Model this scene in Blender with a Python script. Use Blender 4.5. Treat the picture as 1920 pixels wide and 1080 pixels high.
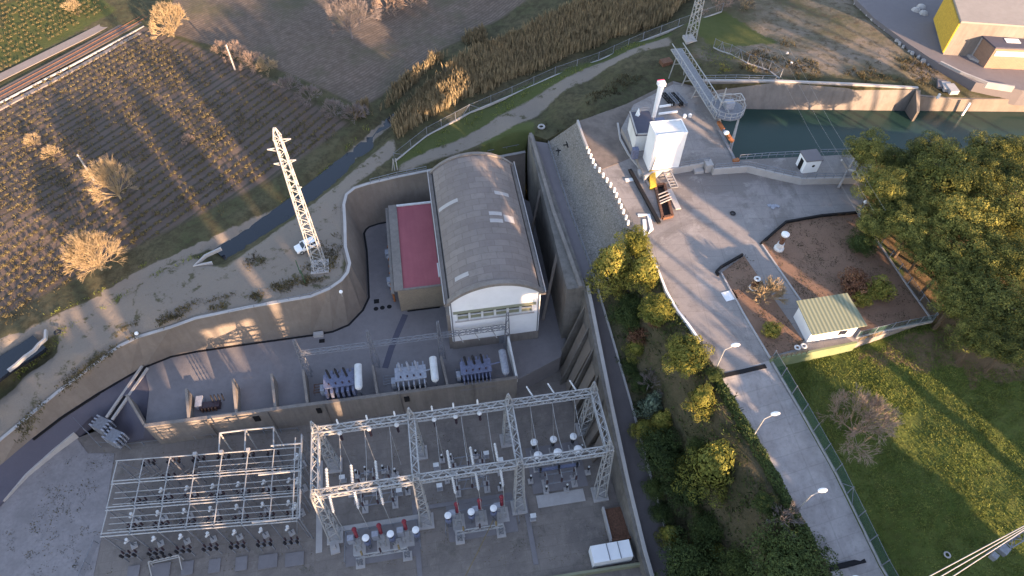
import bpy, math, random
from math import radians, sin, cos, pi, sqrt, atan2, hypot
from mathutils import Vector, Matrix, noise
from mathutils.geometry import delaunay_2d_cdt
random.seed(7)
scene = bpy.context.scene
for o in list(bpy.data.objects): bpy.data.objects.remove(o)
COL = scene.collection

# ---------------------------------------------------------------- camera
CX, CY, F, CAMH = 960.0, 540.0, 1280.0, 100.0
def _u(v): return v.normalized()
_nd = _u(Vector((945-CX, 1540-CY, F))); _Z = -_nd
_Y = Vector((620-CX, -1090-CY, F)).normalized(); _Y = (_Y-_Z*_Y.dot(_Z)).normalized()
_X = _Y.cross(_Z)
RW = Matrix((_X, _Y, _Z))
cam_d = bpy.data.cameras.new('camera'); cam = bpy.data.objects.new('camera', cam_d); COL.objects.link(cam)
cam_d.sensor_width = 36; cam_d.lens = F/1920*36; cam_d.clip_end = 2500; cam_d.clip_start = .5
_r = RW @ Vector((1, 0, 0)); _up = -(RW @ Vector((0, 1, 0))); _b = -(RW @ Vector((0, 0, 1)))
cam.matrix_world = Matrix(((_r.x, _up.x, _b.x, 0), (_r.y, _up.y, _b.y, 0), (_r.z, _up.z, _b.z, CAMH), (0, 0, 0, 1)))
scene.camera = cam
# ---------------------------------------------------------------- sky, sun, exposure
SUN_EL, SUN_AZ = 12.0, -60.0          # azimuth measured from +X
w = bpy.data.worlds.new("World"); scene.world = w; w.use_nodes = True
nt = w.node_tree; bg = nt.nodes['Background']
sky = nt.nodes.new('ShaderNodeTexSky'); sky.sky_type = 'NISHITA'; sky.sun_disc = False
sky.sun_elevation = radians(SUN_EL); sky.sun_rotation = radians(90-SUN_AZ)
sky.altitude = 200; sky.air_density = 1.0; sky.dust_density = 0.6; sky.ozone_density = 1.6
nt.links.new(sky.outputs[0], bg.inputs[0]); bg.inputs[1].default_value = 0.15
sl = bpy.data.lights.new('sun', 'SUN'); sl.energy = 4.0; sl.angle = radians(0.5); sl.color = (1.0, .77, .52)
so = bpy.data.objects.new('sun', sl); COL.objects.link(so)
SD = Vector((cos(radians(SUN_AZ))*cos(radians(SUN_EL)), sin(radians(SUN_AZ))*cos(radians(SUN_EL)), sin(radians(SUN_EL))))
so.rotation_euler = SD.to_track_quat('Z', 'Y').to_euler(); so.location = (0, 0, 150)
scene.view_settings.view_transform = 'Standard'; scene.view_settings.look = 'None'
scene.view_settings.exposure = 2.2
scene.view_settings.use_white_balance = True; scene.view_settings.white_balance_temperature = 7900; scene.view_settings.white_balance_tint = 20; scene.view_settings.gamma = 1
scene.render.engine = 'CYCLES'
scene.render.resolution_x = 1024; scene.render.resolution_y = 576
scene.cycles.max_bounces = 5; scene.cycles.diffuse_bounces = 3; scene.cycles.transparent_max_bounces = 6

# ---------------------------------------------------------------- helpers
def at(px, py, z=0.0):
    d = RW @ Vector((px-CX, py-CY, F)); t = (z-CAMH)/d.z
    return Vector((d.x*t, d.y*t, z))
def tag(o, label=None, cat=None, group=None, kind=None):
    if label: o['label'] = label
    if cat: o['category'] = cat
    if group: o['group'] = group
    if kind: o['kind'] = kind
    return o
def thing(name, loc, label, cat, group=None):
    o = bpy.data.objects.new(name, None); o.empty_display_size = .3; COL.objects.link(o); o.location = loc; ORIG[o.name] = tuple(loc)
    return tag(o, label, cat, group)
def copytree(o, parent=None):
    c = o.copy(); COL.objects.link(c); c.parent = parent
    for ch in list(KIDS.get(o.name, [])):
        cc = copytree(ch, c); KIDS.setdefault(c.name, []).append(cc)
    return c
KIDS = {}; ORIG = {}
class MB:
    def __init__(s): s.v = []; s.f = []
    def add(s, vs, fs):
        b = len(s.v); s.v += [tuple(v) for v in vs]; s.f += [tuple(b+i for i in f) for f in fs]; return s
    def box(s, cx, cy, z0, sx, sy, h, rot=0, taper=1.0, bottom=True):
        c, n = cos(rot), sin(rot); vs = []
        for k, (z, t) in enumerate(((z0, 1.0), (z0+h, taper))):
            for dx, dy in ((-1, -1), (1, -1), (1, 1), (-1, 1)):
                x, y = dx*sx/2*t, dy*sy/2*t
                vs.append((cx+x*c-y*n, cy+x*n+y*c, z))
        fs = [(4, 5, 6, 7), (0, 1, 5, 4), (1, 2, 6, 5), (2, 3, 7, 6), (3, 0, 4, 7)]
        if bottom: fs.append((3, 2, 1, 0))
        return s.add(vs, fs)
    def bar(s, p, q, t=.1, t2=None):
        p, q = Vector(p), Vector(q); d = q-p
        if d.length < 1e-6: return s
        d.normalize(); a = d.cross(Vector((0, 0, 1)))
        if a.length < .01: a = d.cross(Vector((0, 1, 0)))
        a.normalize(); b = d.cross(a); t2 = t2 or t
        vs = [P+a*(i*w_/2)+b*(j*h_/2) for P, w_, h_ in ((p, t, t2), (q, t, t2)) for i, j in ((-1, -1), (1, -1), (1, 1), (-1, 1))]
        return s.add(vs, [(0, 3, 2, 1), (4, 5, 6, 7), (0, 1, 5, 4), (1, 2, 6, 5), (2, 3, 7, 6), (3, 0, 4, 7)])
    def tube(s, p, q, r0, r1=None, n=8, caps=True):
        p, q = Vector(p), Vector(q); d = q-p
        if d.length < 1e-6: return s
        d.normalize(); a = d.cross(Vector((0, 0, 1)))
        if a.length < .01: a = d.cross(Vector((0, 1, 0)))
        a.normalize(); b = d.cross(a); r1 = r0 if r1 is None else r1
        vs = [p+(a*cos(2*pi*i/n)+b*sin(2*pi*i/n))*r0 for i in range(n)]+[q+(a*cos(2*pi*i/n)+b*sin(2*pi*i/n))*r1 for i in range(n)]
        fs = [(i, (i+1) % n, n+(i+1) % n, n+i) for i in range(n)]
        if caps: fs += [tuple(range(n-1, -1, -1)), tuple(range(n, 2*n))]
        return s.add(vs, fs)
    def stack(s, x, y, z0, prof, n=10):       # lathe: prof = [(r,z),...]
        k = len(prof); vs = []
        for r, z in prof:
            vs += [(x+r*cos(2*pi*i/n), y+r*sin(2*pi*i/n), z0+z) for i in range(n)]
        fs = [(j*n+i, j*n+(i+1) % n, (j+1)*n+(i+1) % n, (j+1)*n+i) for j in range(k-1) for i in range(n)]
        fs += [tuple(range(n-1, -1, -1)), tuple((k-1)*n+i for i in range(n))]
        return s.add(vs, fs)
    def prism(s, pts, z0, z1):
        n = len(pts); z0s = z0 if hasattr(z0, '__len__') else [z0]*n; z1s = z1 if hasattr(z1, '__len__') else [z1]*n
        a = sum(pts[i][0]*pts[(i+1) % n][1]-pts[(i+1) % n][0]*pts[i][1] for i in range(n))
        idx = list(range(n)) if a > 0 else list(range(n-1, -1, -1))
        vs = [(pts[i][0], pts[i][1], z0s[i]) for i in idx]+[(pts[i][0], pts[i][1], z1s[i]) for i in idx]
        return s.add(vs, [tuple(range(n-1, -1, -1)), tuple(range(n, 2*n))]+[(i, (i+1) % n, n+(i+1) % n, n+i) for i in range(n)])
    def wall(s, pts, t, z0, z1):              # wall along a polyline, z0/z1 numbers or lists
        n = len(pts); z0s = z0 if hasattr(z0, '__len__') else [z0]*n; z1s = z1 if hasattr(z1, '__len__') else [z1]*n
        L = []; Rr = []
        for i in range(n):
            a = Vector(pts[max(i-1, 0)][:2]); b = Vector(pts[min(i+1, n-1)][:2]); d = (b-a).normalized(); nn = Vector((-d.y, d.x))
            p = Vector(pts[i][:2]); L.append(p+nn*t/2); Rr.append(p-nn*t/2)
        vs = []
        for i in range(n): vs += [(L[i].x, L[i].y, z0s[i]), (L[i].x, L[i].y, z1s[i]), (Rr[i].x, Rr[i].y, z1s[i]), (Rr[i].x, Rr[i].y, z0s[i])]
        fs = []
        for i in range(n-1):
            a = 4*i; b = a+4
            fs += [(a, a+1, b+1, b), (a+1, a+2, b+2, b+1), (a+2, a+3, b+3, b+2), (a+3, a, b, b+3)]
        fs += [(3, 2, 1, 0), (4*n-4, 4*n-3, 4*n-2, 4*n-1)]
        return s.add(vs, fs)
    def path_tube(s, pts, r, n=6):
        for a, b in zip(pts[:-1], pts[1:]): s.tube(a, b, r, r, n)
        return s
    def ball(s, x, y, z, r, rz=None, n=10, m=6):
        rz = rz or r
        return s.stack(x, y, z, [(max(.001, r*sin(pi*j/m)), -rz*cos(pi*j/m)) for j in range(m+1)], n)
    def ring(s, c, R, r, axis=(0, 0, 1), n=16, m=6):
        ax = Vector(axis).normalized(); a = ax.cross(Vector((0, 0, 1)))
        if a.length < .01: a = Vector((1, 0, 0))
        a.normalize(); b = ax.cross(a); c = Vector(c); vs = []
        for i in range(n):
            d = a*cos(2*pi*i/n)+b*sin(2*pi*i/n)
            for j in range(m): vs.append(c+d*(R+r*cos(2*pi*j/m))+ax*(r*sin(2*pi*j/m)))
        return s.add(vs, [(i*m+j, i*m+(j+1) % m, ((i+1) % n)*m+(j+1) % m, ((i+1) % n)*m+j) for i in range(n) for j in range(m)])
    def build(s, name, mat, parent=None, origin=None, smooth=False):
        if parent: origin = ORIG[parent.name]
        elif origin is None:
            xs = [v[0] for v in s.v]; ys = [v[1] for v in s.v]
            origin = ((min(xs)+max(xs))/2, (min(ys)+max(ys))/2, min(v[2] for v in s.v))
        ox, oy, oz = origin
        me = bpy.data.meshes.new(name); me.from_pydata([(x-ox, y-oy, z-oz) for x, y, z in s.v], [], s.f); me.update()
        if smooth: me.polygons.foreach_set('use_smooth', [True]*len(me.polygons))
        o = bpy.data.objects.new(name, me); COL.objects.link(o)
        if mat: me.materials.append(mat)
        ORIG[o.name] = tuple(origin)
        if parent: o.parent = parent; KIDS.setdefault(parent.name, []).append(o)
        else: o.location = origin
        return o
def lattice(mb, p, q, w0, w1=None, n=8, t=.1, tb=.07, up=None, faces=4):
    p, q = Vector(p), Vector(q); d = (q-p).normalized(); w1 = w1 or w0
    a = d.cross(Vector(up or (0, 0, 1)))
    if a.length < .05: a = Vector((1, 0, 0))
    a.normalize(); b = d.cross(a).normalized()
    cs = ((-1, -1), (1, -1), (1, 1), (-1, 1))
    P = [[p.lerp(q, k/n)+a*(i*(w0+(w1-w0)*k/n)/2)+b*(j*(w0+(w1-w0)*k/n)/2) for i, j in cs] for k in range(n+1)]
    for c in range(4): mb.bar(P[0][c], P[n][c], t)
    for k in range(n):
        for c in range(faces):
            c2 = (c+1) % 4
            if k % 2: mb.bar(P[k][c], P[k+1][c2], tb)
            else: mb.bar(P[k][c2], P[k+1][c], tb)
    for c in range(4):
        mb.bar(P[0][c], P[0][(c+1) % 4], tb); mb.bar(P[n][c], P[n][(c+1) % 4], tb)
    return mb
def pts(L, z=None):
    out = []
    for p in L: out.append(at(p[0], p[1], p[2] if len(p) > 2 else z))
    return out
def inpoly(x, y, P):
    c = False; j = len(P)-1
    for i in range(len(P)):
        xi, yi = P[i][0], P[i][1]; xj, yj = P[j][0], P[j][1]
        if (yi > y) != (yj > y) and x < (xj-xi)*(y-yi)/(yj-yi)+xi: c = not c
        j = i
    return c
def segdist(x, y, P, closed=False):
    best = 1e9; n = len(P)
    for i in range(n if closed else n-1):
        ax, ay = P[i][0], P[i][1]; bx, by = P[(i+1) % n][0], P[(i+1) % n][1]
        dx, dy = bx-ax, by-ay; L = dx*dx+dy*dy
        t = 0 if L == 0 else max(0, min(1, ((x-ax)*dx+(y-ay)*dy)/L))
        best = min(best, hypot(x-ax-t*dx, y-ay-t*dy))
    return best
def fbm(x, y, s, o=4): return noise.fractal(Vector((x/s, y/s, 3.7)), 1.0, 2.0, o)
def zidw(C, p=3):
    def f(x, y):
        s = 0; ws = 0
        for cx, cy, cz in C:
            d = (x-cx)**2+(y-cy)**2+.3; k = 1/d**(p/2); s += k*cz; ws += k
        return s/ws
    return f
def dens(P, step):
    out = []; n = len(P)
    for i in range(n):
        a, b = P[i], P[(i+1) % n]; L = hypot(a[0]-b[0], a[1]-b[1]); m = max(1, int(L/step))
        for k in range(m): out.append(a.lerp(b, k/m))
    return out
def patch(name, P, mat, step=2.0, zf=None, rough=0.0, rs=6.0, skirt=-2.0, attr=None, fine=None, kind='structure'):
    """ground patch: polygon boundary (3-D), inner grid, heights zf(x,y) inside; skirts go down to `skirt`"""
    B = dens(P, step); nb = len(B)
    if zf is None: zf = zidw([(b.x, b.y, b.z) for b in B], 4)
    V = [Vector((b.x, b.y)) for b in B]; Zs = [b.z for b in B]
    x0 = min(v.x for v in V); x1 = max(v.x for v in V); y0 = min(v.y for v in V); y1 = max(v.y for v in V)
    y = y0
    while y < y1:
        x = x0
        while x < x1:
            st = step
            if fine:
                fx0, fx1, fy0, fy1, cs = fine
                if not (fx0 < x < fx1 and fy0 < y < fy1):
                    gx, gy = round((x-x0)/step), round((y-y0)/step)
                    if gx % cs or gy % cs: x += step; continue
            jx, jy = x+random.uniform(-.25, .25)*step, y+random.uniform(-.25, .25)*step
            if inpoly(jx, jy, P) and segdist(jx, jy, P, True) > step*.45:
                V.append(Vector((jx, jy))); Zs.append(None)
            x += step
        y += step
    r = delaunay_2d_cdt(V, [], [list(range(nb))], 1, 1e-5)
    ov, oe, of, orig = r[0], r[1], r[2], r[3]
    vs = []
    for i, v in enumerate(ov):
        src = orig[i][0] if orig[i] else -1
        z = Zs[src] if src >= 0 and Zs[src] is not None else zf(v.x, v.y)+(rough*fbm(v.x, v.y, rs) if rough else 0)
        vs.append((v.x, v.y, z))
    fs = [tuple(f) for f in of]
    # orientation up
    out = []
    for f in fs:
        a, b, c = (Vector(vs[i]) for i in f[:3])
        out.append(f if (b-a).cross(c-a).z > 0 else tuple(reversed(f)))
    k = len(vs)
    for b in B: vs.append((b.x, b.y, b.z)); vs.append((b.x, b.y, min(skirt, b.z-.3)))
    for i in range(nb):
        j = (i+1) % nb; out.append((k+2*i, k+2*i+1, k+2*j+1, k+2*j))
    me = bpy.data.meshes.new(name); me.from_pydata(vs, [], out); me.update()
    me.polygons.foreach_set('use_smooth', [len(f) == 3 for f in out])
    if attr:
        ca = me.color_attributes.new('zone', 'FLOAT_COLOR', 'POINT'); dat = []
        for v in vs: dat += attr(v[0], v[1])
        ca.data.foreach_set('color', dat)
    me.materials.append(mat)
    o = bpy.data.objects.new(name, me); COL.objects.link(o); tag(o, kind=kind)
    return o

# ---------------------------------------------------------------- materials
def S(c):                                     # sRGB 0-255 -> linear
    return tuple(((x/255)/12.92 if x/255 <= .04045 else ((x/255+.055)/1.055)**2.4) for x in c)+(1,)
class NT:
    def __init__(s, name, rough=.85, metal=0, spec=.3):
        s.m = bpy.data.materials.new(name); s.m.use_nodes = True; s.t = s.m.node_tree; s.n = s.t.nodes; s.l = s.t.links
        s.b = s.n['Principled BSDF']; s.b.inputs['Roughness'].default_value = rough; s.b.inputs['Metallic'].default_value = metal
        s.b.inputs['Specular IOR Level'].default_value = spec
        s.g = s.n.new('ShaderNodeNewGeometry').outputs['Position']
    def mapped(s, scale=(1, 1, 1), rot=0, src=None):
        m = s.n.new('ShaderNodeMapping'); m.inputs['Scale'].default_value = scale; m.inputs['Rotation'].default_value = (0, 0, rot)
        s.l.new(src or s.g, m.inputs[0]); return m.outputs[0]
    def noise(s, sc, det=4, vec=None, rough=.6, dist=0):
        n = s.n.new('ShaderNodeTexNoise'); n.inputs['Scale'].default_value = sc; n.inputs['Detail'].default_value = det
        n.inputs['Roughness'].default_value = rough; n.inputs['Distortion'].default_value = dist
        s.l.new(vec or s.g, n.inputs['Vector']); return n.outputs['Fac']
    def ramp(s, fac, stops):
        r = s.n.new('ShaderNodeValToRGB'); e = r.color_ramp.elements
        while len(e) < len(stops): e.new(.5)
        for i, (p, c) in enumerate(stops):
            e[i].position = p; e[i].color = c if len(c) == 4 else (*c, 1)
        s.l.new(fac, r.inputs[0]); return r.outputs[0]
    def mix(s, fac, a, b, mode='MIX'):
        m = s.n.new('ShaderNodeMix'); m.data_type = 'RGBA'; m.blend_type = mode
        for inp, v in ((m.inputs[0], fac), (m.inputs[6], a), (m.inputs[7], b)):
            if isinstance(v, (int, float)): inp.default_value = v
            elif isinstance(v, tuple): inp.default_value = v if len(v) == 4 else (*v, 1)
            else: s.l.new(v, inp)
        return m.outputs[2]
    def math(s, op, a, b=0, c=None):
        m = s.n.new('ShaderNodeMath'); m.operation = op
        for i, v in enumerate((a, b) if c is None else (a, b, c)):
            if isinstance(v, (int, float)): m.inputs[i].default_value = v
            else: s.l.new(v, m.inputs[i])
        return m.outputs[0]
    def out(s, col, bump=None, bd=.1, bs=.5):
        if isinstance(col, tuple): s.b.inputs['Base Color'].default_value = col
        else: s.l.new(col, s.b.inputs['Base Color'])
        if bump is not None:
            b = s.n.new('ShaderNodeBump'); b.inputs['Distance'].default_value = bd; b.inputs['Strength'].default_value = bs
            s.l.new(bump, b.inputs['Height']); s.l.new(b.outputs[0], s.b.inputs['Normal'])
        return s.m
def k(c, f): return tuple(min(1, x*f) for x in c[:3])+(1,)
def concrete(name, c, var=.35, big=.12, stain=(60, 56, 54), streak=False, rough=.9, sc=1.0):
    m = NT(name, rough)
    n1 = m.noise(big*sc, 6, rough=.65); n2 = m.noise(1.1*sc, 5); n3 = m.noise(9*sc, 3)
    col = m.mix(m.ramp(n1, [(.3, (0, 0, 0)), (.7, (1, 1, 1))]), k(c, 1-var*.55), k(c, 1+var*.45))
    col = m.mix(m.math('MULTIPLY', m.ramp(n2, [(.45, (0, 0, 0)), (.75, (1, 1, 1))]), .5), col, k(c, 1-var))
    if streak:
        v = m.mapped((.8, .8, .07)); n4 = m.noise(1.4, 6, v, .7)
        col = m.mix(m.math('MULTIPLY', m.ramp(n4, [(.42, (0, 0, 0)), (.75, (1, 1, 1))]), .5), col, S(stain))
    col = m.mix(.25, col, m.mix(n3, k(c, .55), k(c, 1.45)))
    return m.out(col, n2, .05, .5)
def plain(name, c, rough=.6, metal=0, var=.15, sc=3):
    m = NT(name, rough, metal); n = m.noise(sc, 4)
    return m.out(m.mix(m.ramp(n, [(.3, (0, 0, 0)), (.75, (1, 1, 1))]), k(c, 1-var), k(c, 1+var)))
def leafmat(name, dark, mid, light, sc=.9):
    m = NT(name, .75, spec=.15); n = m.noise(sc, 2); n2 = m.noise(7, 2)
    f = m.math('ADD', m.math('MULTIPLY', n, .6), m.math('MULTIPLY', n2, .4))
    oi = m.n.new('ShaderNodeObjectInfo').outputs['Random']
    f = m.math('ADD', f, m.math('MULTIPLY', m.math('SUBTRACT', oi, .5), .12))
    col = m.ramp(f, [(.33, dark), (.5, mid), (.66, light)])
    m.b.inputs['Subsurface Weight'].default_value = 0
    return m.out(col)
M = {}
M['deck'] = concrete('deck_concrete', S((126, 121, 122)), .4, .1)
M['road'] = None
M['wall'] = concrete('wall_concrete', S((128, 120, 116)), .35, .15, streak=True)
M['lining'] = concrete('lining_concrete', S((122, 112, 106)), .35, .2, (90, 80, 72), streak=True)
M['dam'] = concrete('dam_concrete', S((112, 107, 104)), .7, .25, (44, 42, 42), streak=True, sc=1.3)
M['plat'] = concrete('platform_concrete', S((122, 117, 120)), .35, .13)
M['yard'] = None
M['gravel'] = concrete('gravel', S((134, 128, 130)), .45, .2, sc=2)
M['asphalt'] = concrete('asphalt', S((80, 79, 92)), .2, .1)
M['asphalt2'] = concrete('estate_asphalt', S((112, 106, 110)), .2, .1)
M['path'] = concrete('path_dirt', S((92, 86, 88)), .3, .15)
M['curb'] = concrete('curb_concrete', S((165, 160, 160)), .25, .5)
M['steel'] = plain('galvanised_steel', S((156, 155, 156)), .6, 0, .2)
M['steel2'] = plain('grey_steel', S((118, 120, 128)), .6, 0, .2)
M['rail'] = plain('railing_steel', S((128, 132, 142)), .6, .3, .15)
M['white'] = plain('white_paint', S((226, 226, 230)), .6, 0, .05, .6)
M['whited'] = concrete('white_render', S((206, 206, 208)), .12, .3, (150, 148, 140), streak=True)
M['black'] = plain('black_rubber', S((34, 32, 38)), .5)
M['dark'] = plain('dark_opening', S((24, 23, 27)), .8)
M['porcelain'] = plain('brown_porcelain', S((66, 50, 56)), .35)
M['red'] = plain('red_porcelain', S((132, 46, 58)), .45)
M['blue'] = plain('transformer_blue', S((100, 106, 130)), .55, 0, .25)
M['lblue'] = plain('pale_blue_grey', S((142, 146, 158)), .55, 0, .2)
M['rust'] = plain('rusty_iron', S((106, 74, 60)), .85, 0, .4, 4)
M['orange'] = plain('orange_paint', S((158, 98, 64)), .7, 0, .3, 3)
M['yellow'] = plain('yellow_paint', S((190, 152, 60)), .6, 0, .25)
M['glass'] = plain('dark_glass', S((36, 42, 54)), .15)
M['green'] = concrete('green_painted_wall', S((118, 128, 98)), .25, .4)
M['wood'] = plain('old_timber', S((130, 112, 84)), .85, 0, .35, 4)

ym = NT('yard_ground', .92)
ya = ym.noise(.12, 7, rough=.7, dist=.8); yb = ym.noise(.55, 6, rough=.75); yc = ym.noise(12, 3)
yc_ = ym.mix(ym.ramp(ya, [(.36, (0, 0, 0)), (.64, (1, 1, 1))]), S((90, 81, 78)), S((120, 109, 103)))
yc_ = ym.mix(ym.math('MULTIPLY', ym.ramp(yb, [(.5, (0, 0, 0)), (.72, (1, 1, 1))]), .7), yc_, S((144, 133, 124)))
yc_ = ym.mix(ym.math('MULTIPLY', ym.ramp(ym.noise(.3, 6, rough=.7, vec=ym.mapped((1, 1, 1), 1.0)), [(.56, (0, 0, 0)), (.68, (1, 1, 1))]), .7), yc_, S((66, 62, 52)))
ybk = ym.n.new('ShaderNodeTexBrick'); ym.l.new(ym.g, ybk.inputs['Vector']); ybk.inputs['Scale'].default_value = .16; ybk.inputs['Mortar Size'].default_value = .012; ybk.inputs['Mortar Smooth'].default_value = .6
ybk.inputs['Color1'].default_value = (1, 1, 1, 1); ybk.inputs['Color2'].default_value = (.9, .9, .9, 1); ybk.inputs['Mortar'].default_value = (.6, .6, .58, 1)
yc_ = ym.mix(.55, yc_, ybk.outputs['Color'], 'MULTIPLY')
yc_ = ym.mix(.3, yc_, ym.mix(yc, S((50, 46, 46)), S((190, 180, 176))))
M['yard'] = ym.out(yc_, yb, .04, .5)
def joints(m, col, sc, amt, rot=0):
    b = m.n.new('ShaderNodeTexBrick'); m.l.new(m.mapped((1, 1, 1), rot), b.inputs['Vector']); b.inputs['Scale'].default_value = sc; b.inputs['Mortar Size'].default_value = .01; b.inputs['Mortar Smooth'].default_value = .5
    b.inputs['Color1'].default_value = (1, 1, 1, 1); b.inputs['Color2'].default_value = (.86, .86, .87, 1); b.inputs['Mortar'].default_value = (.5, .5, .5, 1); b.offset = 0
    return m.mix(amt, col, b.outputs['Color'], 'MULTIPLY')
rdm = NT('road_concrete', .9); rn = rdm.noise(.35, 6, rough=.7); rn2 = rdm.noise(1.6, 6, rough=.75)
rcol = rdm.mix(rdm.ramp(rn, [(.35, (0, 0, 0)), (.65, (1, 1, 1))]), S((138, 133, 134)), S((160, 155, 156)))
rcol = rdm.mix(rdm.math('MULTIPLY', rdm.ramp(rn2, [(.5, (0, 0, 0)), (.72, (1, 1, 1))]), .5), rcol, S((112, 106, 106)))
rcol = rdm.mix(rdm.math('MULTIPLY', rdm.ramp(rdm.noise(.9, 4, vec=rdm.mapped((1, .12, 1), -.2)), [(.55, (0, 0, 0)), (.7, (1, 1, 1))]), .35), rcol, S((104, 98, 100)))
M['road'] = rdm.out(joints(rdm, rcol, .12, .28, -.12), rn2, .03, .3)
M['khaki'] = concrete('mossy_ledge', S((132, 132, 112)), .25, .5)
# ================================================================ TERRAIN
# retaining wall: top (T) and foot (B) polylines
Tpx = [(-120,915),(0,827),(57,780),(107,738),(167,693),(225,650),(260,633),(320,615),(367,598),(467,577),(583,557),(617,543),(640,527),(652,512),(656,495),(648,464),(647,418),(645,385),(650,366),(665,354),(690,346),(745,333),(800,322),(870,308),(985,286)]
Bpx = [(-120,985,2.6),(0,873,3.4),(60,822,3.8),(115,780,4.1),(180,738,4.4),(242,702,4.5),(270,687,4.5),(320,667,4.5),(370,657,4.5),(480,641,4.5),(583,627,4.5),(623,620,4.5),(652,608,4.5),(678,581,4.5),(689,558,4.5),(687,508,4.5),(685,470,4.5),(680,438,4.5),(684,430,4.5),(691,424,4.5),(709,418,4.5),(750,410,4.5),(800,402,4.5),(880,390,4.5),(985,374,4.5)]
TZ = [5.8, 6.8, 7.7, 8.6, 9.6, 10.6, 11.2, 11.7, 12.3]+[12.8]+[13.0]*15
T = [at(p[0], p[1], z) for p, z in zip(Tpx, TZ)]; B = pts(Bpx)
nT = at(620, 1, 12)
N_bank = pts([(-150,760),(0,668),(50,640),(88,618)], 12.5)
# canal (dark stream) centre lines and the two visible stretches
C1 = pts([(-150,790),(0,677),(42,652),(68,634)], 12.2); C2 = pts([(412,475),(450,450),(535,392),(615,330),(690,265),(740,222),(780,196),(830,160)], 12.2)
zG_c = [(p.x, p.y, p.z) for p in pts([(0,400,12.5),(200,300,12),(60,120,12),(400,100,12),(700,60,12),(900,60,13),(300,470,12.2),(500,330,12),
   (560,300,12),(700,180,12),(0,640,12.0),(100,590,12.2),(0,795,7.3),(60,750,8.5),(120,708,9.7),(0,745,9.2),(-60,810,7),(180,665,10.9),(240,630,11.6),(60,700,10.4),(430,520,13),(540,470,13),(300,560,13),(150,660,11.4),(620,420,13),(700,310,13),
   (860,240,13.8),(900,180,13.6),(1000,130,14.6),(1000,215,15.2),(1100,160,17.5),(1100,100,16.0),(1200,60,17.5),(1230,130,20.5),(1250,95,20),(1180,140,20),(1130,190,20.5),(1060,215,18.5),(1040,240,17.2),
   (1300,100,22),(1330,60,22),(1380,120,23.4),(1500,130,23.8),(1600,60,23.5),(1650,140,24),(1800,60,23.5),(1850,165,23),(1760,176,22.6),(1900,100,23.5),(1200,0,18.5),(1400,10,22.5),(1700,0,23.5)])]
zG_c += [(-200,300,12),(-100,400,12),(0,500,13),(150,450,20),(200,250,23),(60,260,20),(0,250,15),(-260,100,12),(-120,60,12.5)]
zGb = zidw(zG_c, 3)
def zG(x, y):
    z = zGb(x, y)
    d = min(segdist(x, y, C1), segdist(x, y, C2))
    if d < 3.6: z -= 1.5*(1-max(0, (d-1.4)/2.2))
    return z
dirtZ = [[(p.x, p.y) for p in pts(L, 12.7)] for L in (
  [(-150,800),(0,700),(90,650),(100,610),(260,520),(360,480),(420,505),(560,405),(735,262),(742,290),(650,360),(640,560),(250,650),(0,860),(-150,930)],)]
trackZ = [[(p.x, p.y) for p in pts(L, 14.5)] for L in ([(745,300),(850,262),(960,212),(1100,150),(1245,112),(1250,128),(1180,142),(1060,190),(960,250),(860,285),(750,312)],)]
lawnZ = [[(p.x, p.y) for p in pts(L, 14.5)] for L in ([(737,290),(880,202),(1000,160),(1250,92),(1250,112),(1100,152),(960,214),(850,264),(742,304)],[(1270,95),(1340,80),(1440,145),(1320,150)],[(900,265),(1000,235),(1000,280),(900,290)])]
tillZ = [[(p.x, p.y) for p in pts(L, 12)] for L in (
  [(330,0),(300,60),(420,90),(560,150),(680,200),(760,150),(900,60),(1000,20),(1010,-80),(600,-200),(300,-60)],)]
vineZ = [[(p.x, p.y) for p in pts(L, 12)] for L in (
  [(270,52),(20,180),(-100,250),(-120,560),(0,590),(180,500),(500,340),(655,235),(430,110)],
  [(-20,150),(-20,-10),(190,-5),(225,22)])]
scrubZ = [[(p.x, p.y) for p in pts(L, 23)] for L in ([(1300,95),(1320,0),(1300,-60),(1620,-40),(1700,80),(1800,170),(2000,230),(1900,185),(1720,150),(1450,145)],)]
trail = pts([(-150,735),(0,642),(130,590),(250,520),(430,440),(560,370),(720,232),(880,120),(1080,55),(1320,-20)], 12.2)
def gattr(x, y):
    def any_(L, w=3.0):
        best = 0.0
        for P in L:
            xs = [p[0] for p in P]; ys = [p[1] for p in P]
            if x < min(xs)-2 or x > max(xs)+2 or y < min(ys)-2 or y > max(ys)+2: continue
            d = segdist(x, y, P, True); d = d if inpoly(x, y, P) else -d; best = max(best, min(1, max(0, .5+d/w)))
        return best
    dirt = max(any_(dirtZ), any_(trackZ))
    dt = segdist(x, y, trail)
    dirt = max(dirt, min(1, max(0, .5+(1.0-dt)/1.2)))
    lawn = max(any_(lawnZ), .75*any_([vineZ[1]]))
    till = any_(tillZ)
    scr = any_(scrubZ, 6)
    dc = min(segdist(x, y, C1), segdist(x, y, C2))
    vz = any_([vineZ[0]]); return (dirt, lawn, till, max(scr, -vz) if vz == 0 else -vz)
Gm = NT('field_ground', .95, spec=.1)
zn = Gm.n.new('ShaderNodeVertexColor'); zn.layer_name = 'zone'
sep = Gm.n.new('ShaderNodeSeparateColor'); Gm.l.new(zn.outputs[0], sep.inputs[0])
n1 = Gm.noise(.09, 6, rough=.65); n2 = Gm.noise(.7, 6, rough=.7); n3 = Gm.noise(5, 4)
def soft(f, lo=.42, hi=.58, amp=.55):
    v = Gm.math('ADD', f, Gm.math('MULTIPLY', Gm.math('SUBTRACT', n2, .5), amp*2))
    return Gm.ramp(v, [(lo, (0, 0, 0)), (hi, (1, 1, 1))])
weed = Gm.mix(Gm.ramp(n1, [(.35, (0, 0, 0)), (.65, (1, 1, 1))]), S((78, 82, 60)), S((104, 96, 78)))
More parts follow.
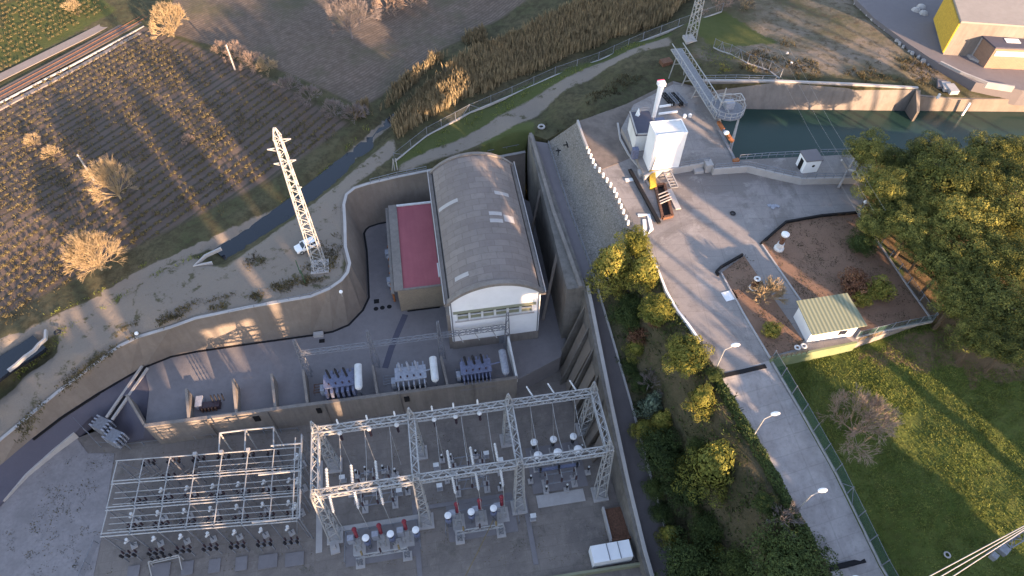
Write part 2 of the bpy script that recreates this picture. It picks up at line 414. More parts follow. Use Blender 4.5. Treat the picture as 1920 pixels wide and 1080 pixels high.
weed = Gm.mix(Gm.ramp(n2, [(.4, (0, 0, 0)), (.62, (1, 1, 1))]), weed, S((74, 70, 56)))
sr = Gm.n.new('ShaderNodeSeparateXYZ'); _r0, _r1 = at(0, 178, 12), at(310, 10, 12); _ud = (_r1-_r0).normalized()
Gm.l.new(Gm.g, sr.inputs[0]); acr = Gm.math('ADD', Gm.math('MULTIPLY', Gm.math('SUBTRACT', sr.outputs[0], _r0.x), _ud.y), Gm.math('MULTIPLY', Gm.math('SUBTRACT', sr.outputs[1], _r0.y), -_ud.x))
stripe = Gm.math('SINE', Gm.math('ADD', Gm.math('MULTIPLY', acr, 2*pi/1.95), Gm.math('MULTIPLY', n2, 2.2)))
vinec = Gm.mix(Gm.ramp(stripe, [(.3, (0, 0, 0)), (.9, (1, 1, 1))]), Gm.mix(n2, S((116, 102, 100)), S((100, 90, 84))), Gm.mix(n1, S((76, 76, 64)), S((90, 80, 76))))
# tilled soil with fine ridges along the field
vrow = Gm.mapped((1, 1, 1), radians(-36)); wv = Gm.n.new('ShaderNodeTexWave'); wv.bands_direction = 'Y'
wv.inputs['Scale'].default_value = .42; wv.inputs['Distortion'].default_value = 3.5; wv.inputs['Detail'].default_value = 4; wv.inputs['Detail Scale'].default_value = 1.2
Gm.l.new(vrow, wv.inputs[0])
till = Gm.mix(wv.outputs['Fac'], S((108, 96, 92)), S((130, 116, 108)))
till = Gm.mix(Gm.ramp(n2, [(.38, (0, 0, 0)), (.7, (1, 1, 1))]), till, S((96, 86, 80)))
till = Gm.mix(Gm.math('MULTIPLY', Gm.ramp(n1, [(.5, (0, 0, 0)), (.68, (1, 1, 1))]), .6), till, S((86, 88, 70)))
dirt = Gm.mix(n1, S((130, 121, 116)), S((148, 137, 130)))
dirt = Gm.mix(Gm.ramp(Gm.noise(.35, 6, rough=.7), [(.56, (0, 0, 0)), (.64, (1, 1, 1))]), dirt, S((92, 88, 72)))
lawn = Gm.mix(n2, S((70, 84, 48)), S((96, 98, 66)))
scr = Gm.mix(Gm.ramp(n1, [(.38, (0, 0, 0)), (.6, (1, 1, 1))]), S((92, 90, 72)), S((136, 124, 116)))
scr = Gm.mix(Gm.ramp(n2, [(.5, (0, 0, 0)), (.62, (1, 1, 1))]), scr, S((96, 86, 74)))
col = Gm.mix(soft(zn.outputs['Alpha']), weed, scr)
col = Gm.mix(soft(Gm.math('MULTIPLY', zn.outputs['Alpha'], -1), .3, .7, .2), col, vinec)
col = Gm.mix(soft(sep.outputs[2], .35, .6, .35), col, till)
col = Gm.mix(soft(sep.outputs[1]), col, lawn)
col = Gm.mix(soft(sep.outputs[0], .4, .55, .3), col, dirt)
col = Gm.mix(.35, col, Gm.mix(n3, S((40, 38, 32)), S((170, 160, 140))), 'OVERLAY')
M['field'] = Gm.out(col, n2, .25, .7)
deckN = [(985,286,13.2),(992,250,16.5),(1025,262,17),(1083,228,23),(1175,195,23),(1262,152,23),(1325,158,24),(1455,155,24),(1720,168,24),(1726,180,22.3),(1920,186,21.9),(2150,190,21.9)]
Gpoly = []
for i, t in enumerate(T):
    a_ = T[max(0, i-1)]; c_ = T[min(len(T)-1, i+1)]; d_ = Vector((c_.x-a_.x, c_.y-a_.y)).normalized(); Gpoly.append(Vector((t.x-d_.y*.45, t.y+d_.x*.45, t.z)))
Gpoly += pts(deckN[1:])
Gpoly += [Vector((330, 165, 24)), Vector((330, 480, 23)), Vector((-330, 480, 12)), Vector((-330, 20, 12)), Vector((-120, 20, 12.5))]
patch('field', Gpoly, M['field'], 1.3, zG, .14, 5, -2, gattr, fine=(-85, 95, 45, 175, 5))
# ---- water
wm = NT('stream_water', .08, spec=.5); M['stream'] = wm.out(S((26, 31, 40)), wm.noise(3, 3), .02, .3)
wm = NT('canal_water', .22, spec=.3)
wcol = wm.mix(wm.noise(.12, 4), S((30, 54, 50)), S((40, 64, 58)))
M['water'] = wm.out(wcol, wm.noise(1.2, 4), .03, .25)
def water(name, P, z, mat):
    mb = MB(); mb.prism([(p[0], p[1]) for p in P], z-.6, z); o = mb.build(name, mat, origin=(0, 0, 0)); tag(o, kind='structure')
def strip_poly(L, w):
    l = []; r = []
    for i, p in enumerate(L):
        a = L[max(0, i-1)]; b = L[min(len(L)-1, i+1)]; d = Vector((b.x-a.x, b.y-a.y)).normalized(); n = Vector((-d.y, d.x))
        l.append((p.x+n.x*w, p.y+n.y*w)); r.append((p.x-n.x*w, p.y-n.y*w))
    return l+r[::-1]
water('stream', strip_poly(C1, 1.9), 11.3, M['stream']); water('stream', strip_poly(C2, 2.2), 11.5, M['stream'])
wp = pts([(1362,204),(1500,206),(1720,208),(1920,210),(2300,214),(2300,320),(1900,312),(1590,292),(1378,303),(1350,235)], 19.5)
water('canal_water', [(p.x, p.y) for p in wp], 19.5, M['water'])
# ---- yard, platform, asphalt
base = MB(); base.prism([(-900, -500), (1000, -500), (1000, 1100), (-900, 1100)], -4, -2.2)
tag(base.build('ground', M['field'], origin=(0, 0, 0)), kind='structure')
fe = Vector((-46.2, 54.85, 4.5))
patch('yard', [Vector(p) for p in ((-120,-40,0),(24.2,-40,0),(24.2,60,0),(21,62,0),(10,62,0),(-46,62,0),(-52,60,0),(-120,40,0))], M['yard'], 3, lambda x, y: 0, .03, 4, -2)
plat = [B[i] for i in range(6, 25)]+[Vector((21, 93, 4.5)), Vector((20.5, 62.2, 4.5)), Vector((18.5, 58, 4.5)), Vector((10.8, 54.9, 4.5)), Vector((-46.6, 55.6, 4.5)), Vector((-47, 62, 4.5))]
patch('platform', plat, M['plat'], 3, lambda x, y: 4.5, 0, 1, -.5)
asp = [B[i] for i in range(0, 7)]+[Vector((-47.05, 62, 4.5)), Vector((-46.7, 55.7, 4.3))]+pts([(268,822,.7),(228,832,.06),(196,800,1.2),(172,780,1.8),(140,812,1.3),(100,845,.9),(50,890,.5),(0,945,.5),(-120,1060,.3)])
patch('road', asp, M['asphalt'], 2, None, 0, 1, -.5)
gr = pts([(0,948),(50,893),(100,849),(140,817),(165,850),(215,850),(190,1010),(150,1200),(-200,1400),(-200,1100)], .05)
mb = MB(); mb.prism([(p.x, p.y) for p in gr], .0, .06); tag(mb.build('gravel_lot', M['gravel'], origin=(0, 0, 0)), kind='structure')
mb = MB(); mb.wall(pts([(-120,1064,.3),(0,945,.3),(50,890,.5),(100,845,.9),(140,812,1.3)]), .3, -.3, [.45,.5,.7,1.1,1.5]); tag(mb.build('kerb', M['curb'], origin=(0, 0, 0)), kind='structure')
# ---- upper deck
PLz = 23.0
deck = pts([(1083,228),(1175,195),(1262,152),(1330,162),(1345,200),(1352,235),(1376,300),(1590,290),(1640,300),(1612,398),(1745,598),(1600,645),(1442,676),(1350,704),(1310,640),(1255,560),(1225,490),(1180,400),(1130,320),(1100,270)], PLz)
dm = NT('deck_slabs', .9)
a1 = dm.noise(.07, 6, rough=.7, dist=.6); a2 = dm.noise(.8, 6); a3 = dm.noise(8, 3)
dc = dm.mix(dm.ramp(a1, [(.44, (0, 0, 0)), (.5, (1, 1, 1))]), S((100, 92, 92)), S((130, 122, 122)))
dc = dm.mix(dm.math('MULTIPLY', dm.ramp(a2, [(.45, (0, 0, 0)), (.7, (1, 1, 1))]), .45), dc, S((96, 90, 92)))
dc = dm.mix(dm.math('MULTIPLY', dm.ramp(dm.noise(.25, 5, rough=.7), [(.58, (0, 0, 0)), (.66, (1, 1, 1))]), .5), dc, S((160, 152, 150)))
dc = dm.mix(.25, dc, dm.mix(a3, S((70, 66, 66)), S((210, 205, 200))))
dc = joints(dm, dc, .1, .25, .12)
M['deckslab'] = dm.out(dc, a2, .04, .4)
rough_g = pts([(1083,228),(1130,212),(1175,195),(1262,152),(1262,160),(1188,198),(1165,240),(1190,292),(1160,306),(1128,318),(1104,283)], PLz)
mb = MB(); mb.prism([(p.x, p.y) for p in rough_g], 22.9, 23.05); tag(mb.build('rough_ground', concrete('rubble_soil', S((112, 101, 96)), .6, .35), origin=(0, 0, 0)), kind='structure')
patch('deck', deck, M['deckslab'], 3, lambda x, y: PLz, 0, 1, 8)
rl = pts([(1350,704,23),(1400,790,21.2),(1460,893,19.2),(1553,1063,16),(1640,1240,13)]); rr = pts([(1442,676,23),(1500,775,21.2),(1562,885,19.2),(1648,1062,16),(1750,1240,13)])
patch('concrete_road', rl+rr[::-1], M['road'], 1.8, None, 0, 1, 6)
# meadow
zM_c = [(p.x, p.y, p.z) for p in pts([(1444,684,21.4),(1520,668,21.5),(1602,649,21.6),(1500,775,20.8),(1562,885,19),(1648,1062,15.8),(1745,598,22.2),(1612,398,22.9),(1700,500,22.6),(1800,640,22.4),(1900,600,22.4),(1800,800,21),(1900,900,20),(1700,900,19.5),(1850,1060,17.5),(1900,400,22.4),(1700,300,22.4),(1900,290,22.4),(1600,720,21.5)])]
zM_c += [(120, 0, 19), (100, -40, 17), (60, -40, 13), (160, 60, 22), (250, 100, 23)]
zM = zidw(zM_c, 3)
mead = rr[::1]; mead = pts([(1745,598,22.2),(1602,649,21.6),(1444,684,21.4)])[::1]+rr[1:]+[Vector((52, -45, 9)), Vector((330, -45, 20)), Vector((330, 120, 23))]+pts([(2300,318,22.6),(1900,306,22.6),(1640,288,23),(1612,398,23)])
mm = NT('meadow_grass', .95, spec=.1)
b1 = mm.noise(.08, 6, rough=.7); b2 = mm.noise(.9, 6, rough=.75); b3 = mm.noise(6, 4)
vd = mm.n.new('ShaderNodeVertexColor'); vd.layer_name = 'zone'
gc = mm.mix(mm.ramp(b1, [(.35, (0, 0, 0)), (.65, (1, 1, 1))]), S((80, 96, 50)), S((106, 114, 66)))
gc = mm.mix(mm.ramp(b2, [(.42, (0, 0, 0)), (.68, (1, 1, 1))]), gc, S((88, 92, 54)))
ddc = mm.mix(b2, S((112, 92, 76)), S((136, 116, 96)))
fz = mm.math('ADD', vd.outputs['Color'], mm.math('MULTIPLY', mm.math('SUBTRACT', b2, .5), 1.1))
gc = mm.mix(mm.ramp(fz, [(.4, (0, 0, 0)), (.6, (1, 1, 1))]), gc, ddc)
gc = mm.mix(.35, gc, mm.mix(b3, S((40, 44, 28)), S((160, 160, 120))), 'OVERLAY')
M['meadow'] = mm.out(gc, b2, .35, .9)
pineZ = [(p.x, p.y) for p in pts([(1590,290),(1612,398),(1745,598),(1830,720),(1925,700),(2300,500),(2300,280)], 22.5)]
bareZ = [(p.x, p.y) for p in pts([(1600,655),(1745,605),(1830,700),(1700,690),(1640,680)], 22.5)]
def mattr(x, y):
    v = .85 if inpoly(x, y, pineZ) else (.6 if inpoly(x, y, bareZ) else 0.0)
    return (v, v, v, 1)
patch('meadow', mead, M['meadow'], 1.6, zM, .12, 3, 4, mattr, fine=(30, 130, -10, 95, 3))
# garden beds: thin slabs of red earth on the deck
gm = NT('red_earth', .95, spec=.1)
g1 = gm.noise(.5, 6, rough=.7); g2 = gm.noise(7, 3)
gcol = gm.mix(g1, S((108, 80, 72)), S((132, 103, 92))); gcol = gm.mix(.3, gcol, gm.mix(g2, S((80, 54, 42)), S((190, 160, 130))))
M['earth'] = gm.out(gcol, g2, .04, .6)
G1 = pts([(1352,512),(1395,480),(1440,545),(1506,640),(1500,652),(1444,668)], 23); G2 = pts([(1428,458),(1474,420),(1540,407),(1606,402),(1740,594),(1620,634),(1585,560),(1530,560),(1512,578)], 23)
for P_ in (G1, G2):
    mb = MB(); mb.prism([(p.x, p.y) for p in P_], 22.9, 23.06); tag(mb.build('garden_bed', M['earth'], origin=(0, 0, 0)), kind='structure')
# stone pitched slope and dam walkway, path, planted slope
wkL = [Vector((20.6, 97.5, 17)), Vector((20.9, 78, 17)), Vector((21.9, 63, 17))]; wkR = [Vector((23.2, 96.5, 17)), Vector((23.4, 80, 17)), Vector((24.2, 62.5, 17))]
patch('dam_walkway', wkL+wkR[::-1], M['asphalt2'], 2, lambda x, y: 17, 0, 1, 4)
sm = NT('pitched_stone', .9); vo = sm.n.new('ShaderNodeTexVoronoi'); vo.inputs['Scale'].default_value = 2.2; vo.feature = 'DISTANCE_TO_EDGE'; sm.l.new(sm.g, vo.inputs['Vector'])
vc = sm.n.new('ShaderNodeTexVoronoi'); vc.inputs['Scale'].default_value = 2.2; sm.l.new(sm.g, vc.inputs['Vector'])
sc_ = sm.mix(.3, sm.mix(sm.noise(.2, 5), S((108, 103, 101)), S((130, 123, 118))), sm.ramp(vc.outputs['Color'], [(0, (.2, .2, .2)), (1, (.8, .8, .8))]), 'SOFT_LIGHT')
sc_ = sm.mix(sm.ramp(vo.outputs['Distance'], [(0, (1, 1, 1)), (.09, (0, 0, 0))]), sc_, S((84, 80, 76)))
M['pitch'] = sm.out(sc_, vo.outputs['Distance'], .08, .6)
top = pts([(1083,228),(1100,270),(1130,320),(1180,400),(1200,440)], 23)
patch('stone_slope', [Vector((23.2, 96.5, 17))]+top+[Vector((28.5, 62, 19.5)), Vector((24.2, 62.5, 17)), Vector((23.4, 80, 17))], M['pitch'], 1.6, None, .05, 2, 6)
pl = [Vector((23.0, 62.4, 16.6)), Vector((23.1, 55, 13.6)), Vector((23.3, 45, 9.6)), Vector((23.7, 35, 5.6)), Vector((24.2, 26, 2.2)), Vector((24.6, 20, .6)), Vector((25, 5, .1))]
pr = [Vector((24.3, 62.2, 16.6)), Vector((25.1, 55, 13.6)), Vector((26.1, 45, 9.6)), Vector((26.9, 35, 5.6)), Vector((27.6, 26, 2.2)), Vector((28.4, 20, .6)), Vector((30, 5, .1))]
patch('ramp_path', pl+pr[::-1], M['path'], 1.8, None, .03, 3, -2)
se = top[3:]+pts([(1225,490),(1255,560),(1310,640),(1350,704)], 23)+rl[1:]+[Vector((50, -40, 8)), Vector((30, -40, 0))]
pm = NT('planted_slope', .95, spec=.1)
c1 = pm.noise(.3, 6, rough=.7); c2 = pm.noise(3, 5)
pcol = pm.mix(pm.ramp(c1, [(.4, (0, 0, 0)), (.6, (1, 1, 1))]), S((52, 54, 38)), S((80, 70, 58))); pcol = pm.mix(.4, pcol, pm.mix(c2, S((34, 34, 26)), S((120, 112, 90))))
M['slope'] = pm.out(pcol, c2, .2, .8)
sp = [Vector((24.35, 62.3, 17)), Vector((28.5, 62, 19.5))]+se[1:]+pr[::-1]
patch('planted_slope', sp, M['slope'], 1.5, None, .25, 3, -2)
# estate road upper right
er = pts([(1600,-60),(1605,0),(1640,35),(1700,80),(1760,120),(1830,155),(1920,170),(2200,190),(2200,130),(1860,130),(1845,120),(1800,80),(1760,40),(1780,0),(1800,-80)], 24.2)
mb = MB(); mb.prism([(p.x, p.y) for p in er], 21, 24.25); tag(mb.build('estate_road', M['asphalt2'], origin=(0, 0, 0)), kind='structure')
# railway / lane at far left
def ribbon(name, L, wl, z, mat, h=.12):
    mb = MB(); mb.wall(L, wl, z-h, z); return tag(mb.build(name, mat, origin=(0, 0, 0)), kind='structure')
M['estlane'] = concrete('lane_tarmac', S((128, 118, 116)), .2, .3)
ribbon('lane', pts([(-250,270),(0,146),(150,72),(300,-5),(520,-120)], 12.2), 2.6, 12.32, M['estlane'])
ribbon('rail_bed', pts([(-250,305),(0,178),(150,98),(310,10),(560,-118)], 12.2), 3.6, 12.36, concrete('ballast', S((100, 88, 84)), .4, .3))
for k_, dx in enumerate((-.75, .75)):
    L = pts([(-250,305),(0,178),(150,98),(310,10),(560,-118)], 12.3); L = [p+Vector((-.45, .89, 0))*dx for p in L]
    mb = MB(); mb.wall(L, .1, 12.36, 12.5); tag(mb.build('rail', M['rust'], origin=(0, 0, 0)), kind='structure')
L = pts([(-250,325),(0,193),(150,115),(270,50)], 12.3)
mb = MB(); mb.wall(L, .3, 12.2, 12.5); tag(mb.build('rail_kerb', M['curb'], origin=(0, 0, 0)), kind='structure')
L = pts([(-250,338),(0,203),(150,124),(262,62)], 12.3)
mb = MB(); mb.wall(L, 1.0, 12.1, 12.36); tag(mb.build('footway', M['estlane'], origin=(0, 0, 0)), kind='structure')

# ---- unseen ridge and leafy columns, added off frame to block the low sun
def sd(s, d): return Vector((s*.8660+d*.5, s*.5-d*.8660))
def sun_blocker_ridge_mesh():
    vs = []; ns = 90; nd_ = 26; fs = []
    for j in range(nd_):
        d = 44+j*5.0
        for i in range(ns):
            s_ = -90+i*3.4; p = sd(s_, d)
            t = min(1, max(0, (d-46)/22)); t = t*t*(3-2*t); t2 = min(1, max(0, (d-110)/55)); t *= 1-.7*t2
            crest = 27.5+1.0*fbm(p.x, p.y, 14); bz = (min(18, max(-1, (s_-28)*.42)))-1.5
            vs.append((p.x, p.y, bz+(crest-bz)*t if crest > bz else bz))
    for j in range(nd_-1):
        for i in range(ns-1): a = j*ns+i; fs.append((a, a+ns, a+ns+1, a+1))
    me = bpy.data.meshes.new('sun_blocker_ridge'); me.from_pydata(vs, [], fs); me.update(); me.materials.append(M['slope'])
    me.polygons.foreach_set('use_smooth', [True]*len(fs))
    o = bpy.data.objects.new('sun_blocker_ridge', me); COL.objects.link(o); tag(o, kind='structure')
sun_blocker_ridge_mesh()
SH = [(-88,-12,33),(-9.5,-7.2,29.8),(-12,1,18.2),(-12,-9.5,34,21.8),(-7.2,1,34,21.8),(1,8.5,20.6),(1,8.5,45,26.4),(8.5,11.5,44),(12.8,19,45),(19,25,36),(25,42.4,46),
  (42.4,45.4,20.2),(42.4,45.4,47,27),(45.4,48.5,23),(45.4,48.5,47,29),(48.5,51.4,26),(48.5,51.4,47,33),(51.4,56.4,28),(51.4,56.4,47,36.8),(56.4,59.6,29.5),(56.4,59.6,47,36),(59.6,62.3,31),(59.6,62.3,47,36),
  (70,71.2,44),(73.8,84.5,46),(84.5,136,17),(84.5,136,52,37),(105,107,40),(125,129,40)]  # column spans, tops and raised undersides tuned to pass sun in chosen bands
M['blocker_leaf'] = leafmat('sun_blocker_leaf', S((46, 56, 32)), S((66, 78, 40)), S((88, 98, 52)), .4)
def sun_blocker_columns():  # added out of view; columns shaped only to cut the sunlight
    mb = MB(); rnd = random.Random(3)
    for e_ in SH:
        a, b_, Th = e_[:3]
        n = max(1, int((b_-a)/3.4)); wd = (b_-a)/n
        for i in range(n):
            s_ = a+(i+.5)*wd; d = 66+rnd.uniform(-2, 2)
            top_ = Th+d*.2126+rnd.uniform(-1.2, 1.0); p = sd(s_, d); z0 = 22 if len(e_) < 4 else e_[3]+d*.2126
            if len(e_) > 3: mb.tube((p.x, p.y, 20), (p.x, p.y, z0+1), .3, n=6)
            prof = []; m = 9; r = wd*.62
            for j in range(m+1):
                t = j/m; prof.append((max(.05, r*(1-.25*t)*(1 if t < .85 else max(0, 1-(t-.85)/.15)**.5)), (top_-z0)*t))
            k0 = len(mb.v); mb.stack(p.x, p.y, z0, prof, 10)
            for q in range(k0, len(mb.v)):
                x, y, z = mb.v[q]; nn = noise.noise_vector(Vector((x*.8, y*.8, z*.4)))*.55; mb.v[q] = (x+nn.x, y+nn.y, z+nn.z)
            for q in range(220):
                t = rnd.random(); an = rnd.uniform(0, 2*pi); rr_ = r*(1-.25*t)*rnd.uniform(.9, 1.15); c = Vector((p.x+rr_*cos(an), p.y+rr_*sin(an), z0+(top_-z0)*t))
                u = Vector((rnd.gauss(0, 1), rnd.gauss(0, 1), rnd.gauss(0, 1))).normalized()*.4; v = u.orthogonal().normalized()*.3
                mb.add([c-u, c+v, c+u, c-v], [(0, 1, 2, 3)])
    tag(mb.build('sun_blocker_crowns', M['blocker_leaf'], origin=(0, 0, 0)), kind='stuff')
sun_blocker_columns()
# ================================================================ WALLS
def single(name, mb, mat, label, cat, group=None, origin=None, smooth=False):
    return tag(mb.build(name, mat, None, origin, smooth), label, cat, group)
def railing(name, L, label, cat='railing', group=None, h=1.0, step=1.8, mat=None, rails=(.5, 1.0), t=.07):
    mat = mat or M['rail']; o = thing(name, L[0], label, cat, group)
    r = MB(); posts = []
    for a, b in zip(L[:-1], L[1:]):
        a, b = Vector(a), Vector(b)
        for hh in rails: r.bar(a+Vector((0, 0, hh*h)), b+Vector((0, 0, hh*h)), t)
        n = max(1, round((b-a).length/step)); posts += [a.lerp(b, k_/n) for k_ in range(n)]
    posts.append(Vector(L[-1])); r.build('handrail', mat, o)
    for p in posts: MB().bar(p, p+Vector((0, 0, h*rails[-1]+.03)), t*1.2).build('post', mat, o)
    return o
# curved retaining wall (loft foot -> top, with coping)
mb = MB(); n = len(T)
for i in range(n):
    t, b = T[i], B[i]; a = T[max(0, i-1)]; c = T[min(n-1, i+1)]; d = Vector((c.x-a.x, c.y-a.y)).normalized(); nn = Vector((-d.y, d.x))
    t = t+Vector((0, 0, .12)); mb.v += [(b.x, b.y, b.z-.3), (t.x, t.y, t.z), (t.x+nn.x*.6, t.y+nn.y*.6, t.z), (t.x+nn.x*.6, t.y+nn.y*.6, b.z-.3)]
for i in range(n-1):
    a = 4*i; b = a+4; mb.f += [(a, b, b+1, a+1), (a+1, b+1, b+2, a+2), (a+2, b+2, b+3, a+3), (a+3, b+3, b, a)]
mb.f += [(0, 1, 2, 3), (4*n-1, 4*n-2, 4*n-3, 4*n-4)]
rw = mb.build('retaining_wall', M['lining'], origin=(T[10].x, T[10].y, 4.5)); tag(rw, 'long curved battered concrete retaining wall between the dirt track and the sunken yard', 'wall')
cp = MB(); cp.wall(T, .5, [t.z+.13 for t in T], [t.z+.26 for t in T])
cp.build('coping', M['curb'], rw)
dr = MB(); Bi = [B[i]+(B[i]-T[i]).normalized()*.0+Vector((0, 0, 0)) for i in range(2, 24)]
for i, p in enumerate(Bi):
    a = Bi[max(0, i-1)]; c = Bi[min(len(Bi)-1, i+1)]; d = Vector((c.x-a.x, c.y-a.y)).normalized(); nn = Vector((d.y, -d.x)); Bi[i] = p+Vector((nn.x*.25, nn.y*.25, 0))
dr.wall(Bi, .38, [p.z-.2 for p in Bi], [p.z+.02 for p in Bi]); single('drain_channel', dr, M['dark'], 'thin dark drain channel following the foot of the curved retaining wall', 'drain')
railing('wall_railing', [Vector((p.x, p.y, 13.25)) for p in pts([(695,344),(745,331),(800,320)], 13.2)], 'weathered railing on the retaining wall beside the power house annex', h=1.0)
railing('wall_railing', [Vector((p.x, p.y, 13.3)) for p in pts([(915,291),(985,277)], 13.3)], 'railing above the wall behind the vaulted power house roof', h=1.1)
railing('wall_railing', [Vector((p.x, p.y, 13.2)) for p in pts([(430,588),(500,571),(583,554),(620,540)], 13.2)], 'low rusty railing on the retaining wall in front of the lattice tower', h=.55, rails=(1.0,), t=.05)
# dam wall
mb = MB(); mb.prism([(19.4, 61.6), (22.3, 61.6), (20.9, 98.2), (19.9, 98.2)], 4, 17.9)
dw = mb.build('dam_wall', M['dam'], origin=(20.5, 80, 4)); tag(dw, 'tall stained concrete wall close beside the vaulted power house', 'wall')
mb = MB(); mb.wall([(20.35, 98.2), (20.55, 78), (21.5, 61.6)], .55, 17.9, 18.35); mb.build('parapet', M['wall'], dw)
MB().bar((19.7, 70.0, 16.8), (17.0, 65.5, 5.0), .45).build('strut', M['wall'], dw)
MB().bar((19.8, 85.0, 16.5), (17.4, 82, 5.0), .4).build('strut', M['wall'], dw)
railing('walkway_railing', [Vector((23.3, 96, 17)), Vector((23.5, 80, 17)), Vector((24.3, 63.4, 17))], 'dark railing between the dam walkway and the stone pitched slope', h=.9, t=.06, mat=M['steel2'])
# stepped wall down beside the yard
mb = MB(); ys = [62, 60, 55, 45, 35, 26, 20, 5]; zs = [17.4, 16.6, 14.4, 10.6, 6.6, 3.2, 2.0, 1.5]; xs = [22.5, 22.6, 22.7, 22.8, 23.1, 23.6, 24.0, 24.4]
mb.wall([(x, y) for x, y in zip(xs, ys)], 1.0, -.5, zs)
w2 = mb.build('yard_wall', M['dam'], origin=(22.8, 45, 0)); tag(w2, 'high concrete wall descending along the ramp path on the right of the switchyard', 'wall')
mb = MB(); mb.wall([(x+.2, y) for x, y in zip(xs, ys)], .5, [z+.01 for z in zs], [z+.3 for z in zs]); mb.build('coping', M['curb'], w2)
rb_ = random.Random(12)
for i in range(5):
    y0 = 60.2-i*3.3+rb_.uniform(-.5, .5); zt = 15.2-i*1.35; x0 = 22.1; ln = 4.4-.5*i
    mb = MB(); a = MB(); dy = -1.5
    mb.prism([(x0, y0-.18), (x0, y0+.18), (x0-ln, y0+dy+.18), (x0-ln, y0+dy-.18)], -.2, [zt, zt, .8, .8]); mb.build('buttress', M['dam'], w2)
for i in range(6):
    y0 = 58.6-i*3.2+rb_.uniform(-.6, .6); zt = 11.8-i*1.3+rb_.uniform(-1, 1); mb = MB()
    mb.prism([(22.2, y0-1.1), (22.2, y0+1.1), (22.2-3.4+.3*i, y0+.7-1.2), (22.2-3.4+.3*i, y0-.9-1.2)], -.2, [zt, zt+.6, .5, .5]); mb.build('rock_apron', M['lining'], w2)
mb = MB(); mb.wall([(9, 25.2), (24.3, 25.0)], .35, -.1, 1.2); mb.wall([(-10, 25.4), (8.6, 25.2)], .5, -.1, .25)
single('boundary_wall', mb, M['khaki'], 'low mossy boundary wall crossing the bottom of the yard behind the white container', 'wall')
ribw = MB(); ribw.wall([p+Vector((.1, 0, .1)) for p in pr[:6]], .28, [p.z-.2 for p in pr[:6]], [p.z+.28 for p in pr[:6]]); single('path_kerb', ribw, M['curb'], 'pale concrete kerb along the right side of the ramp path below the trees', 'kerb')
# transformer enclosure
en = thing('transformer_enclosure', (-18, 54.8, 0), 'long grey concrete enclosure wall with dividing walls around the transformer bays', 'enclosure')
FY = 54.75
mb = MB(); mb.prism([(-45.9, FY+.35), (-45.9, FY), (10.6, FY-.55), (10.6, FY-.2)], -.2, 6.0); mb.build('front_wall', M['wall'], en)
mb = MB(); mb.prism([(-46.0, FY+.45), (-46.0, FY-.1), (10.7, FY-.65), (10.7, FY-.1)], 6.01, 6.18); mb.build('coping', M['wall'], en)
for x in (-37, -28, -19.5, -8, 3.5): MB().box(x, FY-.22-(x+46)*.0095, 0, .14, .25, 5.9).build('pilaster', M['wall'], en)
mb = MB(); mb.prism([(-45.9, FY+.4), (-46.3, FY+.4), (-49.0, 59.8), (-48.6, 59.9)], -.2, [6.1, 6.1, 7.6, 7.6]); mb.build('end_wall', M['wall'], en)
for x, ln, h in ((-39.6, 4.6, 7.4), (-32.6, 5.2, 7.6), (-26.8, 5.3, 7.6), (-22.0, 5.4, 7.4), (-11.3, 5.2, 6.6), (-.4, 5.2, 6.6)):
    y0 = FY+.37-(x+46)*.0095
    mb = MB(); mb.prism([(x-.2, y0), (x+.2, y0), (x-.3, y0+ln), (x-.7, y0+ln)], 4.45, [6.1, 6.1, h, h]); mb.build('dividing_wall', M['wall'], en)
mb = MB(); mb.prism([(10.4, 54.5), (10.75, 54.5), (10.4, 61), (10.05, 61)], 4.45, [6.1, 6.1, 8.2, 8.2]); mb.build('end_wall', M['whited'], en)
for x, wd in ((-30, .9), (-20.6, .7), (-7, .8)):
    y0 = FY-.0095*(x+46); MB().box(x, y0-.12, 3.6, wd, .16, 1.4).build('vent', M['dark'], en)
M['khaki'] = concrete('mossy_ledge', S((132, 132, 112)), .25, .5)
# ================================================================ POWER HOUSE
HX0, HX1, HY0, HY1 = 1.3, 15.5, 62.4, 91.3; EZ, CZ = 17.4, 20.5; xm = (HX0+HX1)/2
ph = thing('power_house', (xm, 76, 4.5), 'large power house with grey vaulted sheet roof and white gable front', 'building')
def arcz(x, x0=HX0, x1=HX1, e=EZ, c=CZ):
    hw = (x1-x0)/2; R_ = (hw*hw+(c-e)**2)/(2*(c-e)); return c-R_+sqrt(max(0, R_*R_-(x-xm)**2))
def gable(mb, x0, x1, y0, y1, zb, f):
    N = 20; X = [x0+(x1-x0)*i/N for i in range(N+1)]
    P = [(x0, zb), (x1, zb)]+[(x, f(x)) for x in X[::-1]]
    m_ = len(P); mb.add([(p[0], y0, p[1]) for p in P]+[(p[0], y1, p[1]) for p in P], [tuple(range(m_)), tuple(range(2*m_-1, m_-1, -1))]+[(i, m_+i, m_+(i+1) % m_, (i+1) % m_) for i in range(m_)])
mb = MB(); mb.box(HX0+.2, (HY0+HY1)/2, 4.5, .4, HY1-HY0-.8, EZ-4.5-.05); mb.box(HX1-.2, (HY0+HY1)/2, 4.5, .4, HY1-HY0-.8, EZ-4.5-.05); mb.build('side_wall', M['wall'], ph)
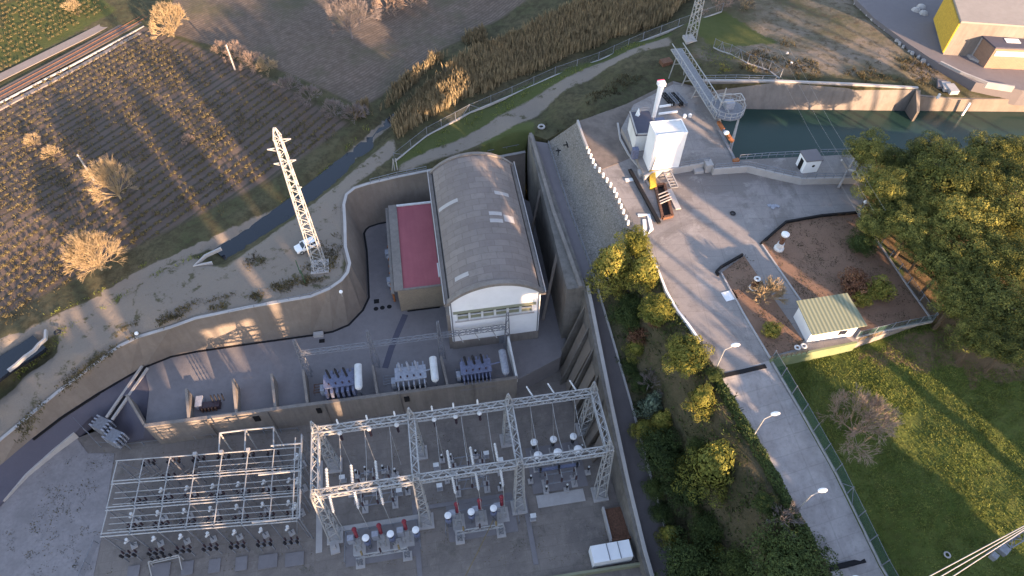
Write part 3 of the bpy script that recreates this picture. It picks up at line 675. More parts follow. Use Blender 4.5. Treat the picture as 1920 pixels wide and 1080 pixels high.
# front gable with window band opening: lower, upper, piers
WZ0, WZ1, WX0, WX1 = 12.2, 14.4, 2.3, 14.4
mb = MB(); mb.box(xm, HY0+.2, 6.6, HX1-HX0, .4, WZ0-6.6); mb.box((HX0+WX0)/2, HY0+.2, WZ0, WX0-HX0, .4, WZ1-WZ0); mb.box((HX1+WX1)/2, HY0+.2, WZ0, HX1-WX1, .4, WZ1-WZ0)
gable(mb, HX0, HX1, HY0, HY0+.4, WZ1, lambda x: arcz(x)-.06); mb.build('gable_wall', M['white'], ph)
mb = MB(); mb.box(xm, HY0+.18, 4.4, HX1-HX0+.1, .6, 2.2); mb.build('plinth', M['wall'], ph)
mb = MB(); mb.box(1.15, HY0+1.2, 4.4, .8, 2.2, 9.5); mb.build('corner_pier', M['wall'], ph)
mb = MB(); gable(mb, HX0, HX1, HY1-.4, HY1, 4.4, lambda x: arcz(x)-.06); mb.build('rear_wall', M['lining'], ph)
mb = MB(); mb.box(xm-.1, HY0-.2, WZ1+.12, WX1-WX0+.9, .45, .16); mb.build('canopy', M['khaki'], ph)
pw = (WX1-WX0)/6
for i in range(6):
    x0 = WX0+i*pw; f = MB()
    for dx in (.09, pw-.09): f.box(x0+dx, HY0+.1, WZ0, .18, .3, WZ1-WZ0)
    f.box(x0+pw/2, HY0+.1, WZ0, pw-.36, .3, .14); f.box(x0+pw/2, HY0+.1, WZ0+1.15, pw-.36, .2, .1); f.box(x0+pw/2, HY0+.1, WZ1-.12, pw-.36, .3, .12)
    f = f.build('window', M['whited'], ph)
    MB().box(x0+pw/2, HY0+.27, WZ0+1.26, pw-.38, .06, .82).build('pane', M['dark'], f)
    MB().box(x0+pw/2, HY0+.2, WZ0+.15, pw-.38, .06, .98).build('pane', M['khaki'], f)
MB().box(xm-.1, HY0-.08, WZ0-.16, WX1-WX0+.5, .3, .15).build('sill', M['curb'], ph)
# vaulted roof
rm = NT('roof_sheets', .85)
vr = rm.mapped((.21, .19, 0)); br = rm.n.new('ShaderNodeTexBrick'); rm.l.new(vr, br.inputs['Vector'])
br.inputs['Scale'].default_value = 1; br.inputs['Mortar Size'].default_value = .012; br.inputs['Brick Width'].default_value = .5; br.inputs['Row Height'].default_value = .25; br.offset = .5
br.inputs['Color1'].default_value = S((112, 102, 100)); br.inputs['Color2'].default_value = S((134, 124, 120)); br.inputs['Mortar'].default_value = S((98, 90, 88)); br.inputs['Bias'].default_value = -.1
vv = rm.mapped((1, 1, .2)); wv = rm.n.new('ShaderNodeTexWave'); wv.bands_direction = 'X'; wv.inputs['Scale'].default_value = 1.6; rm.l.new(rm.g, wv.inputs[0])
rc = rm.mix(.4, br.outputs['Color'], rm.mix(rm.noise(.25, 6, rough=.7), S((90, 82, 82)), S((150, 138, 134))))
rc = rm.mix(rm.math('MULTIPLY', rm.ramp(rm.noise(1.2, 6, rough=.75), [(.5, (0, 0, 0)), (.7, (1, 1, 1))]), .35), rc, S((88, 82, 74)))
M['roof'] = rm.out(rc, wv.outputs['Fac'], .05, .35)
def vault(mb, x0, x1, y0, y1, dz0, dz1, n_=24):
    X = [x0+(x1-x0)*i/n_ for i in range(n_+1)]; v = []
    for y in (y0, y1):
        for dz in (dz0, dz1): v += [(x, y, arcz(x)+dz) for x in X]
    q = n_+1; fs = []
    for i in range(n_): fs += [(i, i+1, 2*q+i+1, 2*q+i), (q+i, 3*q+i, 3*q+i+1, q+i+1), (i, q+i, q+i+1, i+1), (2*q+i, 2*q+i+1, 3*q+i+1, 3*q+i)]
    fs += [(0, 2*q, 3*q, q), (n_, q+n_, 3*q+n_, 2*q+n_)]; mb.add(v, fs)
mb = MB(); vault(mb, HX0+.25, HX1-.25, HY0+.3, HY1-.3, -.05, .2); rf = mb.build('roof', M['roof'], ph, smooth=False)
mb = MB(); vault(mb, HX0-.35, HX1+.35, HY0-.45, HY0+.3, -.15, .42); mb.build('barge', M['wall'], rf); mb = MB(); vault(mb, HX0-.35, HX1+.35, HY1-.3, HY1+.3, -.15, .42); mb.build('barge', M['wall'], rf)
for p4 in (((816,392),(857,370)), ((926,361),(955,369)), ((916,403),(942,411)), ((943,403),(966,420)), ((918,417),(944,424)), ((853,523),(878,512))):
    a = at(*p4[0], 19.6); b = at(*p4[1], 19.6); mb = MB(); yc = (a.y+b.y)/2
    wd = 1.5 if p4[0][0] == 943 else .8
    x0, x1 = sorted((a.x, b.x)); vault(mb, max(x0, HX0+.4), x1, yc-wd/2, yc+wd/2, .21, .25, 6); mb.build('skylight', M['curb'], rf)
for sx, xx in ((-1, HX0), (1, HX1)):
    MB().box(xx+sx*.3, (HY0+HY1)/2, EZ-.6, .85, HY1-HY0+.8, .55).build('gutter', M['wall'], ph)
    MB().box(xx+sx*.66, (HY0+HY1)/2, EZ-.05, .14, HY1-HY0+.8, .3).build('gutter_lip', M['curb'], ph)
for i, y in enumerate((66, 71.5, 77, 82.5, 88)):
    MB().box(HX1+.16, y, 4.5, .34, .5, 12.2).build('pilaster', M['wall'], ph)
# pipes leaning at the base
for x in (HX0+.25, HX1-.25): MB().tube((x, HY0-.12, 6.6), (x, HY0-.12, 17.0), .09).build('downpipe', M['steel2'], ph)
MB().box(9.6, HY0-.16, 4.5, 1.3, .1, 2.0).build('door', M['steel2'], ph)
MB().box(5.2, HY0-.02, 8.6, .7, .08, .7).build('vent', M['steel2'], ph)
# ---- annex with red roof
ax = thing('annex_building', (-3.3, 81, 4.5), 'low flat annex with red membrane roof and brick end against the power house', 'building')
AX0, AX1, AY0, AY1, AZ = -7.2, .75, 71.2, 91.2, 10.3
bm_ = NT('annex_brick', .9); bt = bm_.n.new('ShaderNodeTexBrick'); bm_.l.new(bm_.mapped((1, 0, 1), 0), bt.inputs['Vector'])
vv2 = bm_.n.new('ShaderNodeCombineXYZ'); sp_ = bm_.n.new('ShaderNodeSeparateXYZ'); bm_.l.new(bm_.g, sp_.inputs[0]); bm_.l.new(sp_.outputs[0], vv2.inputs[0]); bm_.l.new(sp_.outputs[2], vv2.inputs[1]); bm_.l.new(vv2.outputs[0], bt.inputs['Vector'])
bt.inputs['Scale'].default_value = 1.6; bt.inputs['Color1'].default_value = S((140, 124, 108)); bt.inputs['Color2'].default_value = S((124, 110, 98)); bt.inputs['Mortar'].default_value = S((150, 142, 132)); bt.inputs['Mortar Size'].default_value = .015
M['abrick'] = bm_.out(bm_.mix(.3, bt.outputs['Color'], bm_.mix(bm_.noise(.6, 5), S((96, 86, 78)), S((160, 146, 130)))))
MB().box((AX0+AX1)/2+.2, (AY0+AY1)/2, 4.4, AX1-AX0-.5, AY1-AY0-.4, AZ-4.4).build('wall', M['abrick'], ax)
mm_ = NT('red_membrane', .6); M['redroof'] = mm_.out(mm_.mix(mm_.math('ADD', mm_.math('MULTIPLY', mm_.noise(.35, 6, rough=.7), .8), mm_.math('MULTIPLY', mm_.noise(.9, 4, vec=mm_.mapped((3, .25, 1))), .4)), S((128, 58, 70)), S((168, 90, 98))))
MB().box(-2.6, (AY0+AY1)/2, AZ+.01, 6.2, AY1-AY0-.8, .08).build('roof', M['redroof'], ax)
mb = MB(); mb.box(-6.45, (AY0+AY1)/2, AZ+.01, 1.5, AY1-AY0, .3); mb.box(-2.55, AY0+.15, AZ+.01, 6.3, .35, .25); mb.build('parapet', M['wall'], ax)
MB().box(-2.55, AY1-.2, AZ+.01, 6.3, .4, .3).build('rear_parapet', M['whited'], ax)
MB().box(AX0-.35, (AY0+AY1)/2+.1, 9.6, .5, AY1-AY0, .35).build('eave', M['wall'], ax)
MB().box(-2.9, AY0-.03, 4.45, 5.6, .1, .3).build('base_strip', M['dark'], ax)
MB().box(.42, 74.6, AZ+.1, .25, 3.0, .25).build('flashing', M['whited'], ax)
for i, (y, c) in enumerate(((82.6, 'lblue'), (76.2, 'lblue'))):
    u = thing('cooling_pump', (-8.1, y, 4.5), ('far' if i == 0 else 'near')+' pale cooling pump beside the orange pipe at the annex side wall', 'pump', 'pumps on the annex side')
    MB().box(-8.1, y, 6.6, 1.0, 1.1, 1.1).build('casing', M[c], u); MB().tube((-8.1, y, 4.5), (-8.1, y, 6.6), .25).build('leg', M['steel2'], u); MB().stack(-8.1, y-.9, 6.9, [(.3, 0), (.36, .3), (.2, .6)]).build('motor', M['lblue'], u)
mb = MB(); mb.tube((-7.75, 73.8, 7.4), (-7.75, 84.5, 7.4), .26); [mb.tube((-7.75, y-.12, 7.4), (-7.75, y+.12, 7.4), .42) for y in (74.3, 75.2, 77.8, 79.4, 81, 84)]; mb.tube((-7.75, 73.8, 7.4), (-7.75, 73.8, 4.5), .2)
single('cooling_pipe', mb, M['orange'], 'orange flanged cooling water pipe running along the annex side', 'pipe')
# manholes, hatch on the platform
for i, (px, py) in enumerate(((705,579),(717,577),(730,575))):
    p = at(px, py, 4.5); mb = MB().stack(p.x, p.y, 4.49, [(.42, 0), (.42, .035)], 16); single('manhole_cover', mb, M['dark'], ('left', 'middle', 'right')[i]+' one of three round manhole covers near the annex corner', 'manhole cover', 'round manhole covers', (p.x, p.y, 4.49))
p = at(706, 565, 4.5); single('hatch', MB().box(p.x, p.y, 4.49, .9, .9, .05), M['dark'], 'square dark hatch behind the three manhole covers', 'hatch')
L = pts([(760,590),(745,625),(733,655),(722,690)], 4.5); mb = MB(); mb.wall(L, 1.0, 4.4, 4.53); tag(mb.build('duct_strip', M['asphalt'], origin=(0, 0, 0)), kind='structure')
L = pts([(748,375+0),(755,600)], 4.5)
# drain box on the wall foot
p = at(598, 630, 4.5); o = thing('drain_box', (p.x, p.y, 4.5), 'pale concrete drain box with dark grate at the foot of the curved wall', 'drain box')
MB().box(p.x, p.y+.1, 4.45, 1.6, .8, .7).build('box', M['curb'], o); MB().box(p.x+.5, p.y-1.1, 4.45, .9, .7, .12).build('grate', M['dark'], o)
# floodlight globes on the slope
for i, (px, py, lb) in enumerate(((258,628,'white round lamp globe on the wall top near the dirt track'), (640,550,'white round lamp globe at the bend of the retaining wall'))):
    p = at(px, py, 13.9); o = thing('globe_lamp', (p.x, p.y, 13.2), lb, 'lamp', 'globe lamps on the retaining wall'); MB().tube((p.x, p.y, 13.1), (p.x, p.y, 14.2), .05).build('post', M['steel'], o); MB().ball(p.x, p.y, 14.3, .3).build('globe', M['white'], o, True)
# channel beams at left: two parallel pale beams over a dark slot
a = at(272, 688, 4.9); b = at(205, 785, 3.5)
o = thing('cable_trench', tuple(b), 'pale twin-edged cable trench running from the curved wall to the grey cabinets', 'cable trench')
d = (b-a).normalized(); nn = Vector((-d.y, d.x, 0)).normalized()
for s_ in (-1, 1): MB().bar(a+nn*s_*.55, b+nn*s_*.55, .38, .3).build('edge_beam', M['curb'], o)
MB().bar(a-Vector((0, 0, .1)), b-Vector((0, 0, .1)), .55, .1).build('slot', M['dark'], o)
for i, (px, py) in enumerate(((188,793),(212,816))):
    p = at(px, py, 3.4); o = thing('cooling_cabinet', (p.x, p.y, 1.5), ('upper left' if i == 0 else 'lower right')+' of two finned grey cabinets at the end of the cable trench', 'cabinet', 'finned grey cabinets')
    r_ = radians(-32); MB().box(p.x, p.y, 1.0, 1.9, 1.9, 2.4, r_).build('body', M['steel2'], o)
    for s_ in (-1, 1):
        for q in range(4):
            t_ = -.9+.6*q; cx = p.x+cos(r_)*1.15*s_-sin(r_)*t_*.9; cy = p.y+sin(r_)*1.15*s_+cos(r_)*t_*.9
            MB().box(cx, cy, 1.6, .55, .22, 1.9, r_).build('fin', M['lblue'], o)
# ================================================================ SWITCHYARD
G4 = [(-19.0, 'left'), (-5.9, 'second'), (7.9, 'third'), (20.2, 'right')]
GYF, GYR, GZ = 36.9, 45.9, 13.6
gn = thing('lattice_gantry', (0, 41, 0), 'tall galvanised lattice gantry of four portals spanning the main switchyard', 'gantry')
cols = []
for i, (x, nm) in enumerate(G4):
    for y, sy in ((GYF, -1), (GYR, 1)):
        c = lattice(MB(), (x, y+sy*.9, .2), (x, y, GZ+.7), 1.5, .85, 11, .17, .11).build('column', M['steel'], gn)
        MB().box(x, y+sy*.9, 0, 2.3, 2.3, .3).build('footing', M['curb'], c)
        if sy > 0 or i == 3: lattice(MB(), (x, y, GZ+.7), (x-.1, y+.2, GZ+2.6), .8, .15, 3, .11, .07).build('peak', M['steel'], c)
        else: lattice(MB(), (x, y, GZ+.7), (x, y, GZ+1.3), .8, .4, 1, .11, .07).build('peak', M['steel'], c)
for y in (GYF, GYR):
    for (x0, _), (x1, _) in zip(G4[:-1], G4[1:]):
        lattice(MB(), (x0+.45, y, GZ), (x1-.45, y, GZ), .9, .9, 12, .16, .1).build('beam', M['steel'], gn)
for x, _ in G4:
    lattice(MB(), (x, GYF+.45, GZ), (x, GYR-.45, GZ), .9, .9, 8, .16, .1).build('beam', M['steel'], gn)
def insul(mb, p, q, r=.16, n=9):
    p, q = Vector(p), Vector(q)
    for i in range(n):
        a = p.lerp(q, i/n); b = p.lerp(q, (i+.55)/n); mb.tube(a, b, r, r*.55, 8)
    mb.tube(p, q, r*.45, r*.45, 6); return mb
# strain insulators lying across the front beam, behind the rear beam
for bi, (xs, sidel) in enumerate((((-17.1, -13.9, -10.7), 'left bay'), ((-1.2, 1.9, 5.2), 'second bay'))):
    for j, x in enumerate(xs):
        o = thing('strain_insulator', (x, GYF, GZ), 'long pale strain insulator across the front beam, %s of three in the %s' % (('left', 'middle', 'right')[j], sidel), 'insulator', 'strain insulators over the gantry front beam')
        insul(MB(), (x-.15, GYF+.55, GZ+.75), (x-.25, GYF+2.9, GZ+1.2), .22, 12).build('string', M['whited'], o)
        insul(MB(), (x, GYF-.55, GZ+.4), (x+.15, GYF-2.1, GZ-1.6), .22, 9).build('string', M['whited'], o)
        MB().tube((x+.15, GYF-2.1, GZ-1.6), (x+.3, GYF-2.2, 5.2), .045).build('dropper', M['steel'], o)
for j, x in enumerate((11.3, 14.4, 17.6)):
    o = thing('strain_insulator', (x, GYR, GZ), 'short strain insulator behind the rear beam of the right bay, %s of three' % ('left', 'middle', 'right')[j], 'insulator', 'strain insulators behind the rear beam')
    insul(MB(), (x+.2, GYR+.5, GZ+.2), (x-.6, GYR+1.9, GZ+1.1), .17, 8).build('string', M['whited'], o)
for j, x in enumerate((-15.8, -11.8, -8.0, -2.8, .2, 3.6)):
    o = thing('hanging_insulator', (x, GYR-.1, GZ), 'insulator with pale cap hanging under the rear beam, %s from the left' % ('first', 'second', 'third', 'fourth', 'fifth', 'sixth')[j], 'insulator', 'insulators hanging under the rear beam')
    insul(MB(), (x, GYR-.6, GZ-.4), (x+.05, GYR-.8, GZ-2.1), .2, 7).build('string', M['porcelain'], o); MB().ball(x, GYR-.6, GZ-.2, .36, .3).build('cap', M['whited'], o)
    insul(MB(), (x-.1, GYR+.5, GZ+.5), (x-.1, GYR+.6, GZ+1.6), .14, 5).build('pin', M['whited'], o)
# ---- apparatus prototypes (local, base at origin)
def proto(name, label, cat, group): return thing(name, (0, 0, 0), label, cat, group)
def place(src, x, y, z, rz=0, s=1, label=None, used={}):
    o = src if src.name not in used else copytree(src)
    used[src.name] = 1; o.location = (x, y, z); o.rotation_euler.z = rz
    if s != 1: o.scale = (s, s, s)
    if label: o['label'] = label
    return o
ORD = ['first', 'second', 'third', 'fourth', 'fifth', 'sixth', 'seventh', 'eighth', 'ninth', 'tenth', 'eleventh', 'twelfth', 'thirteenth', 'fourteenth', 'fifteenth', 'sixteenth', 'seventeenth', 'eighteenth', 'nineteenth', 'twentieth']
# current transformer with white drum head
ct = proto('current_transformer', '', 'transformer', 'white capped current transformers')
MB().box(0, 0, 0, 1.0, 1.0, .25).build('footing', M['curb'], ct); lattice(MB(), (0, 0, .25), (0, 0, 2.2), .5, .5, 3, .08, .06).build('stand', M['steel2'], ct)
insul(MB(), (0, 0, 2.2), (0, 0, 4.0), .3, 8).build('insulator', M['black'], ct); MB().stack(0, 0, 4.0, [(.34, 0), (.55, .1), (.58, .45), (.4, .62), (.05, .68)], 14).build('head', M['white'], ct, True)
n_ = 0
for r_, (row, ys, xs) in enumerate((('front', 41.4, (11.6, 14.6, 17.7)), ('rear', 44.0, (11.2, 14.2, 17.3)))):
    for j, x in enumerate(xs): place(ct, x+.3*r_, ys, 0, 0, 1.15 if r_ == 0 else .95, '%s white capped current transformer of the %s row in the right gantry bay' % (('left', 'middle', 'right')[j], row))
# breaker pole with red head, grey cabinet and white cap neighbour
bk = proto('circuit_breaker', '', 'breaker', 'red headed circuit breakers')
MB().box(0, 0, 0, 1.8, 2.2, .2).build('footing', M['curb'], bk)
mb = MB()
for dx in (-.4, .4):
    for dy in (-.5, .5): mb.bar((dx, dy, .2), (dx, dy, 2.3), .12)
for dx in (-.4, .4): mb.bar((dx, -.5, .6), (dx, .5, 2.2), .08)
mb.bar((-.4, -.5, 2.3), (.4, -.5, 2.3), .1); mb.bar((-.4, .5, 2.3), (.4, .5, 2.3), .1); mb.bar((-.4, -.5, 1.2), (.4, -.5, 1.2), .1); mb.build('frame', M['steel'], bk)
MB().box(-.75, .35, 1.7, .9, .8, 1.7).build('cabinet', M['lblue'], bk)
insul(MB(), (0, .7, 2.3), (0, .95, 4.3), .26, 8).build('insulator', M['red'], bk); MB().ball(0, 1.0, 4.55, .36).build('head', M['red'], bk, True)
vt = proto('voltage_transformer', '', 'transformer', 'white headed voltage transformers')
lattice(MB(), (0, 0, .1), (0, 0, 1.9), .5, .5, 3, .08, .06).build('stand', M['steel2'], vt); MB().stack(0, 0, 1.9, [(.42, 0), (.48, .2), (.48, .8), (.3, 1.0)]).build('tank', M['blue'], vt)
insul(MB(), (0, 0, 2.9), (0, 0, 4.0), .24, 6).build('insulator', M['black'], vt); MB().stack(0, 0, 4.0, [(.4, 0), (.5, .12), (.5, .3), (.1, .42)], 14).build('head', M['white'], vt, True)
for b_, (bn, xs, y) in enumerate((('left', (-15.6, -12.2, -8.7), 33.9), ('middle', (-1.2, 2.1, 5.3), 35.2))):
    for j, x in enumerate(xs):
        place(bk, x, y, 0, 0, 1, '%s red headed circuit breaker of the %s group in front of the gantry' % (('left', 'middle', 'right')[j], bn))
        place(vt, x+(1.5 if b_ == 0 else -1.35), y-.3, 0, 0, 1, '%s white headed voltage transformer beside the breakers of the %s group' % (('left', 'middle', 'right')[j], bn))
for b_, (bn, x0, x1, y) in enumerate((('left', -15.8, -8.6, 31.6), ('middle', -1.6, 5.0, 32.7))):
    o = thing('support_frame', ((x0+x1)/2, y, 0), 'braced steel support frame in front of the %s group of red breakers' % bn, 'frame', 'braced frames before the breakers')
    mb = MB(); ym = y-.6
    for zz in (2.3, 3.6): mb.bar((x0, y, zz), (x1, y, zz), .14)
    for i in range(4):
        xa = x0+(x1-x0)*i/4; xb = x0+(x1-x0)*(i+1)/4; mb.bar((xa, y, 2.3 if i % 2 else 3.6), (xb, y, 3.6 if i % 2 else 2.3), .1); mb.bar((xb, y, 2.3), (xb, y, 3.6), .1)
    mb.build('truss', M['steel'], o)
    for xx in (x0+.3, x1-.3):
        leg = lattice(MB(), (xx, y, .2), (xx, y, 2.3), .6, .5, 3, .1, .07).build('leg', M['steel2'], o); MB().box(xx, y-.1, 0, 1.3, 1.3, .25).build('footing', M['curb'], leg)
    for i in range(3):
        xx = x0+(x1-x0)*(.15+.35*i); insul(MB(), (xx, y, 3.65), (xx, y+.1, 4.9), .15, 6).build('post_insulator', M['porcelain'] if i % 2 else M['wood'], o)
# fences around breaker groups
railing('breaker_rail', [Vector((x, y, 0)) for x, y in ((-17.6, 32), (-17.4, 36), (-7.3, 36.2), (-6.9, 32.2))], 'steel guard rail around the left breaker group', h=1.1, rails=(1.0,))
railing('breaker_rail', [Vector((x, y, 0)) for x, y in ((-3.2, 33.6), (-3.0, 36.4), (7.4, 36.8), (7.5, 33.6))], 'steel guard rail around the middle breaker group', h=1.1, rails=(1.0,))
# disconnectors: frame with six insulators
dcn = proto('disconnector', '', 'disconnector', 'disconnectors under the lattice gantry')
mb = MB(); mb.bar((-2.6, -.7, 2.4), (2.6, -.7, 2.4), .14); mb.bar((-2.6, .7, 2.4), (2.6, .7, 2.4), .14)
for i in range(5): mb.bar((-2.6+1.3*i, -.7, 2.4), (-2.6+1.3*i+(0 if i == 4 else .65), .7, 2.4), .08)
for x in (-2.2, 2.2):
    for y in (-.6, .6): mb.bar((x, y, .1), (x, y, 2.4), .12)
mb.build('frame', M['steel2'], dcn)
for x in (-2.2, 0, 2.2):
    for y in (-.65, .65): insul(MB(), (x, y, 2.5), (x, y, 3.7), .17, 6).build('insulator', M['porcelain'], dcn)
    MB().bar((x, -.65, 3.8), (x, .65, 3.8), .1).build('blade', M['steel'], dcn)
for x in (-2.2, 2.2): MB().box(x, 0, 0, .9, 1.9, .2).build('footing', M['curb'], dcn)
for j, (x, y, lb) in enumerate(((-12.8, 43.2, 'in the rear of the left gantry bay'), (-12.4, 39.6, 'in the front of the left gantry bay'), (1.2, 43.4, 'in the rear of the second gantry bay'), (1.4, 39.8, 'in the front of the second gantry bay'), (14.6, 38.6, 'behind the pale slab in the right gantry bay'))):
    place(dcn, x, y, 0, 0, 1, 'steel framed three pole disconnector '+lb)
o = thing('busbar_support', (14.6, 41.0, 0), 'long blue grey busbar tray with six black insulators in the right gantry bay', 'busbar')
MB().box(14.6, 40.1, 2.5, 6.2, .5, .18).build('tray', M['blue'], o)
for x in (11.8, 14.6, 17.4):
    for dy in (-.1, 1.1): insul(MB(), (x, 40.1+dy, 2.2), (x, 40.1+dy, 3.6), .2, 6).build('insulator', M['black'], o)
    MB().bar((x, 40.1, 0), (x, 40.1, 2.5), .16).build('leg', M['steel2'], o)
# small boxes, plinths and cabinets scattered in the bays
slabs = MB
for i, (x, y, sx, sy, h, m, lb) in enumerate(((14.3, 36.3, 7.2, 1.9, .12, 'curb', 'long pale concrete slab under the right front beam'), (14.6, 41.3, 8.4, 7.4, .07, 'plat', 'large paved pad under the right gantry bay'),
    (-12.8, 36.9, 12.2, .7, .12, 'curb', 'narrow cable duct cover between the left gantry columns'), (-21.3, 41, .9, 14, .1, 'curb', 'long cable duct cover between the pipe grid and the gantry'), (.8, 38.1, 12.6, .6, .11, 'plat', 'narrow cable duct cover below the second bay disconnector'), (-12.6, 34, 10, 5.2, .06, 'plat', 'paved pad under the left breaker group'), (2.2, 35.2, 10, 5.4, .06, 'plat', 'paved pad under the middle breaker group'))):
    single('concrete_pad', MB().box(x, y, 0.02, sx, sy, h), M[m], lb, 'slab', origin=(x, y, 0))
cab = proto('control_cabinet', '', 'cabinet', 'small grey cabinets in the switchyard')
MB().box(0, 0, 0, .9, .7, .15).build('footing', M['curb'], cab); MB().box(0, 0, .15, .7, .5, 1.4).build('body', M['lblue'], cab); MB().box(0, -.02, 1.55, .85, .65, .08).build('cap', M['whited'], cab)
for i, (x, y, lb) in enumerate(((-13.0, 41.4, 'behind the front left disconnector'), (-9.4, 40.8, 'at the right side of the left bay'), (-3.6, 43.9, 'near the second gantry column'), (4.2, 44.6, 'right of the rear second bay disconnector'), (6.2, 43.2, 'left of the third gantry column'), (-3.4, 40.6, 'beside the low pipe in the second bay'), (9.6, 33.9, 'in front of the third gantry column'), (-17.7, 44.2, 'beside the left rear gantry column'))):
    place(cab, x, y, 0, 0, 1, 'small pale grey control cabinet '+lb)
pt = proto('ground_post', '', 'post', 'low insulator posts in the switchyard')
MB().box(0, 0, 0, .8, .8, .3).build('footing', M['curb'], pt); MB().tube((0, 0, .3), (0, 0, 1.3), .1).build('stem', M['steel2'], pt); insul(MB(), (0, 0, 1.3), (0, 0, 2.2), .17, 5).build('insulator', M['black'], pt); MB().ball(0, 0, 2.3, .17).build('cap', M['whited'], pt)
rnd = random.Random(5)
spots = [(-15.6, 44.6), (-14.2, 44.9), (-11.6, 44.7), (-9.8, 43.9), (-16.6, 41.8), (-15.8, 40.6), (-9.2, 42.6), (-8.2, 40.8), (-2.6, 45), (-1.2, 44.9), (2.6, 44.9), (5.9, 41.6), (-2.2, 41.6), (-.6, 41.7), (3.2, 41.7), (5.6, 39.2), (10.3, 39.6), (19.2, 39.6), (19.0, 43.2), (12.3, 37.6), (15.4, 37.4)]
for i, (x, y) in enumerate(spots): place(pt, x, y, 0, 0, 1, 'low black insulator post with pale cap standing under the lattice gantry')
# foreground plinths at the lower part of the yard
for i, (px, py, lb) in enumerate(((628,1028,'broken pale concrete plinth at the lower left of the yard'), (745,1020,'small pale concrete plinth in the lower middle of the yard'), (862,1000,'pale concrete plinth below the middle breaker frame'), (937,985,'square pale plinth right of the middle breaker frame'))):
    p = at(px, py, .3); mb = MB(); mb.box(p.x, p.y, 0, 1.3, 1.5, .35, .15); mb.box(p.x-.1, p.y+.1, .35, .6, .6, .35, .3, .7); single('plinth', mb, M['curb'], lb, 'plinth', origin=(p.x, p.y, 0))
# ---- pipe portal grid on the left
pg = thing('pipe_grid', (-36, 42, 0), 'low grid of galvanised tube portals covering the left part of the switchyard', 'portal grid')
CXs = [-48.6+3.68*i for i in range(8)]
ROW = [38.6, 42.2, 46.0, 49.3]; PZ = 7.0
def gy(x, r): return ROW[r]-.078*(x+48.6)
steelL = M['steel']
for r in range(4):
    for i in range(7):
        if r == 3 and i in (3,): pass
        for off in ((-.22, .22) if r < 3 else (0,)):
            MB().tube((CXs[i]-.1, gy(CXs[i], r)+off, PZ), (CXs[i+1]+.1, gy(CXs[i+1], r)+off, PZ), .09, n=6).build('beam', steelL, pg)
for i in range(8):
    for r in range(3):
        y0, y1 = gy(CXs[i], r), gy(CXs[i], r+1); MB().tube((CXs[i]-.02, y0, PZ-.02), (CXs[i]+.12, y1, PZ-.02), .085, n=6).build('longitudinal', steelL, pg)
for i in range(8):
    for r in range(4):
        y = gy(CXs[i], r); lean = 0
        MB().tube((CXs[i]+.05, y, 0), (CXs[i], y, PZ), .11, n=6).build('post', M['steel2'], pg)
for i in range(0, 8, 7):
    for r in range(4):
        y = gy(CXs[i], r); dx = 2.0 if i == 0 else -1.6
        MB().tube((CXs[i]+dx, y+.6, 0), (CXs[i], y, PZ), .07, n=5).build('brace', M['steel2'], pg)
# right hand taller lit frame
xr = -22.2
for y0, y1 in ((36.2, 48.6),): MB().tube((xr, y0, 8.2), (xr, y1, 8.2), .14, n=6).build('longitudinal', steelL, pg); MB().tube((xr-.9, y0, 8.2), (xr-.9, y1-.3, 8.2), .1, n=6).build('longitudinal', steelL, pg)
for y in (36.2, 40.4, 44.6, 48.6): MB().tube((xr, y, 0), (xr, y, 8.4), .12, n=6).build('post', M['steel2'], pg)
for y, x0 in ((36.3, -28.4), (43.0, -28), (47.2, -26.5)): MB().tube((x0, y+.3, 8.3), (xr, y, 8.3), .13, n=6).build('beam', steelL, pg)
for x in (-37.5, -33.8, -30.0): MB().box(x, gy(x, 3), PZ+.02, .5, .5, .5).build('end_cap', M['curb'], pg)
# rear portal behind row 4
pp = thing('tube_portal', (-29, 52, 0), 'separate pair of bent tube portals between the pipe grid and the concrete enclosure wall', 'portal')
q = pts([(412,812),(460,806),(513,801)], 7.2)
for a, b in zip(q[:-1], q[1:]): MB().tube(a, b, .13, n=6).build('beam', M['steel'], pp)
for a in q: MB().tube((a.x, a.y-.2, 0), a, .12, n=6).build('post', M['steel'], pp)
for a, b in ((q[0], Vector((q[0].x+.1, q[0].y-3.0, 7))), (q[1], Vector((q[1].x+.1, q[1].y-3.2, 7))), (q[2], Vector((q[2].x+.1, q[2].y-3.3, 7)))): MB().tube(a, b, .11, n=6).build('longitudinal', M['steel'], pp)
# busbars
bb = 0
for r, zz in ((0, 6.2), (1, 6.2), (2, 6.2)):
    for kk in range(3):
        mb = MB(); x0, x1 = CXs[0 if r < 2 else 3]+.3, CXs[7]; yo = .9+.85*kk
        mb.tube((x0, gy(x0, r)+yo, zz), (x1, gy(x1, r)+yo, zz), .065, n=5)
        single('busbar', mb, M['steel'], 'thin aluminium busbar under the pipe grid, %s in the %s row of bays' % (('front', 'middle', 'rear')[kk], ('front', 'middle', 'rear')[r]), 'busbar', 'busbars of the pipe grid')
for i in range(7):
    for r in range(3):
        x = CXs[i]+1.25+.35*((i+r) % 3); y = gy(x, r)
        for dx in (0, 1.1): MB().tube((x+dx, y+.25, PZ-.05), (x+dx+.1, y+2.9, 3.4), .035, n=4).build('dropper', M['steel'], pg)
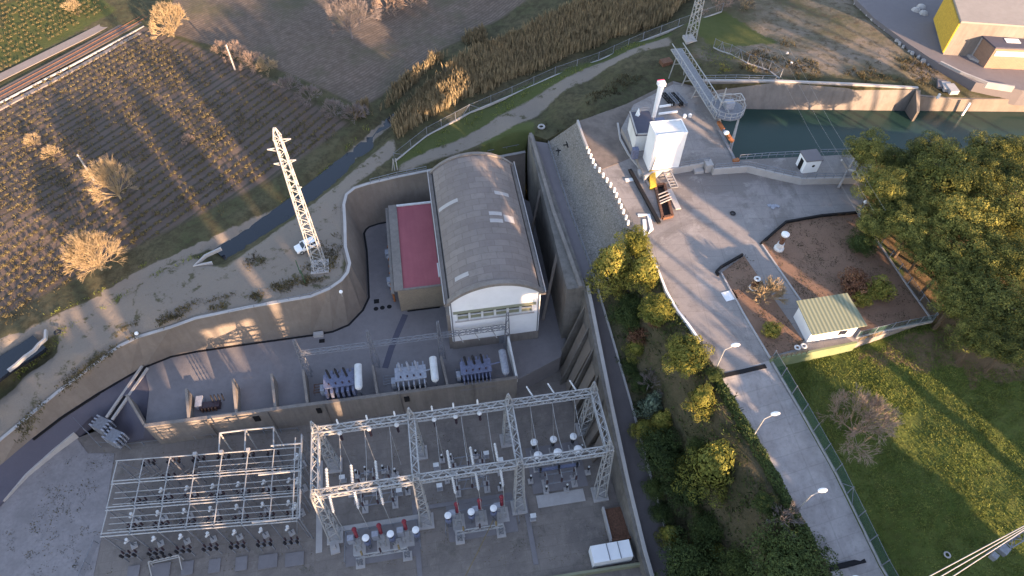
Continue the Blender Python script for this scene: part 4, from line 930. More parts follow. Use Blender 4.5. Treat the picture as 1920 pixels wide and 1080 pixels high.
# bay switchgear: a trio of black insulators + white elbow bushing
tr = proto('insulator_trio', '', 'insulator', 'black insulator trios of the pipe grid')
mb = MB(); mb.bar((-1.15, 0, 2.0), (1.15, 0, 2.0), .16); mb.bar((-.9, 0, 0), (-.9, 0, 2), .13); mb.bar((.9, 0, 0), (.9, 0, 2), .13); mb.bar((-1.15, .5, 2.0), (1.15, .5, 2.0), .1); mb.build('frame', M['steel2'], tr)
for x in (-.85, 0, .85):
    insul(MB(), (x, 0, 2.1), (x+.08, -.1, 3.3), .2, 5).build('insulator', M['black'], tr); insul(MB(), (x, .5, 2.1), (x, .6, 3.0), .15, 4).build('insulator', M['porcelain'], tr)
el = proto('elbow_bushing', '', 'bushing', 'white elbow bushings of the pipe grid')
MB().box(0, 0, 0, .9, .9, .2).build('footing', M['curb'], el); MB().tube((0, 0, .2), (0, 0, 2.2), .1).build('stem', M['steel2'], el)
mb = MB(); mb.tube((0, .05, 2.2), (0, 0, 3.0), .2, .24); mb.tube((-.5, -.15, 2.35), (0, 0, 2.5), .17, .22); mb.build('elbow', M['whited'], el)
bayn = ['leftmost', 'second', 'third', 'fourth', 'fifth', 'sixth', 'rightmost']; rown = ['frontmost', 'front', 'middle', 'rear']
for r, yo in enumerate((-1.7, 2.3, 2.4, 2.0)):
    for i in range(7):
        if (r, i) in ((3, 0),): continue
        x = (CXs[i]+CXs[i+1])/2; y = gy(x, max(0, r-1))+yo if r else gy(x, 0)-1.5
        place(tr, x+(.2 if r else 0), y, 0, -.05, 1, 'black insulator trio in the %s bay of the %s row of the grid' % (bayn[i], rown[r]))
        if r: place(el, x-.5, y-1.6, 0, .3+.1*((i*3+r) % 3), .95, 'white elbow bushing in the %s bay of the %s row of the pipe grid' % (bayn[i], rown[r]))
for i in range(7):
    x = (CXs[i]+CXs[i+1])/2; y = gy(x, 0)-3.1
    single('concrete_pad', MB().box(x, y, .02, 2.6 if i in (1, 5, 6) else 1.6, 1.9, .14+.02*(i % 3)), M['plat'], 'concrete pad before the pipe grid, %s along its front edge' % bayn[i], 'slab', 'pads before the pipe grid', origin=(x, y, 0))
for i in range(6):
    x = (CXs[i]+CXs[i+1])/2+.5; y = gy(x, 3)+1.4; place(tr, x, y, 0, 0, .9, 'trio of insulators behind the rear row of the pipe grid, %s from the left' % ORD[i])
for i, (px, py, lb) in enumerate(((560,860,'rear'), (562,905,'middle'), (557,952,'front'))):
    p = at(px, py, 2.5); place(el, p.x, p.y, 0, .4, 1.3, 'white elbow bushing outside the right side of the pipe grid, the %s one' % lb)
# low cabinet thing at bottom left and ladder
p = at(310, 1052, 1.2); o = thing('cable_stand', (p.x, p.y, 0), 'grey tubular stand with black insulators at the bottom edge of the yard', 'stand')
mb = MB(); a_, b_ = p+Vector((-2.0, 0, 0)), p+Vector((2.0, .3, 0))
for z in (1.2, 1.9): mb.tube((a_.x, a_.y, z), (b_.x, b_.y, z), .1)
for c in (a_, b_): mb.tube((c.x, c.y-1.6, 0), (c.x, c.y, 1.9), .09); mb.tube((c.x, c.y, 0), (c.x, c.y, 1.9), .09)
mb.build('frame', M['steel'], o)
for t_ in (.15, .35, .55, .75): c = a_.lerp(b_, t_); insul(MB(), (c.x, c.y+.1, 1.9), (c.x, c.y+.1, 2.8), .2, 4).build('insulator', M['black'], o)
for b_, (x0, x1, nm) in enumerate(((-18.2, -6.7, 'left'), (-5.1, 7.1, 'second'), (8.7, 19.4, 'right'))):
    for j in range(3):
        x = x0+(x1-x0)*(.2+.3*j); P_ = [Vector((x, GYF+.6+(GYR-GYF-1.2)*t/8, GZ-.2-1.0*(1-(2*t/8-1)**2))) for t in range(9)]
        single('conductor', MB().path_tube(P_, .04, 4), M['steel'], 'sagging conductor between the beams of the %s gantry bay, %s of three' % (nm, ('left', 'middle', 'right')[j]), 'conductor', 'sagging conductors of the gantry')
        mbx = MB(); mbx.tube((x, GYR-1.2, GZ-.6), (x+.4, 43.6, 4.0), .035, n=4); single('jumper', mbx, M['steel'], 'thin jumper wire dropping in the rear of the %s gantry bay, %s of three' % (nm, ('left', 'middle', 'right')[j]), 'wire', 'jumper wires of the gantry')
a, b = at(925, 975, 3.6), at(862, 1100, 7); single('power_cable', MB().path_tube([a, a.lerp(b, .5)+Vector((0, 0, -.4)), b+(b-a)*.5], .06, 5), M['wood'], 'yellowish cable running from the middle support frame to the bottom edge', 'cable')
for x in (-7.4, 8.9): tag(MB().box(x, 33.5, .02, .7, 12, .07).build('duct_cover', M['plat'], origin=(x, 33.5, 0)), 'long cable duct cover crossing the yard, %s one' % ('left' if x < 0 else 'right'), 'duct cover', 'long cable duct covers')
# yard mesh fence at the left edge
def meshmat(name, c, cell=.18, w_=.22, alpha=.5):
    m = NT(name, .6, .2); m.out(c); m.b.inputs['Alpha'].default_value = alpha; return m.m
M['mesh'] = meshmat('wire_mesh', S((110, 112, 118)), alpha=.16); M['gmesh'] = meshmat('green_mesh', S((52, 92, 88)), alpha=.45)
def fence(name, L, label, h=2.0, step=3.0, mat=None, mesh=None, kerb=None, cat='fence', braces=()):
    o = thing(name, L[0], label, cat); mat = mat or M['rail']; mesh = mesh or M['mesh']
    mb = MB(); P_ = []
    for a, b in zip(L[:-1], L[1:]):
        mb.add([(a.x, a.y, a.z+.05), (b.x, b.y, b.z+.05), (b.x, b.y, b.z+h), (a.x, a.y, a.z+h)], [(0, 1, 2, 3)])
        n = max(1, round((b-a).length/step)); P_ += [a.lerp(b, k_/n) for k_ in range(n)]
    P_.append(L[-1]); mb.build('mesh_panel', mesh, o)
    mb = MB()
    for a, b in zip(L[:-1], L[1:]): mb.bar((a.x, a.y, a.z+h), (b.x, b.y, b.z+h), .04)
    mb.build('top_wire', mat, o)
    for i, p in enumerate(P_):
        po = MB().bar(p, p+Vector((0, 0, h+.15)), .1)
        if i in braces:
            for s_ in (-1, 1):
                j = min(max(i+s_, 0), len(P_)-1); po.bar(p+Vector((0, 0, h)), p.lerp(P_[j], .5)+Vector((0, 0, .1)), .07)
        po.build('post', mat, o)
    if kerb: mb = MB(); mb.wall(L, .25, [p.z-.3 for p in L], [p.z+.18 for p in L]); mb.build('kerb', M['curb'], o)
    return o
fence('mesh_fence', pts([(145,790,1.5),(190,838,.1),(245,842,.1)]), 'thin wire fence between the asphalt road and the grey cabinets', 1.8, 2.5)
fence('mesh_fence', pts([(238,838,.1),(400,820,.1),(560,808,.1)]), 'thin wire fence along the rear edge of the pipe grid', 1.0, 2.5)
fence('mesh_fence', pts([(185,1020,.1),(150,1100,.1),(130,1160,.1)]), 'sagging wire fence at the lower left corner of the pipe grid', 1.6, 2.5)
# container and sunken basin
o = thing('white_container', (19.5, 26.8, 0), 'white metal container with two roof seams standing before the bottom wall', 'container')
MB().box(19.4, 26.9, .15, 5.6, 2.35, 2.4, .01).build('body', M['white'], o)
for x in (18.9, 20.5): MB().box(x, 26.9, 2.56, .12, 2.36, .05, .01).build('seam', M['steel2'], o)
MB().box(19.4, 26.9, 0, 5.2, 2.0, .16, .01).build('skid', M['dark'], o)
o = thing('rusty_basin', (21.6, 31.2, 0), 'rust brown walled basin between the container and the yard wall', 'basin')
MB().box(21.7, 31.2, .05, 3.0, 4.6, .5).build('floor', M['wood'] if 0 else M['rust'], o)
for dx, dy, sx, sy in ((-1.65, 0, .3, 5.0), (0, -2.4, 3.2, .3)): MB().box(21.7+dx, 31.2+dy, 0, sx, sy, 1.15).build('side_wall', M['curb'] if dx else M['rust'], o)
p = at(1192, 1000, 2.6); single('meter_box', MB().box(p.x, p.y, 2.6, .7, 1.3, .8), M['whited'], 'white meter box on the yard wall beside the rusty basin', 'box')
# ================================================================ TRANSFORMERS
def transformer(x, y, kind, label):
    o = thing('power_transformer', (x, y, 4.5), label, 'transformer', 'power transformers in the enclosure bays'); z = 4.5
    c = M['blue'] if kind != 1 else M['lblue']
    MB().box(x, y, z, 4.4, 3.4, .3).build('plinth', M['plat'], o)
    MB().box(x, y, z+.3, 3.6, 1.7, 2.3).build('tank', c, o); MB().box(x, y, z+2.6, 3.8, 1.9, .12).build('lid', c, o)
    for s_ in (-1, 1):
        for i in range(6 if kind != 2 else 8):
            n = 6 if kind != 2 else 8; xx = x-1.6+3.2*i/(n-1); MB().box(xx, y+s_*1.25, z+.5, .16 if kind else .3, .7, 2.0).build('radiator', M['lblue'] if kind == 1 else c, o)
    for i in range(3): insul(MB(), (x-1.1+1.0*i, y+.45, z+2.7), (x-1.3+1.0*i, y+.75, z+4.3), .17, 7).build('bushing', M['black'] if kind != 1 else M['lblue'], o)
    for i in range(4): insul(MB(), (x-1.2+.8*i, y-.5, z+2.7), (x-1.2+.8*i, y-.6, z+3.3), .1, 4).build('bushing', M['porcelain'], o)
    xx = x+(2.35 if kind == 0 else 2.9 if kind == 1 else 3.5); cy = MB(); cy.tube((xx, y-1.5, z+3.1), (xx, y+1.5, z+3.1), .46, n=16); cy.ball(xx, y-1.5, z+3.1, .46, .46, 14, 6)
    cy = cy.build('conservator', M['lblue'] if kind == 2 else M['whited'], o, True)
    for dy in (-1.1, 1.1): MB().bar((xx, y+dy, z+.3), (xx, y+dy, z+2.9), .14).build('leg', M['steel2'], o)
    MB().tube((xx, y, z+3.1), (x+1.6, y, z+2.7), .09).build('pipe', c, o)
    MB().box(x-2.2, y-.3, z+.5, .5, .9, 1.4).build('cabinet', M['lblue'], o); o.scale = (1.28, 1.28, 1.2)
for kind, (px, py, lb) in enumerate(((640,725,'blue grey power transformer with upright white conservator in the left bay'), (772,712,'pale power transformer with many radiator pipes in the middle bay'), (893,700,'bright blue power transformer with blue conservator in the right bay'))):
    p = at(px, py, 6); transformer(p.x, p.y+.2, kind, lb)
p = at(398, 760, 5); o = thing('small_transformer', (p.x, p.y, 4.5), 'small dark red transformer with tall black bushings in the second bay from the left', 'transformer')
MB().box(p.x-.3, p.y, 4.5, 3.0, 1.1, .9).build('tank', M['porcelain'], o)
for i in range(4): insul(MB(), (p.x+.2+.55*i, p.y+.4, 5.4), (p.x+.25+.55*i, p.y+.7, 7.0), .14, 6).build('bushing', M['black'], o)
for i in range(5): MB().box(p.x-1.4+.5*i, p.y-.65, 4.6, .18, .4, .8).build('radiator', M['rust'], o)
MB().box(p.x-1.9, p.y+.7, 4.5, 1.0, 1.8, 1.2).build('cabinet', M['lblue'], o)
# oil pipes and small racks between bays
for i, (px, py, lb) in enumerate(((600,728,'left of the first transformer'), (730,712,'between the first and second transformers'), (865,700,'between the second and third transformers'))):
    p = at(px, py, 5.2); o = thing('pipe_rack', (p.x, p.y, 4.5), 'low rack of small pipes '+lb, 'rack', 'pipe racks in the transformer bays'); mb = MB()
    for j in range(4): mb.tube((p.x-.9, p.y-.8+.5*j, 5.3), (p.x+.9, p.y-.75+.5*j, 5.3), .06, n=5)
    for j in range(2): mb.tube((p.x-.9+1.8*j, p.y-.9, 5.3), (p.x-.9+1.8*j, p.y+.8, 5.3), .06, n=5)
    mb.build('pipes', M['steel2'] if i else M['rust'], o)
    for s_ in (-.9, .9):
        for t_ in (-.7, .7): MB().bar((p.x+s_, p.y+t_, 4.5), (p.x+s_, p.y+t_, 5.3), .08).build('leg', M['steel2'], o)
# slim gantry behind transformers
sg = thing('slim_gantry', (-6, 61, 4.5), 'slim pale lattice gantry standing behind the transformer bays before the power house', 'gantry')
SX = [-22.2, -11.4, -.7, 10.1]
for x in SX:
    lattice(MB(), (x, 60.9+.2, 4.5), (x, 61.0, 14.6), 1.0, .3, 9, .08, .05).build('column', M['steel2'], sg)
for a, b in zip(SX[:-1], SX[1:]): lattice(MB(), (a+.2, 61, 10.9), (b-.2, 61, 10.9), .6, .6, 12, .08, .05).build('beam', M['steel2'], sg)
for i, x in enumerate((2.2, 4.8, 7.6)): MB().bar((x, 61, 10.6), (x+.7, 60.2, 9.3), .12).build('arm', M['steel'], sg)
# ================================================================ CANAL, DECK, FAR THINGS
def loft(name, top, foot, back, mat, label, cat='wall', zb=None):
    mb = MB(); n = len(top)
    for i in range(n):
        t, f = top[i], foot[i]; mb.v += [tuple(f-Vector((0, 0, .6))), tuple(t), (t.x+back[0], t.y+back[1], t.z), (t.x+back[0], t.y+back[1], f.z-.6)]
    for i in range(n-1):
        a = 4*i; b = a+4; mb.f += [(a, b, b+1, a+1), (a+1, b+1, b+2, a+2), (a+2, b+2, b+3, a+3), (a+3, b+3, b, a)]
    mb.f += [(0, 1, 2, 3), (4*n-1, 4*n-2, 4*n-3, 4*n-4)]
    return single(name, mb, mat, label, cat, origin=tuple(foot[0]))
cw = loft('canal_wall', [p+Vector((0, 0, .06)) for p in pts([(1318,154),(1455,155),(1600,161),(1722,168)], 24)], pts([(1345,204),(1500,206),(1610,207),(1722,208)], 19.5), (.2, .9), M['wall'], 'high stained concrete wall along the far side of the green canal')
cw2 = loft('canal_wall', pts([(1726,180,22.4),(1800,186,22.05),(1920,186,22),(2150,190,22)]), pts([(1722,208),(1800,209),(1920,210),(2150,214)], 19.5), (.2, .9), M['lining'], 'lower sunlit canal wall at the right picture edge')
MB().wall([p+Vector((0, .3, .06)) for p in pts([(1318,154),(1455,155),(1600,161),(1722,168)], 24)], .5, 24.06, 24.3).build('coping', M['curb'], cw)
p = at(1722, 190, 23); mb = MB(); mb.prism([(p.x-.3, p.y-1.3), (p.x+.2, p.y-1.3), (p.x+.9, p.y+1.8), (p.x, p.y+1.8)], 19, [21.6, 21.6, 24.1, 24.1]); single('wing_wall', mb, M['lining'], 'pale wing wall where the high canal wall meets the low one', 'wall')
p = at(1811, 196, 21.5); single('gauge_board', MB().box(p.x, p.y-.6, 19.4, .4, .25, 2.9), M['whited'], 'white gauge board on the sunlit low canal wall', 'gauge')
railing('canal_railing', [p+Vector((0, .5, .1)) for p in pts([(1322,154),(1380,153),(1455,155)], 24.2)], 'grey railing on top of the high canal wall near the footbridge', h=1.0, step=2.2)
# raised canal side platform
UP = pts([(1208,330),(1222,322),(1330,303),(1338,316),(1402,311),(1452,323),(1503,334),(1612,332),(1625,296),(1590,290),(1381,300),(1352,240),(1345,208),(1328,170),(1262,158),(1188,196),(1165,240),(1192,290)], 24.2)
patch('canal_platform', UP, M['deckslab'], 4, lambda x, y: 24.2, 0, 1, 22.5)
lp = pts([(1208,330),(1222,322),(1330,303),(1338,316),(1402,311),(1452,323),(1503,334),(1612,332)], 24.2)
mb = MB(); mb.wall([p+Vector((0, -.15, 0)) for p in lp], .3, 22.9, 24.32); single('platform_wall', mb, M['curb'], 'low pale wall with a kink holding up the canal side platform', 'wall')
railing('platform_railing', pts([(1275,313),(1328,304)], 24.32), 'railing between the white tower and the kinked corner', h=.95)
railing('platform_railing', pts([(1340,316),(1402,311),(1452,323),(1503,334)], 24.32), 'long railing on the low wall below the canal', h=.95, step=1.5)
railing('platform_railing', pts([(1512,334),(1612,332)], 24.32), 'railing below the small white hut near the pines', h=.95, step=1.5)
railing('canal_railing', pts([(1386,299),(1440,295),(1500,292)], 24.22), 'railing at the canal edge left of the small white hut', h=1.0, step=1.4)
railing('canal_railing', pts([(1536,289),(1592,288)], 24.22), 'railing at the canal edge right of the small white hut', h=1.0, step=1.4)
p = at(1325, 318, 23); o = thing('stair_pier', (p.x, p.y, 23), 'small pale stair pier at the kink of the platform wall', 'pier'); MB().box(p.x, p.y, 22.9, 1.2, 1.5, 1.7).build('pier', M['curb'], o); MB().box(p.x-1.6, p.y-.3, 22.9, 1.6, 1.0, .6).build('step', M['curb'], o)
# small white hut at the canal
o = thing('valve_hut', (62.3, 75.3, 24.2), 'small white hut with dark flat roof and round vent at the canal edge', 'hut')
mb = MB(); mb.box(62.1, 75.6, 24.2, 2.6, 2.4, 2.5); w_ = mb.build('wall', M['white'], o)
MB().box(62.1, 75.6, 26.71, 2.9, 2.7, .18).build('roof', M['asphalt2'], o); MB().tube((62.3, 74.37, 25.6), (62.3, 74.42, 25.6), .25, n=12).build('vent', M['dark'], w_); MB().box(60.77, 75.6, 24.2, .06, .9, 2).build('door', M['dark'], o)
# white tower building
o = thing('white_tower', (38.8, 80.4, 24.2), 'tall bright white windowless tower building beside the canal platform', 'building')
MB().box(38.75, 80.5, 24.1, 5.1, 3.3, 7.2).build('wall', M['white'], o); MB().box(38.75, 80.5, 31.31, 4.9, 3.1, .08).build('roof', M['whited'], o)
mb = MB()
for dx, dy, sx, sy in ((0, -1.6, 5.2, .14), (0, 1.6, 5.2, .14), (-2.53, 0, .14, 3.1), (2.53, 0, .14, 3.1)): mb.box(38.75+dx, 80.5+dy, 31.3, sx, sy, .22)
mb.build('parapet', M['white'], o)
for z in (26.4, 28.6): MB().bar((41.3, 81, z), (42.3, 81.2, z), .25).build('bracket', M['white'], o)
MB().bar((36.6, 78.75, 24.2), (36.9, 78.6, 27.5), .12).build('downpipe', M['steel2'], o)
o = thing('control_house', (36.9, 86.9, 24.2), 'low white control house with dark flat roof left of the tall white tower', 'building')
MB().prism([(35.1, 83.9), (38.2, 83.7), (38.7, 89.3), (35.6, 89.5)], 24.1, 27.5).build('wall', M['whited'], o)
MB().prism([(34.9, 83.7), (38.4, 83.5), (38.9, 89.5), (35.4, 89.7)], 27.51, 27.75).build('roof', M['asphalt'], o)
mb = MB(); mb.wall([(35.05, 83.8), (35.5, 89.6)], .2, 27.76, 28.0); mb.wall([(35.2, 83.7), (38.3, 83.5)], .2, 27.76, 28.0); mb.build('parapet', M['curb'], o)
for z in (25.2, 25.9, 26.6): MB().bar((36.9, 83.72, z), (37.5, 83.68, z), .08).build('rung', M['steel2'], o)
railing('roof_railing', [Vector((35.6, 89.4, 27.8)), Vector((38.8, 89.2, 27.8))], 'railing at the rear edge of the control house roof', h=.9)
p = at(1190, 295, 24.2); single('ladder_cage', MB().box(p.x-.1, p.y, 24.2, 1.0, .9, 1.9), M['blue'], 'pale blue steel cage at the foot of the control house', 'cage')
p = at(1197, 208, 28.6); single('roof_cowl', MB().stack(p.x, p.y, 27.76, [(.45, 0), (.08, 1.3)], 4), M['white'], 'white pyramid cowl on the control house roof', 'cowl')
# crane post
o = thing('loader_crane', (40.9, 86.5, 24.2), 'upright white crane boom with pink head rising from a blue base behind the white tower', 'crane')
a = at(1225, 222, 26); MB().box(a.x+.4, a.y, 24.2, 3.6, 1.7, 1.2).build('base', M['blue'], o); MB().tube((a.x, a.y, 25.4), (a.x-.1, a.y, 26.4), .4).build('slew', M['lblue'], o)
MB().tube((a.x, a.y, 26.3), (a.x+.3, a.y+.3, 32.4), .34, .52, 10).build('boom', M['white'], o); h_ = MB().box(a.x+.35, a.y+.5, 32.3, 1.3, .9, .6).build('head', M['white'], o); MB().box(a.x+.35, a.y+1.02, 32.4, 1.2, .1, .6).build('tip', plain('pink_tip', S((190, 60, 100))), h_)
for i, (px, py, lx, lb) in enumerate(((1249,199,2.4,'upper'), (1253,212,3.4,'lower'))): p = at(px, py, 24.6); single('white_pipe', MB().tube((p.x-lx/2, p.y, 24.6), (p.x+lx/2, p.y+.2, 24.6), .22), M['white'], lb+' of two white pipes lying right of the crane boom', 'pipe', 'white pipes by the crane')
for i, (px, py, lb) in enumerate(((1272,236,'rear pair of'), (1279,250,'front pair of'))): p = at(px, py, 24.5); single('bollard', MB().stack(p.x+.6, p.y, 24.2, [(.3, 0), (.3, .5), (.15, .65)]), M['white'], lb+' white stub right of the white tower', 'bollard')
for i, (px, py, lb) in enumerate(((1284,217,'left'), (1294,216,'right'))): p = at(px, py, 24.5); single('bollard', MB().stack(p.x, p.y, 24.2, [(.32, 0), (.32, .45), (.2, .6)]), M['white'], lb+' of two short white bollards behind the white tower', 'bollard')
# stack of trash racks
for i in range(4):
    a = at(1244+8*i, 176, 24.8); b = at(1262+8*i, 196, 24.8); o = lattice(MB(), a, b, .55, .55, 5, .12, .08); tag(o.build('rack_panel', M['dark'] if i % 2 == 0 else M['steel2'], origin=(a.x, a.y, 24.2)), '%s of four dark screen racks lying beside the footbridge foot' % ('leftmost', 'second', 'third', 'rightmost')[i], 'rack', 'dark screen racks')
# footbridge truss and raking platform
o = thing('truss_footbridge', tuple(at(1303, 150, 24)), 'long grey truss footbridge from the fence corner to the canal intake', 'footbridge')
a = at(1268, 92, 25.0); b = at(1352, 222, 27.0); d = (b-a).normalized(); nn = Vector((-d.y, d.x, 0)).normalized()
MB().add([tuple(a+nn*1.0), tuple(a-nn*1.0), tuple(b-nn*1.0), tuple(b+nn*1.0), tuple(a+nn*1.0+Vector((0, 0, .12))), tuple(a-nn*1.0+Vector((0, 0, .12))), tuple(b-nn*1.0+Vector((0, 0, .12))), tuple(b+nn*1.0+Vector((0, 0, .12)))], [(0, 3, 2, 1), (4, 5, 6, 7), (0, 1, 5, 4), (1, 2, 6, 5), (2, 3, 7, 6), (3, 0, 4, 7)]).build('walkway', M['steel2'], o)
for s_ in (-1, 1):
    mb = MB(); A_, B_ = a+nn*s_*1.05, b+nn*s_*1.05; up = Vector((0, 0, 1.25)); mb.bar(A_, B_, .16); mb.bar(A_+up, B_+up, .13)
    for k_ in range(12):
        P0, P1 = A_.lerp(B_, k_/12), A_.lerp(B_, (k_+1)/12); mb.bar(P0, P1+up, .08); mb.bar(P1, P1+up, .08)
    mb.build('side_truss', M['steel'], o)
for t_, z0 in ((.12, 20.5), (.38, 22.5), (.6, 24)):
    c = a.lerp(b, t_); lg = MB()
    for s_ in (-1, 1): lg.bar((c.x+nn.x*s_*1.5, c.y+nn.y*s_*1.5, z0), c+nn*s_*.9, .16)
    lg.bar(c+nn*1.2+Vector((0, 0, -1.6)), c-nn*1.2+Vector((0, 0, -1.6)), .1); lg.build('trestle', M['steel'], o)
o = thing('intake_platform', tuple(at(1362, 215, 24)), 'round edged grey working platform with railing standing over the canal intake', 'platform')
pc = at(1363, 205, 27.5); MB().stack(pc.x, pc.y, 27.3, [(2.9, 0), (2.9, .3)], 18).build('deck', M['steel2'], o); mb = MB()
ring_ = [Vector((pc.x+2.85*cos(2*pi*i/18), pc.y+2.85*sin(2*pi*i/18), 0)) for i in range(19)]
for i in range(18):
    for z in (28.0, 28.7): mb.bar((ring_[i].x, ring_[i].y, z), (ring_[i+1].x, ring_[i+1].y, z), .08)
    mb.bar((ring_[i].x, ring_[i].y, 27.5), (ring_[i].x, ring_[i].y, 28.75), .08)
mb.build('railing', M['steel'], o)
for (px, py) in ((1366,285),(1372,288),(1345,232),(1350,240)):
    f = at(px, py, 23.5); f.z = 19.6 if px > 1360 else 24; MB().bar(f, (pc.x+(1.6 if px > 1360 else -1.8), pc.y+(-1.8 if px > 1360 else -1), 27.4), .26).build('leg', M['steel'], o)
MB().box(pc.x+.3, pc.y+.3, 27.6, 1.5, 1.2, 1.3).build('winch', M['lblue'], o); MB().tube((pc.x-1, pc.y+.5, 27.6), (pc.x-1, pc.y+.5, 31.5), .1).build('mast', M['steel'], o)
q = MB(); q.bar((pc.x-1.8, pc.y+1.2, 29.6), (pc.x+2.4, pc.y+1.2, 29.6), .13); q.bar((pc.x-1.8, pc.y-.6, 29.6), (pc.x+2.4, pc.y-.6, 29.6), .13); q.bar((pc.x-1.8, pc.y-.6, 29.6), (pc.x-1.8, pc.y+1.2, 29.6), .13); q.bar((pc.x+2.4, pc.y-.6, 29.6), (pc.x+2.4, pc.y+1.2, 29.6), .13)
for sx in (-1.8, 2.4):
    for sy in (-.6, 1.2): q.bar((pc.x+sx, pc.y+sy, 27.5), (pc.x+sx, pc.y+sy, 29.6), .1)
q.build('hoist_frame', M['steel'], o)
o = thing('rake_arm', tuple(at(1360, 250, 24.6)), 'orange jointed rake arm folded at the canal intake edge', 'rake arm')
aq = [at(1347, 229, 25.6), at(1356, 243, 25.9), at(1362, 249, 26), at(1368, 258, 25.6), at(1374, 266, 25.0)]
for i in range(4):
    if i != 1: MB().bar(aq[i], aq[i+1], .55, .45).build('arm', M['orange'], o)
MB().ball(aq[2].x, aq[2].y, aq[2].z, .5, .35, 12).build('joint', M['white'], o, True); MB().bar(aq[1], aq[3], .3).build('strut', M['steel2'], o)
p = at(1380, 301, 24.4); single('rail_buffer', MB().box(p.x, p.y, 24.2, 1.0, .6, .45, .2), M['orange'], 'orange buffer block at the left end of the canal railing', 'buffer')
a, b = at(1348, 244, 24.3), at(1378, 300, 24.3); single('edge_rail', MB().bar(a, b, .35, .3), M['steel2'], 'dark steel rail beam along the intake edge of the canal', 'rail')
# pit with rusty machinery, pipe, plates
a, b = at(1181, 318, 23.3), at(1236, 418, 23.3); single('long_channel', MB().bar(a, b, .55, .35), M['dark'], 'long dark steel channel lying across the deck below the white tower', 'channel')
p = at(1243, 385, 23.1); o = thing('gate_pit', (p.x, p.y, 23), 'open pit with rusty gate frames below the white tower', 'pit')
MB().prism([tuple(v) for v in pts([(1229,352),(1243,350),(1258,405),(1243,408)], 23)], 23.01, 23.06).build('opening', M['dark'], o)
fr = [v+Vector((0, 0, .25)) for v in pts([(1228,350),(1245,348),(1260,407),(1242,411)], 23)]
for i in range(4): MB().bar(fr[i], fr[(i+1) % 4], .4, .5).build('frame', M['rust'], o)
for t_ in (.35, .45, .55, .62): a = fr[0].lerp(fr[3], t_); b = fr[1].lerp(fr[2], t_-.08); MB().bar(a+Vector((0, 0, .4)), b+Vector((.4, 0, .5)), .14).build('bar', M['curb'], o)
single('yellow_plate', MB().prism([tuple(v)[:2] for v in pts([(1217,321),(1228,322),(1232,346),(1220,348)], 24)], 23.0, [24.3, 24.3, 23.6, 23.6]), M['yellow'], 'sunlit yellow plate leaning at the corner of the white tower', 'plate')
mb = MB(); A_, B_ = at(1243, 320, 24.1), at(1258, 352, 23.2)
for s_ in (0, 1): mb.bar(A_+Vector((1.2*s_, 0, 0)), B_+Vector((1.2*s_, 0, 0)), .2)
for k_ in range(7): c = A_.lerp(B_, k_/6); mb.bar(c, c+Vector((1.2, 0, 0)), .16)
single('steel_steps', mb, M['steel2'], 'steel steps from the canal platform down to the rusty pit', 'steps')
a, b = at(1254, 355, 23.2), at(1272, 392, 23.1); single('pale_slab', MB().bar(a, b, .9, .15), M['curb'], 'long pale slab to the right of the rusty pit', 'slab')
a = pts([(1196,404),(1216,403),(1222,430),(1210,445),(1208,412)], 23); mb = MB(); mb.wall(a, .55, 23.0, 23.1); single('white_edging', mb, M['white'], 'bent white painted edging on the deck above the yellowish conifers', 'edging')
for i, (px, py, lb) in enumerate(((1180,295,'by the kerb left of the control house'), (1196,283,'near the blue cage'))): pass
p = at(1203, 325, 23.4); single('sump_box', MB().box(p.x, p.y, 23, 1.1, 1.2, .8), M['curb'], 'small square sump box with dark top left of the yellow plate', 'box')
p = at(1180, 337, 23.1); single('deck_cover', MB().box(p.x, p.y, 23, 1.3, .7, .15), M['whited'], 'small pale cover plate beside the dark channel', 'cover')
# deck edge: white posts and kerb
wpx = [(1104,283),(1108,292),(1112,301),(1116,311),(1124,318),(1131,328),(1138,337),(1145,346),(1152,356),(1156,365),(1161,376),(1165,386),(1169,396),(1174,407),(1178,417)]
for i, (px, py) in enumerate(wpx):
    p = at(px, py, 23.4); single('edge_post', MB().box(p.x, p.y, 22.9, .3, .3, .9, .2), M['white'], '%s white post from the top along the edge of the pitched slope' % ORD[i], 'post', 'white posts above the pitched slope', origin=(p.x, p.y, 22.9))
mb = MB(); mb.wall(pts([(1083,228),(1093,258),(1101,278)], 23.1), .35, 22.8, 23.5); single('edge_kerb', mb, M['curb'], 'pale kerb at the upper end of the pitched slope edge', 'kerb')
mb = MB(); mb.wall(pts([(1222,482),(1234,510),(1249,548),(1268,582),(1290,610),(1312,642)], 23.1), .3, 22.8, 23.45); single('edge_kerb', mb, M['white'], 'white parapet kerb between the deck and the conifer slope', 'kerb')
mb = MB(); mb.wall(pts([(1158,232),(1163,262),(1178,290),(1196,312),(1218,350)], 23.05), .3, 22.8, 23.3); single('edge_kerb', mb, M['curb'], 'curved kerb left of the control house', 'kerb')
mb = MB(); mb.wall(pts([(1352,705),(1436,686)], 23.02), .6, 22.9, 23.04); single('road_drain', mb, M['dark'], 'black grated drain across the top of the concrete road', 'drain')
mb = MB(); mb.wall([at(1556, 1066, 16.05), at(1622, 1050, 16.3)], .6, 15.6, [16.13, 16.35]); single('road_drain', mb, M['dark'], 'black grated drain across the bottom of the concrete road', 'drain')
p = at(1368, 554, 23.05); single('white_patch', MB().box(p.x, p.y, 23.0, 1.9, 1.6, .06, .15), M['white'], 'white painted slab patch beside the left garden bed', 'slab')
p = at(1451, 386, 23.2); o = thing('tarpaulin', (p.x, p.y, 23), 'crumpled white and blue tarpaulin lying on the deck', 'tarpaulin'); mb = MB(); rnd = random.Random(2)
for i in range(5): mb.box(p.x-.6+.3*i, p.y+rnd.uniform(-.3, .3), 23.0, .6, .5, .12+.1*rnd.random(), rnd.random()*3)
mb.build('sheet', M['lblue'], o)
